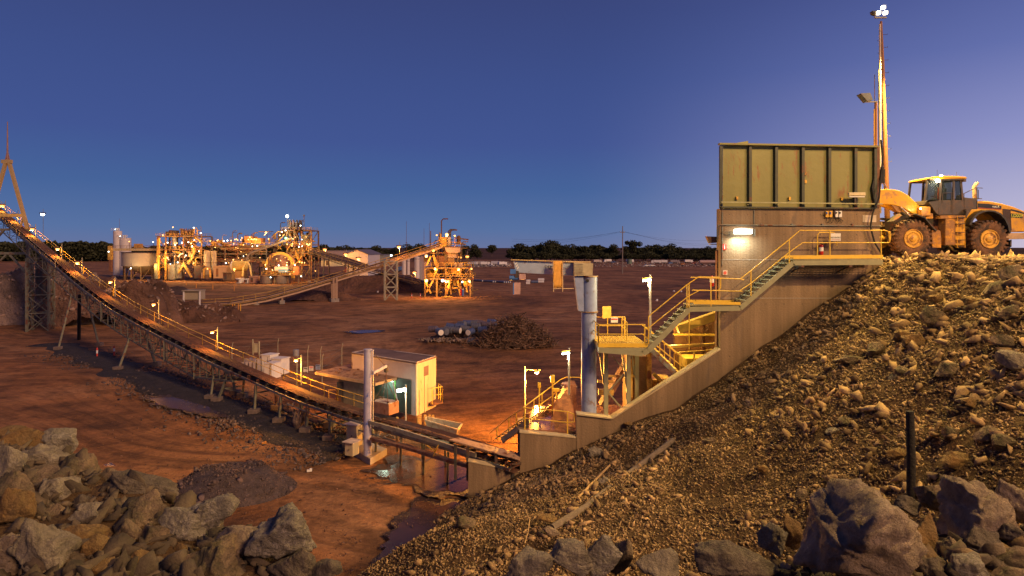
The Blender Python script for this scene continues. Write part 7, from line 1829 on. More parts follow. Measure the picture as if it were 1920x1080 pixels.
mb = MB(); mb.bar(P(512, 443, 247), P(521, 434, 247), 0.35); mb.bar(P(521, 434, 247), P(530, 435, 247), 0.35); mb.bar(P(522, 452, 246), P(533, 440, 246), 0.3); mb.build('gantry', plant_yellow, D)
mb = MB()
for (a, b) in (((520, 460), (528, 468)), ((528, 460), (520, 468)), ((538, 468), (548, 456)), ((556, 480), (566, 494)), ((566, 480), (556, 494))): mb.bar(P(*a, 246), P(*b, 246), 0.25)
mb.build('cross_brace', plant_yellow, D)
pstair(D, 554, 475, 562, 494, 246)
clutter(D, 538, 584, 434, 500, 249, 6, 55, 21, CL); clutter(D, 514, 538, 438, 462, 250, 5, 26, 22, CL)
pl_lamp(D, 539, 405.5, 249, 'w', 0.6); pl_lamp(D, 536.5, 446.5, 244, 'g', 0.42)
for px, py, k in ((564, 423, 'w'), (536, 432, 'w'), (529, 435, 'w'), (525, 441, 'o'), (549, 457, 'o'), (539, 458, 'o'), (562, 457.5, 'o'), (561, 462.5, 'w'), (576, 457.5, 'o'), (581, 457.5, 'o'), (562, 491, 'o'), (567, 492, 'o'), (553, 497, 'w'), (592, 508, 'o'), (565, 518, 'w')): pl_lamp(D, px, py, 245, k)
for a in ((539, 410, 246, 1800, (1, 1, .9)), (530, 440, 244, 1500, (1, .75, .4)), (562, 461, 243, 2400), (578, 460, 244, 1200), (565, 495, 243, 2500), (540, 452, 243, 1400), (537, 450, 242, 300, (.2, 1, .3))): plight(*a)
# inclined gallery from the mill tower down to the crusher tower
def gallery(pts, label, w=1.0, dep=1.2, nm='conveyor', m=plant_steel, mr=plant_yellow, legs=(), post=4, belt=True, group=None, railh=1.3, thick=0.25):
    P3 = [P(*p) for p in pts]; t = thing(nm, label, 'conveyor', (P3[0].x, P3[0].y, 0), group)
    d_ = (P3[-1] - P3[0]); d_.z = 0; d_.normalize(); n_ = Vector((-d_.y, d_.x, 0)); 
    if n_.y > 0: n_ = -n_
    mb = MB(); sweep(mb, P3, [(-w, 0.1), (-w * .5, 0), (w * .5, 0), (w, 0.1), (w, 0.16), (-w, 0.16)], n_); mb.build('belt', belt_mat if belt else m, t)
    for s_ in (1, -1):
        mb = MB(); sweep(mb, P3, [(s_ * (w + .12), -dep), (s_ * (w + .30), -dep), (s_ * (w + .30), -dep + thick), (s_ * (w + .12), -dep + thick)], n_); sweep(mb, P3, [(s_ * (w + .12), -0.1), (s_ * (w + .3), -0.1), (s_ * (w + .3), 0.1), (s_ * (w + .12), 0.1)], n_)
        for a, b in zip(P3[:-1], P3[1:]):
            k = max(1, int((b - a).length / 2.2))
            for i in range(k): q = a.lerp(b, i / k) + n_ * s_ * (w + .2); mb.bar(q, q - Vector((0, 0, dep)), 0.14)
        mb.build('side_truss', m, t)
    mb = MB(); rail(mb, [p + n_ * (w + 1.2) - Vector((0, 0, 0.2)) for p in P3], railh, 0.07, post); sweep(mb, [p + n_ * (w + .75) - Vector((0, 0, .3)) for p in P3], [(-.45, 0), (.45, 0), (.45, .08), (-.45, .08)], n_); mb.build('handrail', mr, t)
    for i, (lx, ly, Y, kind) in enumerate(legs):
        ft = PX(lx, Y, 0); top_ = P(lx, ly, Y)
        for s_ in (1, -1):
            mb = MB(); mb.bar(ft + n_ * s_ * (1.5 if kind else 0.9), top_ + n_ * s_ * 0.9, 0.32, 0.32); lg = mb.build('trestle_leg', m, t)
            mb = MB(); mb.box(ft + n_ * s_ * (1.5 if kind else 0.9) + Vector((0, 0, 0.3)), (0.9, 0.9, 0.9)); mb.build('footing_block', concrete, lg)
    return t
gallery([(584, 468, 246), (640, 482, 236), (700, 502, 225)], 'conveyor gallery sloping down to the right from the mill tower towards the white sheds', legs=((612, 476, 241, 1), (586, 470, 246, 1)), m=steel_d, nm='conveyor_gallery')
gallery([(585, 470, 238), (640, 488, 220), (700, 505, 205), (800, 530, 185)], 'low return conveyor sloping down behind the main gallery to the foot of the screening tower', legs=((658, 494, 216, 1), (667, 498, 216, 1)), m=steel_d, nm='conveyor_gallery')
mainc = gallery([(304, 573, 140), (345, 572, 143), (430, 568, 146), (500, 556, 150), (560, 540, 154), (620, 522, 158), (700, 498, 164), (760, 479, 168), (826, 457, 172)], 'long yellow railed conveyor rising right from the loading shelter to the screening tower', w=0.9, dep=1.1, m=mat('gallery_pink', (0.46, 0.31, 0.20), 0.6, var=0.15), nm='conveyor_gallery', post=3.2, legs=((480, 560, 149, 0), (528, 549, 152, 0), (624, 521, 157, 0), (630, 519, 157.5, 0)), railh=1.4, thick=0.35)
g1 = PX(733, 162, 0)
lattice_tower('lattice_tower', 'pale lattice trestle under the middle of the yellow railed conveyor', 'tower', (g1.x, g1.y, 0), 3.0, 2.4, P(0, 490, 162).z, 3, beige_steel, rot=R(10), leg=0.45, br=0.22)
pl_lamp(mainc, 734, 479, 164, 'w', 0.25)
# loading shelter
t = thing('loading_shelter', 'beige sheet shelter on two legs over the start of the yellow railed conveyor', 'shelter', PX(360, 139, 0))
pbox(t, 'sheet', 344, 375, 545, 562, 139, 2.4, mat('sheet_beige', (0.36, 0.30, 0.20), 0.6, var=0.08), 0.03)
mb = MB(); a = P(344, 545, 139); b = P(375, 545, 139); mb.box(((a.x + b.x) / 2, 139.9, a.z), (b.x - a.x + .3, 2.8, 0.2)); mb.build('roof', MATS['sheet_beige'], t)
for x in (344.5, 374.5):
    mb = MB(); a = P(x, 546, 138.8); mb.bar((a.x, a.y, 0), a, 0.25, 0.25); mb.build('leg', white_paint, t)
rl = random.Random(88)
for par, x0, x1, y0, y1, Yl, nn in ((A, 298, 376, 446, 515, 257, 16), (B, 400, 520, 447, 500, 260, 22), (D, 530, 584, 436, 500, 244, 12), (ml, 490, 560, 485, 514, 233, 8)):
    for k in range(nn): pl_lamp(par, rl.uniform(x0, x1), rl.uniform(y0, y1), Yl, 'o' if rl.random() < .8 else 'w', 0.17)
# --- screening tower (x 795..885)
E = thing('screening_tower', 'sodium lit yellow screening tower where the railed conveyor ends, with braces and decks', 'tower', PX(838, 175, 0))
frame(E, [797, 819, 836, 864, 882], [503, 523], 172, 9, mat('tower_ochre', (0.34, 0.22, 0.08), 0.6, var=0.2, rust=0.2), 0.4, rnd=random.Random(5))
frame(E, [820, 835, 838, 858], [463, 474, 503], 173, 7, steel_d, 0.35, rnd=random.Random(6), cols_to=8)
deck(E, 820, 864, 463, 172, 8, 1.2); deck(E, 797, 884, 502, 171.5, 9, 1.2); deck(E, 797, 887, 523, 171, 10, 1.2, None, plant_yellow); deck(E, 838, 862, 518, 170.5, 3); deck(E, 797, 818, 475, 172, 4)
pbox(E, 'head_box', 822, 837, 444.5, 463, 172, 3, plant_yellow); pcyl(E, 'head_drum', 841, 9, 446, 463, 173, mat('drum_cream', (0.5, 0.42, 0.3), 0.5), dome=0.6)
mb = MB(); mb.prism([P(834, 464, 171.5), P(863, 464, 171.5), P(862, 472, 171.5), P(858, 474, 171.5), P(840, 474, 171.5), P(836, 471, 171.5)], (0, 5, 0)); mb.build('chute', mat('chute_pale', (0.42, 0.31, 0.24), 0.6, var=0.15), E)
for x0, x1, y0, y1, m_ in ((838, 856, 475, 483, MATS['chute_pale']), (840, 852, 484, 496, steel_o), (852, 858, 492, 501, MATS['chute_pale']), (860, 867, 493, 501, MATS['chute_pale']), (822, 834, 480, 500, rust_steel), (846, 860, 504, 514, MATS['box_orange']), (848, 862, 525, 536, plant_yellow), (870, 880, 526, 536, plant_yellow)): pbox(E, 'screen_box', x0, x1, y0, y1, 173, 3, m_)
mb = MB()
for (a, b) in (((845, 526), (838, 552)), ((848, 540), (862, 540)), ((858, 526), (863, 554)), ((872, 526), (876, 548)), ((842, 526), (846, 552)), ((800, 548), (812, 526)), ((797, 526), (808, 550)), ((868, 526), (874, 540)), ((800, 498), (808, 480)), ((812, 478), (818, 500))): 
    mb = MB(); mb.bar(P(*a, 171), P(*b, 171), 0.4); mb.build('yellow_strut', plant_yellow, E)
pstair(E, 812, 524, 820, 504, 171.2); pstair(E, 812, 479, 820, 500, 171.2); pstair(E, 845, 524, 837, 552, 170)
clutter(E, 800, 880, 478, 548, 173, 6, 60, 31, CL + [plant_yellow]); clutter(E, 822, 862, 446, 462, 173, 4, 12, 32, CL)
for x, y0 in ((824, 435), (807, 433), (853, 442)): mb = MB(); mb.tube(P(x, 463, 172), P(x, y0, 172), 0.09); mb.build('pole', steel_d if x < 840 else MATS['box_orange'], E)
for px, py, k, s in ((838, 440, 'o', .42), (819, 441, 'o', .2), (853, 442, 'o', .2), (813, 470, 'o', .3), (799.5, 480, 'o', .38), (816, 504, 'o', .34), (860, 505, 'o', .34), (884, 504, 'o', .25), (799.5, 526, 'o', .45), (830, 526, 'w', .36), (835.5, 527, 'o', .32), (840.5, 527.5, 'o', .32), (867, 528.5, 'w', .2), (880, 527, 'o', .36)): pl_lamp(E, px, py, 170, k, s)
for a in ((838, 444, 169, 900), (799, 484, 169, 900), (816, 508, 169, 1100), (860, 509, 169, 1100), (799, 530, 168.5, 1500), (835, 532, 169, 1700), (880, 531, 169, 1300), (850, 488, 169, 700), (825, 476, 170, 500)): plight(*a, r=0.25)
for px, py, lab in ((863, 480, 'small sodium lamp on a pole behind the screening tower, left of the pair'), (876, 479, 'sodium lamp on a pole at the right side of the screening tower')):
    sodium_post(px, py, 503, 182, lab, group='sodium lamps around the plant', arm=0.6, strength=300, light=False)
mb = MB(); mb.lathe(PX(838, 168, 0) + Vector((0, 0, 0.15)), [(1.5, 0), (1.6, 0.1), (1.5, 0.2)], 'Z', 20); tag(mb.build('hose_coil', plant_yellow, origin=PX(838, 168, 0)), 'yellow hose coiled on the ground at the foot of the screening tower', 'hose')
for px, lab, m_ in ((865, 'red gas cylinder standing under the screening tower', red_gloss), (867.5, 'blue drum standing beside the red gas cylinder', hb)):
    t = tag((lambda mb: (mb.lathe(PX(px, 168, 0.6), [(0.0, 0), (0.3, 0.05), (0.3, 1.6), (0.15, 1.8), (0, 1.85)], 'Z', 12), mb.build('gas_cylinder', m_, origin=PX(px, 168, 0), smooth='auto'))[1])(MB()), lab, 'cylinder')
# other distant sodium lamps
for px, py, pf, Y, lab in ((609, 466, 490, 260, 'distant sodium lamp right of the cyclone tower, alone on a pole'), (648, 475, 492, 270, 'distant sodium lamp in front of the long grey shed'), (672, 483, 495, 268, 'distant sodium lamp in front of the white gabled shed'), (748, 461, 474, 166, 'sodium lamp on the rail of the yellow railed conveyor'), (777, 509, 520, 200, 'sodium lamp glowing alone over the yard left of the screening tower')):
    sodium_post(px, py, pf, Y, lab, group='sodium lamps around the plant', arm=1.2, strength=1600)
# ================================================================ sheds, masts, trees, vehicles
def gable(px0, px1, py0, py1, pyr, Y, d_, label, m, mr):
    t = thing('shed', label, 'shed', PX((px0 + px1) / 2, Y, 0)); a, b = rect(px0, px1, py0, py1, Y); c = P((px0 + px1) / 2, pyr, Y); a.z = 0
    mb = MB(); mb.prism([(a.x, Y, a.z), (b.x, Y, a.z), (b.x, Y, b.z), (c.x, Y, c.z), (a.x, Y, b.z)], (0, d_, 0)); mb.build('wall', m, t)
    mb = MB(); e_ = 0.4
    mb.prism([(a.x - e_, Y - e_, b.z - 0.1), (c.x, Y - e_, c.z + 0.05), (c.x, Y - e_, c.z + 0.3), (a.x - e_, Y - e_, b.z + 0.15)], (0, d_ + 2 * e_, 0)); mb.prism([(b.x + e_, Y - e_, b.z - 0.1), (c.x, Y - e_, c.z + 0.05), (c.x, Y - e_, c.z + 0.3), (b.x + e_, Y - e_, b.z + 0.15)], (0, d_ + 2 * e_, 0)); mb.build('roof', mr, t)
    mb = MB(); mb.box((a.x + (b.x - a.x) * 0.3, Y - 0.05, (b.z) * 0.45), ((b.x - a.x) * 0.32, 0.1, b.z * 0.85)); mb.build('door', mat('shed_door', (0.40, 0.36, 0.34), 0.6), t); return t
shw = mat('shed_white', (0.55, 0.50, 0.48), 0.6, var=0.06); shr = mat('shed_grey_roof', (0.16, 0.14, 0.16), 0.6)
gable(650, 690, 477, 500, 469, 275, 26, 'white gabled shed with a closed door beyond the conveyors', shw, shr)
gable(785, 800, 484, 500, 478, 250, 14, 'pale pink gabled shed left of the screening tower', mat('shed_pink', (0.42, 0.30, 0.28), 0.6), shr)
pshed(602, 650, 470, 500, 290, 16, 'long low grey shed behind the white gabled one', 'shed', 'shed', mat('shed_mauve', (0.30, 0.24, 0.27), 0.7), shr)
pshed(690, 720, 478, 500, 300, 14, 'dark flat roofed shed right of the white gabled one', 'shed', 'shed', mat('shed_dark', (0.22, 0.22, 0.2), 0.7), shr)
pshed(602, 640, 487, 499, 262, 5, 'low lit white building under the conveyor galleries', 'building', 'site_office', mat('office_lit', (0.5, 0.5, 0.36), 0.6), shr)
for i, (px, w_, y0, y1, lab) in enumerate(((757, 8, 484, 503, 'pale round tank left of the gabled pink shed'), (765, 6, 486, 503, 'thin pale tank between the round one and the shed'), (781, 10, 482, 502, 'white upright tank with a domed top beside the screening tower'))):
    t = thing('storage_tank', lab, 'tank', PX(px, 240, 0), 'white tanks in the far yard'); pcyl(t, 'shell', px, w_, y0, y1 + 26, 238, MATS['silo_white'], dome=0.3); mb = MB(); a = P(px, y0 + 4, 238); r = w_ / 2 / F * 238; mb.lathe((a.x, a.y + r, a.z), [(r + .05, 0), (r + .05, .15)], 'Z', 20); mb.build('band', steel_d, t)
for i, (px, py, pb_, Y, lab) in enumerate(((762, 415, 468, 330, 'tallest thin aerial mast against the sky, left of the screening tower'), (795, 428, 464, 320, 'thin reddish aerial mast second from the left above the conveyor'), (805, 418, 462, 325, 'thin aerial mast third from the left above the conveyor'), (808, 433, 460, 300, 'short dark aerial mast nearest the conveyor head'))):
    t = thing('antenna_mast', lab, 'mast', PX(px, Y, 0), 'thin aerial masts'); mb = MB(); mb.tube(PX(px, Y, 0), P(px, py, Y), 0.14, 0.07, 6); mb.build('pole', rust_steel, t); mb = MB(); mb.bar(P(px - 1.5, py + 40, Y), P(px + 1.5, py + 40, Y), 0.3); mb.build('crossarm', rust_steel, t)
# power pole and lines
t = thing('power_pole', 'tall wooden power pole standing alone in the middle distance before the trees', 'pole', G(1167, 513)); Y = G(1167, 513).y
mb = MB(); mb.tube(G(1167, 513), P(1167.5, 424, Y), 0.32, 0.22, 8); mb.build('pole', mat('pole_wood', (0.24, 0.20, 0.16), 0.8), t)
mb = MB(); mb.bar(P(1163, 436, Y), P(1171, 436, Y), 0.25); mb.build('crossarm', MATS['pole_wood'], t)
for k in range(3): mb = MB(); mb.lathe(P(1163 + k * 4, 434.5, Y), [(0.1, -0.2), (0.18, 0), (0.1, 0.3), (0, 0.35)], 'Z', 8); mb.build('insulator', white_paint, t)
wl = thing('power_line', 'faint power lines hanging across the sky on both sides of the wooden pole', 'power line', P(1167, 436, Y))
for k, (yl, yr_) in enumerate(((452, 462), (448, 470), (458, 474))):
    mb = MB(); x0 = P(1163 + k * 4, 434, Y); 
    for xe, ye in ((960, yl), (1350, yr_ - 12)):
        e_ = P(xe, ye, Y + 90); pts = [x0.lerp(e_, i / 12) - Vector((0, 0, 2.2 * math.sin(PI * i / 12))) for i in range(13)]; mb.path(pts, 0.03, 4)
    mb.build('cable', black_rubber, wl)
# ---------------------------------------------------------------- trees
leaf_m = mat('leaf_dark', (0.05, 0.055, 0.028), 0.9, var=0.4, scale=0.5, island=0.5, spec=0.1)
bark = mat('bark', (0.10, 0.07, 0.05), 0.9)
def tree_proto(seed, h=9, w=7):
    rs = np.random.RandomState(seed); t = thing('gum_tree', 'x', 'tree', (0, 0, 0))
    mb = MB(); mb.path([(0, 0, 0), (0.1, 0, h * .25), (0.0, 0.1, h * .5), (0.15, 0, h * .75)], [0.28, 0.22, 0.16, 0.06], 7)
    lobes = []
    for k in range(7):
        a = rs.rand() * 6.28; rr = w * .5 * (0.25 + 0.6 * rs.rand()); e_ = Vector((math.cos(a) * rr, math.sin(a) * rr, h * (0.40 + 0.5 * rs.rand()))); lobes.append((e_, w * (0.16 + 0.12 * rs.rand()))); mb.path([(0, 0, h * (0.2 + 0.3 * rs.rand())), tuple(e_ * 0.6 + Vector((0, 0, h * .15))), tuple(e_)], [0.12, 0.08, 0.03], 5)
    mb.build('trunk', bark, t)
    vs = []; fs = []
    for (c, r) in lobes + [(Vector((0, 0, h * .75)), w * .24), (Vector((0, 0, h * .5)), w * .26)]:
        for _ in range(150):
            d_ = rs.randn(3); d_ /= np.linalg.norm(d_); q = np.array(c) + d_ * r * (0.5 + 0.6 * rs.rand()) * np.array([1.15, 1.15, 0.8])
            u = rs.randn(3); u /= np.linalg.norm(u); v = np.cross(u, rs.randn(3)); v /= np.linalg.norm(v); s_ = 0.28 + 0.28 * rs.rand()
            b0 = len(vs); vs += [q - u * s_, q + v * s_ * .7, q + u * s_, q - v * s_ * .7]; fs.append((b0, b0 + 1, b0 + 2, b0 + 3))
    me = bpy.data.meshes.new('crown'); me.from_pydata([tuple(v) for v in vs], [], fs); me.materials.append(leaf_m); o = bpy.data.objects.new('crown', me); C.objects.link(o); o.parent = t
    return t
protos = [tree_proto(41, 9, 8), tree_proto(42, 11, 7), tree_proto(43, 7, 9), tree_proto(44, 12, 10)]
used = set(); rt = random.Random(77)
def put_tree(px, pytop, Y, label, group, k=None, wide=1.0):
    k = rt.randrange(4) if k is None else k; p = protos[k]; hh = (9, 11, 7, 12)[k] * 0.95
    z0 = 0.0 if Y < 700 else 1.0; s_ = (P(px, pytop, Y).z - z0) / hh; loc = PX(px, Y, z0); rz = rt.uniform(0, 6.28)
    if k in used: o = copy_tree(p, loc, rz, label, (s_ * wide, s_ * wide, s_))
    else: used.add(k); o = p; o.location = loc; o.rotation_euler = (0, 0, rz); o.scale = (s_ * wide, s_ * wide, s_); o['label'] = label
    o['group'] = group; return o
grp = 'gum trees in the belt beyond the right hand yard'
for px, pt in ((972, 459), (992, 462), (1001, 461), (1013, 457), (1022, 452), (1032, 453), (1044, 456), (1057, 460), (1071, 463), (1083, 459), (1096, 460), (1108, 459), (1121, 458), (1131, 463), (1142, 464), (1152, 459), (1176, 461), (1196, 464), (1207, 463), (1222, 462), (1234, 461), (1248, 458), (1256, 459), (1270, 463), (1283, 464), (1295, 466), (1306, 464), (1320, 463), (1333, 466), (1345, 464)):
    put_tree(px, pt, rt.uniform(660, 690), 'dark gum tree with a dense crown, one of the belt behind the parked trucks', grp, wide=1.15)
for px in range(960, 1350, 11):
    put_tree(px + rt.uniform(-4, 4), rt.uniform(472, 478), rt.uniform(630, 655), 'low dark tree filling the foot of the tree belt behind the parked trucks', 'low trees at the foot of the belt', k=2, wide=1.2)
put_tree(1187, 450, 670, 'tallest gum tree of the belt, standing right of the power pole', grp, 1)
for px, pt, lab in ((888, 459, 'lone gum tree just right of the screening tower'), (895, 470, 'broad low gum tree right of the screening tower'), (880, 474, 'small dark tree touching the screening tower'), (922, 458, 'small tree on the bare horizon hill between the tower and the belt'), (868, 460, 'tiny tree on the horizon right above the screening tower')):
    put_tree(px, pt, 640 if px < 900 else 900, lab, 'single trees near the screening tower', wide=1.0)
for px, pt, lab in ((604, 461, 'round tree right of the cyclone tower'), (617, 464, 'small tree behind the far sodium lamp'), (658, 461, 'dark tree above the white gabled shed'), (676, 463, 'tree behind the roof of the white gabled shed'), (701, 463, 'broad tree right of the white gabled shed'), (740, 464, 'tree left of the yellow railed conveyor head'), (724, 466, 'tree in the gap before the yellow railed conveyor'), (775, 459, 'tree behind the upper part of the yellow railed conveyor'), (790, 460, 'bushy tree under the thin aerial masts')):
    put_tree(px, pt, 640, lab, 'trees behind the sheds', wide=1.2)
# left wood, one far mass
rs = np.random.RandomState(5)
def leaf_mass(name, px0, px1, top_fn, n, Y0, Y1, label):
    px = rs.uniform(px0, px1, n); Y = rs.uniform(Y0, Y1, n); X = (px - 960) / F * Y
    top = EYE + (466 - top_fn(px)) / F * Y
    z = top * rs.rand(n) ** 0.6
    u = rs.randn(n, 3); u /= np.linalg.norm(u, axis=1, keepdims=True); v = np.cross(u, rs.randn(n, 3)); v /= np.linalg.norm(v, axis=1, keepdims=True)
    s_ = (0.7 + 1.1 * rs.rand(n))[:, None]; c = np.stack([X, Y, z], 1)
    V = np.stack([c - u * s_, c + v * s_ * .8, c + u * s_, c - v * s_ * .8], 1).reshape(-1, 3)
    me = bpy.data.meshes.new(name); me.from_pydata(V.tolist(), [], np.arange(4 * n).reshape(n, 4).tolist()); me.materials.append(leaf_m)
    o = bpy.data.objects.new(name, me); C.objects.link(o); return tag(o, label, 'wood', kind='stuff')
leaf_mass('woods', -40, 212, lambda p: 455.5 + 3.2 * vnoise(p * 0.09, p * 0) + 2.0 * vnoise(p * 0.31, p * 0 + 4), 26000, 640, 690, 'dark far wood behind the plain at the left')
leaf_mass('woods', 205, 640, lambda p: 463 + 2.5 * vnoise(p * 0.09, p * 0) + 1.5 * vnoise(p * 0.3, p * 0 + 4), 14000, 640, 690, 'thin dark strip of wood behind the processing plant')
leaf_mass('woods', 1290, 1900, lambda p: 468 + 2 * vnoise(p * 0.09, p * 0), 8000, 690, 720, 'low dark strip of wood on the horizon behind the loader')
# ---------------------------------------------------------------- parked vehicles and yard stuff far away
def car_proto(kind, body):
    t = thing('parked_truck' if kind == 'truck' else 'parked_car', 'x', 'truck' if kind == 'truck' else 'car', (0, 0, 0)); m = body
    if kind == 'truck':
        mb = MB(); mb.box((-2.6, 0, 1.7), (1.8, 2.3, 2.2)); mb.prism([(-3.5, -1.15, 0.8), (-3.9, -1.15, 0.8), (-3.9, -1.15, 1.6), (-3.5, -1.15, 1.9)], (0, 2.3, 0)); mb.build('cab', m, t)
        mb = MB(); mb.box((1.1, 0, 2.0), (5.2, 2.4, 2.0)); mb.build('load_box', m, t); mb = MB(); mb.box((-0.5, 0, 0.8), (6.6, 1.2, 0.3)); mb.build('chassis', dark_steel, t); xs_ = (-2.6, 1.0, 2.6); r = 0.52
        mb = MB(); mb.box((-3.52, 0, 2.2), (0.06, 1.9, 0.7)); mb.build('windscreen', black_rubber, t)
    else:
        mb = MB(); mb.prism([(-2.2, -0.9, 0.45), (2.2, -0.9, 0.45), (2.25, -0.9, 1.05), (0.8, -0.9, 1.1), (0.5, -0.9, 1.75), (-0.9, -0.9, 1.8), (-1.3, -0.9, 1.15), (-2.2, -0.9, 1.05)], (0, 1.8, 0)); mb.build('body', m, t)
        mb = MB(); mb.prism([(0.68, -0.92, 1.15), (0.42, -0.92, 1.65), (-0.85, -0.92, 1.68), (-1.1, -0.92, 1.18)], (0, 1.84, 0)); mb.build('window', black_rubber, t); xs_ = (-1.35, 1.35); r = 0.38
    for x in xs_:
        for y in (-1.0, 0.75): mb = MB(); mb.lathe((x, y, r), [(r, 0), (r, 0.25)], 'Y', 14); mb.build('wheel', black_rubber, t)
    return t
vm = {'white': white_paint, 'cream': mat('v_cream', (0.5, 0.42, 0.35), 0.5), 'blue': mat('v_blue', (0.1, 0.2, 0.4), 0.5), 'orange': mat('v_orange', (0.55, 0.22, 0.05), 0.5), 'red': mat('v_red', (0.3, 0.06, 0.04), 0.5)}
vp = {}
def veh(px, pyb, kind, col, rz, label, group='vehicles parked along the far side of the yard'):
    g = G(px, pyb); k = (kind, col)
    if k in vp: o = copy_tree(vp[k], g, rz, label)
    else: o = vp[k] = car_proto(kind, vm[col]); o.location = g; o.rotation_euler = (0, 0, rz); o['label'] = label
    o['group'] = group
VL = [(886, 498, 'truck', 'white', 'white truck parked right behind the screening tower'), (899, 497, 'truck', 'cream', 'cream truck second from the screening tower'), (910, 498, 'truck', 'white', 'white truck third from the screening tower'), (921, 499, 'car', 'white', 'white car among the yard clutter left of the crane hoist'), (930, 497, 'truck', 'white', 'white truck left of the crane hoist'), (942, 498, 'truck', 'white', 'white truck behind the crane hoist, left one'), (953, 499, 'car', 'cream', 'cream car just left of the end of the jib beam'), (1005, 482, 'truck', 'cream', 'cream truck seen just above the jib beam'), (1030, 482, 'truck', 'white', 'white truck seen above the lettering on the jib beam'), (1085, 486, 'truck', 'cream', 'cream truck right above the crane pillar head'), (1120, 493, 'truck', 'cream', 'cream truck between the crane head and the power pole'), (1139, 492, 'truck', 'white', 'white truck just left of the power pole'), (1150, 493, 'car', 'blue', 'blue car at the foot of the power pole'), (1181, 492, 'truck', 'white', 'white truck right of the power pole next to the green tank'), (1213, 500, 'car', 'white', 'white car parked nearest, by the fence above the platform lamp'), (1222, 500, 'car', 'white', 'white car right of the nearest white one'), (1229, 494, 'truck', 'white', 'white truck behind the two nearest white cars'), (1243, 494, 'truck', 'white', 'white truck in the middle of the right hand row'), (1257, 495, 'car', 'blue', 'blue car in the right hand row'), (1266, 494, 'truck', 'cream', 'cream truck in the right hand row'), (1279, 497, 'car', 'orange', 'orange machine parked alone left of the long tanker'), (1291, 493, 'truck', 'white', 'white truck behind the orange machine'), (1300, 495, 'car', 'red', 'red car beside the long tanker'), (755, 510, 'truck', 'blue', 'blue truck under the yellow railed conveyor beside the lattice trestle'), (660, 512, 'truck', 'red', 'dark red truck parked under the conveyor galleries')]
rv = random.Random(3)
for (px, pyb, kind, col, lab) in VL: veh(px, pyb, kind, col, rv.uniform(-0.6, 0.6) + (PI if rv.random() < .5 else 0), lab)
tk = thing('tank_trailer', 'long pale pink tanker trailer at the far right of the parked row', 'trailer', G(1328, 497)); g = G(1328, 497)
mb = MB(); mb.lathe(g + Vector((-7, 0, 2.6)), [(0, 0), (1.3, 0.2), (1.3, 13.8), (0, 14)], 'X', 16); mb.build('tank', mat('tanker_pink', (0.48, 0.33, 0.28), 0.5), tk, smooth='auto')
for x in (-5, 3, 4.3, 5.6): mb = MB(); mb.lathe(g + Vector((x, -1.2, 0.55)), [(0.55, 0), (0.55, 2.4)], 'Y', 12); mb.build('wheel', black_rubber, tk)
t = thing('storage_tank', 'green round water tank at the foot of the tree belt right of the power pole', 'tank', PX(1181, 410, 0)); pcyl(t, 'shell', 1181, 9, 487, 495, 405, mat('tank_green', (0.14, 0.2, 0.14), 0.6)); pcyl(t, 'lid', 1181, 9.4, 486.5, 487, 404.9, MATS['tank_green'], dome=0.15)
# scrap and oddments between the vehicles: countless small pieces
n = 1500; px = np.concatenate([rs.uniform(878, 958, 700), rs.uniform(1100, 1345, 800)]); py = rs.uniform(491, 501, n); Y = EYE * F / (py - 466); s_ = 0.3 + 0.7 * rs.rand(n)
pos = np.stack([(px - 960) / F * Y, Y, s_ * 0.4], 1)
tag(rock_cloud('litter', pos, s_, mat('yard_litter', (0.30, 0.25, 0.22), 0.7, var=0.6, scale=0.3, island=0.8), 17), 'mixed scrap and oddments strewn between the parked vehicles', 'scrap', kind='stuff')
# pipe bundles with white ends and stacks (860-1025, 525)
for i, (px, py, n_, lab) in enumerate(((908, 526.5, 2, 'pair of white ended pipes lying behind the screening tower, left bundle'), (932, 528, 4, 'bundle of four white ended pipes in the middle of the row'), (953, 529, 4, 'bundle of four white ended pipes just left of the hoist'))):
    g = G(px, py + 2); t = thing('pipe_bundle', lab, 'pipes', g, 'pipe bundles in the yard')
    for k in range(n_): mb = MB(); q = g + Vector(((k - n_ / 2) * 0.75, 0, 0.4)); mb.tube(q, q + Vector((-3.5, 5, 0)), 0.36, n=12); pp = mb.build('pipe', mat('pipe_blue', (0.08, 0.11, 0.2), 0.5), t); mb = MB(); mb.lathe(q, [(0.30, -0.03), (0.30, 0.02)], 'Y', 12); mb.build('end_cap', white_paint, pp)
for i, (px, py, w_, lab) in enumerate(((990, 533, 1.5, 'stack of two white blocks right of the hoist'), (1014, 530, 2.4, 'wider stack of white blocks beside the orange tarpaulin'))):
    g = G(px, py); t = thing('block_stack', lab, 'blocks', g, 'white block stacks')
    for k in range(2): mb = MB(); mb.box(g + Vector((0.1 * k, 0, 0.45 + 0.85 * k)), (w_, 1.2, 0.75)); mb.build('block', white_paint, t, bevel=0.08)
g = G(1003, 531); mb = MB(); mb.tube(g + Vector((-1.4, 0, .5)), g + Vector((1.2, 0.3, .5)), 0.5, n=14); tag(mb.build('drum', MATS['pipe_blue'], origin=g), 'dark blue drum lying between the two white block stacks', 'drum')
for px, py, lab in ((1277, 548, 'small white sack lying on the plain behind the stair landing'), (1264, 547, 'tiny white scrap piece left of the sack behind the stair rails'), (1232, 564, 'pale stone alone on the plain behind the stair rails'), (468 + 240, 549, 'small white bucket on the ground under the yellow railed conveyor')):
    g = G(px, py); v, f = rock_verts(2, np.random.RandomState(px)); mb = MB(); mb.add([tuple(g + Vector(q) * 0.35 + Vector((0, 0, 0.2))) for q in v], [tuple(int(i) for i in t_) for t_ in f]); tag(mb.build('debris_piece', white_paint, origin=g), lab, 'debris')
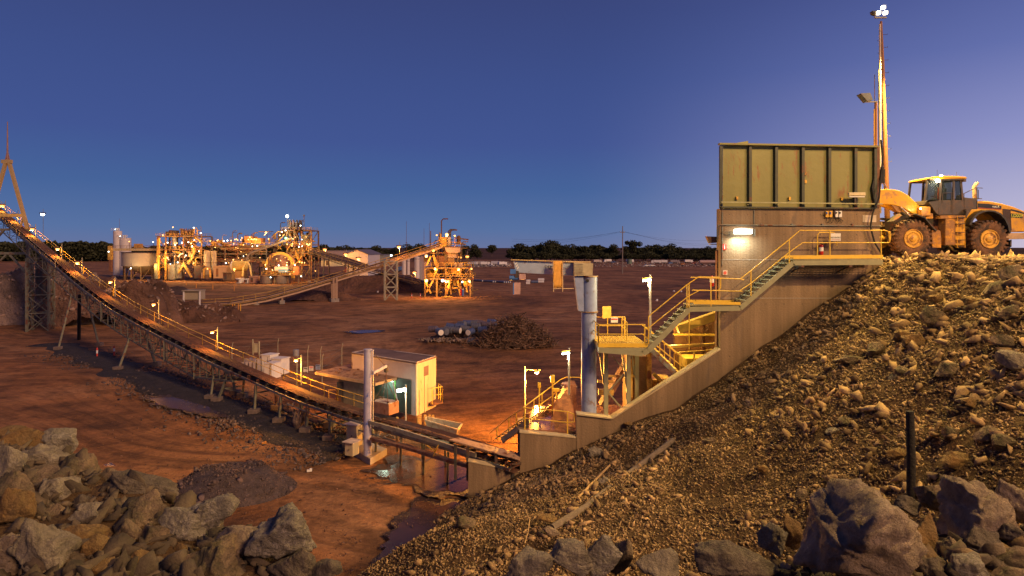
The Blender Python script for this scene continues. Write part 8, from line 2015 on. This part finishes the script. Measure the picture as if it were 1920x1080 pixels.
# bollards
def bollard(px, pyb, h, m, label, cat='bollard', nm='bollard', group=None, r=0.09, band=None):
    g = G(px, pyb); t = thing(nm, label, cat, g, group); mb = MB(); mb.tube(g, g + Vector((0, 0, h)), r, n=8); mb.build('post', m, t)
    if band: mb = MB(); mb.tube(g + Vector((0, 0, h * .45)), g + Vector((0, 0, h * .75)), r * 1.12, n=8); mb.build('band', band, t)
orange_pl = mat('bollard_orange', (0.6, 0.25, 0.04), 0.5)
for px, pb_, lab in ((349, 535, 'short orange bollard left of the three on the flat before the plant'), (368, 540, 'orange bollard in the middle of the flat before the plant'), (399, 543, 'orange bollard right of the dark mound'), (439, 545, 'orange bollard in front of the pump skid lamps')):
    bollard(px, pb_, 1.6, orange_pl, lab, group='orange bollards before the plant', r=0.14)
for i, px in enumerate((436, 440, 447, 451)): bollard(px, 583, 1.5, orange_pl if i % 2 == 0 else yellow_paint, ['first orange guard post beside the belt of the railed conveyor', 'second guard post, yellow, beside the railed conveyor', 'third guard post, orange, beside the railed conveyor', 'fourth guard post, yellow, beside the railed conveyor'][i], group='guard posts by the railed conveyor', r=0.1)
for px, pb_, lab in ((182, 671, 'red and white marker post left under the long conveyor'), (214, 667, 'red and white marker post right under the long conveyor'), (772, 559, 'red and white marker post left in front of the screening tower'), (788, 559, 'red and white marker post right in front of the screening tower')):
    bollard(px, pb_, 1.2, mat('marker_red', (0.6, 0.06, 0.03), 0.5), lab, 'marker post', 'marker_post', 'red and white marker posts', 0.09, white_paint)
# ---------------------------------------------------------------- mounds and banks
def mound(name, px, pyb, wpx, hpx, dfac, m, label, seed, ridge=0.25, kind='structure', rz=0, flat=0.0, n=60):
    g = G(px, pyb); Y = g.y; rx = wpx / 2 / F * Y; ry = rx * dfac; h = hpx / F * Y
    u, v = np.meshgrid(np.linspace(-1, 1, n), np.linspace(-1, 1, n)); rr = np.sqrt(u * u + v * v)
    rr = rr * (1 + 0.28 * fbm(u * 1.6 + seed, v * 1.6, seed, 3)) if kind == 'structure' else rr; z = np.clip(1 - rr ** 1.3, -0.1, 1); z = np.minimum(z, 1 - flat) / (1 - flat); z = z * (1 + ridge * 0.55 * fbm(u * 3 + seed, v * 3, seed, 4)) + 0.22 * ridge * np.abs(fbm(u * 8, v * 8, seed, 4)) * (rr < 1)
    X = u * rx; Yv = v * ry; c, s_ = math.cos(rz), math.sin(rz)
    o = grid_obj(name, g.x + X * c - Yv * s_, g.y + ry * 0.9 + X * s_ + Yv * c, z * h - 0.15, m)
    return tag(o, label, None, kind=kind)
bank_dark = mat('bank_dark', (0.07, 0.045, 0.04), 0.95, var=0.4, scale=0.4, bump=0.6, bscale=2)
bank_red = mat('bank_red', (0.17, 0.085, 0.055), 0.95, var=0.5, scale=0.3, bump=1.0, bscale=1.2)
bank_grey = mat('bank_grey', (0.24, 0.17, 0.14), 0.95, var=0.6, scale=0.3, bump=1.0, bscale=1.6)
mound('terrain_mound', 5, 611, 330, 84, 0.5, bank_grey, 'big grey rock bank behind the lattice tower at the left edge', 3, 0.45, flat=0.55, n=90)
mound('terrain_mound', 185, 612, 290, 66, 0.4, rock_bank, 'reddish cut earth bank under the long conveyor', 5, 0.5, flat=0.55, n=90)
mound('terrain_mound', 270, 598, 170, 46, 0.5, bank_dark, 'dark spoil mound right of the cut bank', 7, 0.3)
mound('terrain_mound', 345, 606, 190, 28, 0.45, bank_red, 'low crumbly bank in front of the loading shelter', 9, 0.8, flat=0.3)
mound('terrain_mound', 420, 604, 90, 26, 0.5, bank_red, 'small peaked spoil bank right of the loading shelter', 11, 0.6)
mound('terrain_mound', 320, 553, 84, 17, 0.6, bank_dark, 'small dark stockpile on the flat before the plant', 13, 0.15)
mound('terrain_mound', 700, 548, 330, 26, 0.35, bank_red, 'long low red bank behind the lattice trestle', 15, 0.4, flat=0.3)
mound('terrain_mound', 560, 565, 220, 18, 0.35, bank_red, 'low red bank under the yellow railed conveyor', 17, 0.4, flat=0.3)
mound('terrain_mound', 930, 560, 120, 5, 0.5, bank_red, 'very low dirt rise right of the screening tower', 18, 0.4)
g = G(20, 516); mb = MB(); mb.box((g.x - 10, g.y, 0.2), (50, 26, 0.02)); tag(mb.build('water', mat('pond', (0.05, 0.10, 0.2), 0.08, spec=0.8), origin=g), 'blue pond behind the rock bank at the left', kind='structure')
# foreground gravel pile
gp = mound('gravel_pile', 392, 955, 270, 48, 0.8, mat('pile_dark', (0.085, 0.062, 0.062), 0.95, var=0.4, bump=0.6, bscale=6), 'dark gravel pile tipped on the haul road in front of the boulders', 21, 0.12, kind='thing', flat=0.35); gp['category'] = 'gravel pile'
g0_ = G(392, 955); rr0 = 135 / F * g0_.y; gy0 = g0_.y + rr0 * 0.8 * 0.9
def pile_pts(n, smin, smax, seed):
    r2 = np.random.RandomState(seed); a = r2.rand(n) * 6.28; q = np.sqrt(r2.rand(n)) * 1.02; u = np.cos(a) * q; v = np.sin(a) * q; rr = q
    z = np.clip(1 - rr ** 1.3, -0.1, 1); z = np.minimum(z, .65) / .65 * (1 + .12 * fbm(u * 3 + 21, v * 3, 21, 4)); h = 48 / F * g0_.y
    s_ = smin + (smax - smin) * r2.rand(n) ** 3
    return np.stack([g0_.x + u * rr0, gy0 + v * rr0 * .8, z * h - 0.13], 1), s_
pp_, ss_ = pile_pts(5200, 0.03, 0.085, 5); o = rock_cloud('gravel', pp_, ss_, grey_gravel, 7); o.parent = gp; o['kind'] = 'stuff'
pp_, ss_ = pile_pts(90, 0.12, 0.30, 6); o = rock_cloud('rubble', pp_, ss_, grey_gravel, 8, sub=2); o.parent = gp; o['kind'] = 'stuff'
# stones along the conveyor foot
n = 14000; r2 = np.random.RandomState(8); tpx = r2.uniform(150, 700, n); cp_ = np.array([list(cpos(x)) for x in np.linspace(150, 700, 60)]); ix = (tpx - 150) / 550 * 59; i0 = np.clip(ix.astype(int), 0, 58); fr = (ix - i0)[:, None]; q = cp_[i0] * (1 - fr) + cp_[i0 + 1] * fr
off = 1.2 + r2.randn(n) * 2.0; s_ = 0.05 + 0.20 * r2.rand(n) ** 5
pos = np.stack([q[:, 0] + cn.x * off, q[:, 1] + cn.y * off, 0.0 * s_ + 0.05], 1)
ok = dens(pos[:, 0] * .4, pos[:, 1] * .4) > -0.25
tag(rock_cloud('gravel', pos[ok], s_[ok], mat('spill_gravel', (0.10, 0.075, 0.072), 0.9, var=0.4, island=0.5), 9), 'dark spilled gravel strewn under and beside the long conveyor', 'gravel', kind='stuff')
ptsA = [cpos(x) for x in np.arange(120, 700, 5)]
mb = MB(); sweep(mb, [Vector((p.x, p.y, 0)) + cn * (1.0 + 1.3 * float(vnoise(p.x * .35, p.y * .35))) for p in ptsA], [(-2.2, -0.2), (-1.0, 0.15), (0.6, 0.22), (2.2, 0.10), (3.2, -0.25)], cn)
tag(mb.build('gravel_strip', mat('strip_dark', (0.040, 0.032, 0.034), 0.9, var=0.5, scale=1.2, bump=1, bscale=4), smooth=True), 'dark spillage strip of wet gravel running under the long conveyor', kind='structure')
t = thing('tree_stump', 'twisted grey tree stump beside the conveyor footings', 'stump', G(561, 806)); g = G(561, 806); mb = MB(); rr_ = random.Random(2)
for k in range(9): a = rr_.random() * 6.28; mb.path([g + Vector((0, 0, 0.2)), g + Vector((math.cos(a) * .35, math.sin(a) * .3, 0.7)), g + Vector((math.cos(a + .5) * .5, math.sin(a) * .4, 1.0 + rr_.random() * .6))], [0.3, 0.18, 0.05], 7)
mb.build('roots', mat('stump', (0.22, 0.15, 0.11), 0.9, var=0.4, bump=0.8, bscale=10), t); 
# wet pool, ditch and puddles
mud = mat('muddy_water', (0.075, 0.04, 0.032), 0.2, var=0.25, scale=0.6, spec=0.3, bump=0.03, bscale=2)
wetm = mat('wet_mud', (0.055, 0.03, 0.022), 0.5, var=0.4, scale=1.5, bump=0.6, bscale=5)
def puddle(pts, label, z=0.03, m=mud):
    q = [G(*p) for p in pts]
    # smooth the outline
    for _ in range(4): q = [x for i in range(len(q)) for x in (q[i].lerp(q[(i + 1) % len(q)], 0.25), q[i].lerp(q[(i + 1) % len(q)], 0.75))]
    cq = sum(q, Vector()) / len(q); q = [cq + (a - cq) * (1 + 0.22 * float(fbm(a.x * 1.3, a.y * 1.3, z, 3))) for a in q]
    q2 = [cq + (a - cq) * (1.22 + 0.35 * float(fbm(a.x * .9, a.y * .9, 7, 4))) for a in q]
    mb = MB(); mb.add([(a.x, a.y, z - 0.012) for a in q2], [tuple(range(len(q2)))]); tag(mb.build('wet_mud', wetm, origin=(q[0].x, q[0].y, 0)), 'dark wet mud around the ' + label[:40], kind='structure')
    mb = MB(); mb.add([(a.x, a.y, z) for a in q], [tuple(range(len(q)))]); tag(mb.build('puddle', m, origin=(q[0].x, q[0].y, 0)), label, kind='structure')
puddle([(700, 1050), (742, 1000), (760, 965), (790, 940), (850, 948), (880, 950), (860, 985), (800, 1020), (760, 1060)], 'muddy pool in the hollow at the toe of the embankment', -0.06)
puddle([(700, 890), (760, 862), (860, 868), (905, 900), (880, 925), (800, 918), (740, 905)], 'dark water under the tail end of the belt', 0.06)
puddle([(282, 753), (310, 748), (360, 757), (415, 776), (400, 783), (340, 772), (295, 762)], 'long blue puddle beside the conveyor', 0.16)
puddle([(95, 790), (112, 786), (150, 820), (190, 850), (225, 880), (210, 884), (160, 850), (118, 818), (98, 802)], 'narrow wet ditch glinting orange left of the haul road', 0.04)
puddle([(640, 622), (700, 620), (720, 623), (680, 627)], 'thin puddle on the plain beyond the cabin', 0.12)
# litter on the road
for px, py, m_, lab in ((580, 886, white_paint, 'crumpled white paper scrap lying on the haul road'), (495, 834, orange_pl, 'flat orange brick lying on the haul road')):
    g = G(px, py); mb = MB(); mb.box(g + Vector((0, 0, 0.12)), (0.28, 0.16, 0.1), rz=0.4); mb.box(g + Vector((0.06, 0.04, 0.18)), (0.14, 0.10, 0.08), rz=1.0); tag(mb.build('debris_piece', m_, origin=g), lab, 'debris')
# ---------------------------------------------------------------- scrap heap with drums
sg = G(905, 650)
dr_m = [mat('drum_steel_blue', (0.11, 0.12, 0.16), 0.5, var=0.2), mat('drum_blue2', (0.07, 0.10, 0.22), 0.5, var=0.2), mat('drum_violet', (0.12, 0.10, 0.13), 0.5, var=0.2)]
DP = []
rd = random.Random(19)
spots = [(812, 617), (824, 622), (833, 621), (845, 612), (856, 619), (866, 608), (872, 616), (882, 622), (893, 612), (900, 606), (905, 618), (912, 609), (918, 622), (928, 608), (930, 618), (937, 612), (945, 608), (951, 614), (862, 612), (888, 606), (884, 640), (896, 642), (841, 618), (876, 606), (922, 604)]
where = ['at the left tip of the drum heap', 'with a white lid near the left tip of the heap', 'with a blue inside near the left tip', 'half hidden behind the left stones', 'lying left of the middle of the heap', 'on the upper left of the heap', 'in the centre left of the heap', 'with a white lid low in the heap centre', 'on the upper middle of the heap', 'on top of the heap', 'in the very middle of the heap', 'on the top right of the heap', 'with a white lid low on the right', 'at the upper right end of the drums', 'with a bright white lid on the right side', 'against the rusty scrap tangle', 'tucked high beside the scrap tangle', 'with its side to the scrap tangle', 'behind the centre left of the heap', 'small and dark on the crest', 'lying alone in front of the heap, left one', 'lying alone in front of the heap, right one', 'behind the white lidded left drum', 'on the crest left of the top drum', 'on the crest right of the top drum']
for i, (px, py) in enumerate(spots):
    Yd = 92 - (py - 606) * 0.25 if py < 630 else 86.5
    c = P(px, py, Yd); a = rd.uniform(-0.7, 0.7) + (PI / 2 if i in (1, 7, 12, 14) else 0); d_ = Vector((math.cos(a), -abs(math.sin(a)) - 0.15, rd.uniform(-.15, .15))).normalized()
    t = thing('steel_drum', 'blue grey steel drum ' + where[i], 'drum', c, 'steel drums in the scrap heap')
    mb = MB(); mb.tube(c - d_ * 0.58, c + d_ * 0.58, 0.43, n=16); bd_ = mb.build('shell', rd.choice(dr_m), t, smooth='auto')
    mb = MB()
    for k in (-.54, -.2, .2, .54): mb.tube(c + d_ * (k - .03), c + d_ * (k + .03), 0.46, n=16)
    mb.build('hoop', bd_.data.materials[0], t)
    if i in (1, 7, 12, 14, 4): mb = MB(); mb.tube(c + d_ * 0.58, c + d_ * 0.62, 0.39, n=16); mb.build('lid', white_paint, t)
hm = MB()
grid = []
def heap_z(u, v): return max(0.0, 1 - (u * u + v * v) ** 0.6)
sm2 = G(965, 655); 
tm_ = mat('scrap_base', (0.06, 0.035, 0.025), 0.95, var=0.4, bump=1, bscale=4)
mound('scrap_heap_ground', 960, 655, 140, 52, 0.6, tm_, 'dark core under the tangled scrap', 31, 0.5)
mound('scrap_heap_ground', 865, 640, 120, 26, 0.5, tm_, 'dark core of dirt under the drums', 33, 0.4)
rs3 = np.random.RandomState(14); Ys = sm2.y; mbt = MB()
for k in range(1500):
    a = rs3.rand() * 6.28; q = math.sqrt(rs3.rand()); u, v = math.cos(a) * q, math.sin(a) * q
    x = sm2.x + 0.2 + u * 5.2; y = Ys + 2.8 + v * 3.2; z = 3.7 * max(0, 1 - q ** 1.6) * (0.8 + 0.4 * rs3.rand()) + 0.1
    if rs3.rand() < 0.15: x -= 5 * rs3.rand(); z *= 0.25
    L_ = 0.4 + 1.1 * rs3.rand(); d_ = Vector(rs3.randn(3)); d_.z *= 0.4; d_.normalize(); p = Vector((x, y, z)); mid = p + d_ * L_ * .5 + Vector(rs3.randn(3)) * 0.15
    mbt.path([p, mid, p + d_ * L_], 0.025 + 0.04 * rs3.rand(), 4)
tag(mbt.build('scrap_tangle', mat('scrap_rust', (0.13, 0.08, 0.055), 0.8, var=0.5, island=0.6)), 'tangled heap of rusty scrap metal strips beside the drums', 'scrap', kind='stuff')
n = 260; a = rs3.rand(n) * 6.28; q = np.sqrt(rs3.rand(n)); gl = G(845, 645); pos = np.stack([gl.x + np.cos(a) * q * 4.5, gl.y + 1 + np.sin(a) * q * 1.5, 0.3 + 0.3 * rs3.rand(n)], 1)
tag(rock_cloud('rubble', pos, 0.12 + 0.3 * rs3.rand(n) ** 2, mat('heap_stone', (0.22, 0.17, 0.15), 0.9, island=0.4), 12, sub=2), 'grey rubble at the left foot of the drum heap', 'rubble', kind='stuff')

# clods and stones scattered over the haul road
n = 3500; r4 = np.random.RandomState(44); px = r4.uniform(100, 900, n); py = 700 + 380 * r4.rand(n) ** 0.7; Y = EYE * F / (py - 466); X = (px - 960) / F * Y
ok = (dens(X * .5, Y * .5) > 0.0) & (emb(X, Y, False) < -0.3); s_ = 0.025 + 0.09 * r4.rand(n) ** 4
tag(rock_cloud('gravel', np.stack([X, Y, s_ * 0.3 + ground_z(X, Y)], 1)[ok], s_[ok], mat('road_stone', (0.16, 0.085, 0.06), 0.9, island=0.4), 19), 'small stones and clods scattered over the haul road', 'gravel', kind='stuff')

# broken rock lying on the cut banks
r5 = np.random.RandomState(51); n = 2600; px = r5.uniform(-20, 450, n); Y = np.where(px < 240, r5.uniform(101, 116, n), r5.uniform(103, 122, n)); X = (px - 960) / F * Y
bpy.context.view_layer.update(); mo = [o for o in C.objects if o.name.startswith('terrain_mound')]; keep_ = []
for x, y in zip(X, Y):
    zz = -9
    for o in mo:
        h_, l_, _n, _i = o.ray_cast(Vector((x, y, 40)), Vector((0, 0, -1)))
        if h_: zz = max(zz, l_.z)
    if zz > 0.05: keep_.append((x, y, zz))
s_ = 0.12 + 0.55 * r5.rand(len(keep_)) ** 3
tag(rock_cloud('rubble', np.array(keep_), s_, mat('bank_stone', (0.22, 0.15, 0.12), 0.9, var=0.4, island=0.5), 23, sub=2), 'broken rock lying on the cut earth banks at the left', 'rubble', kind='stuff')
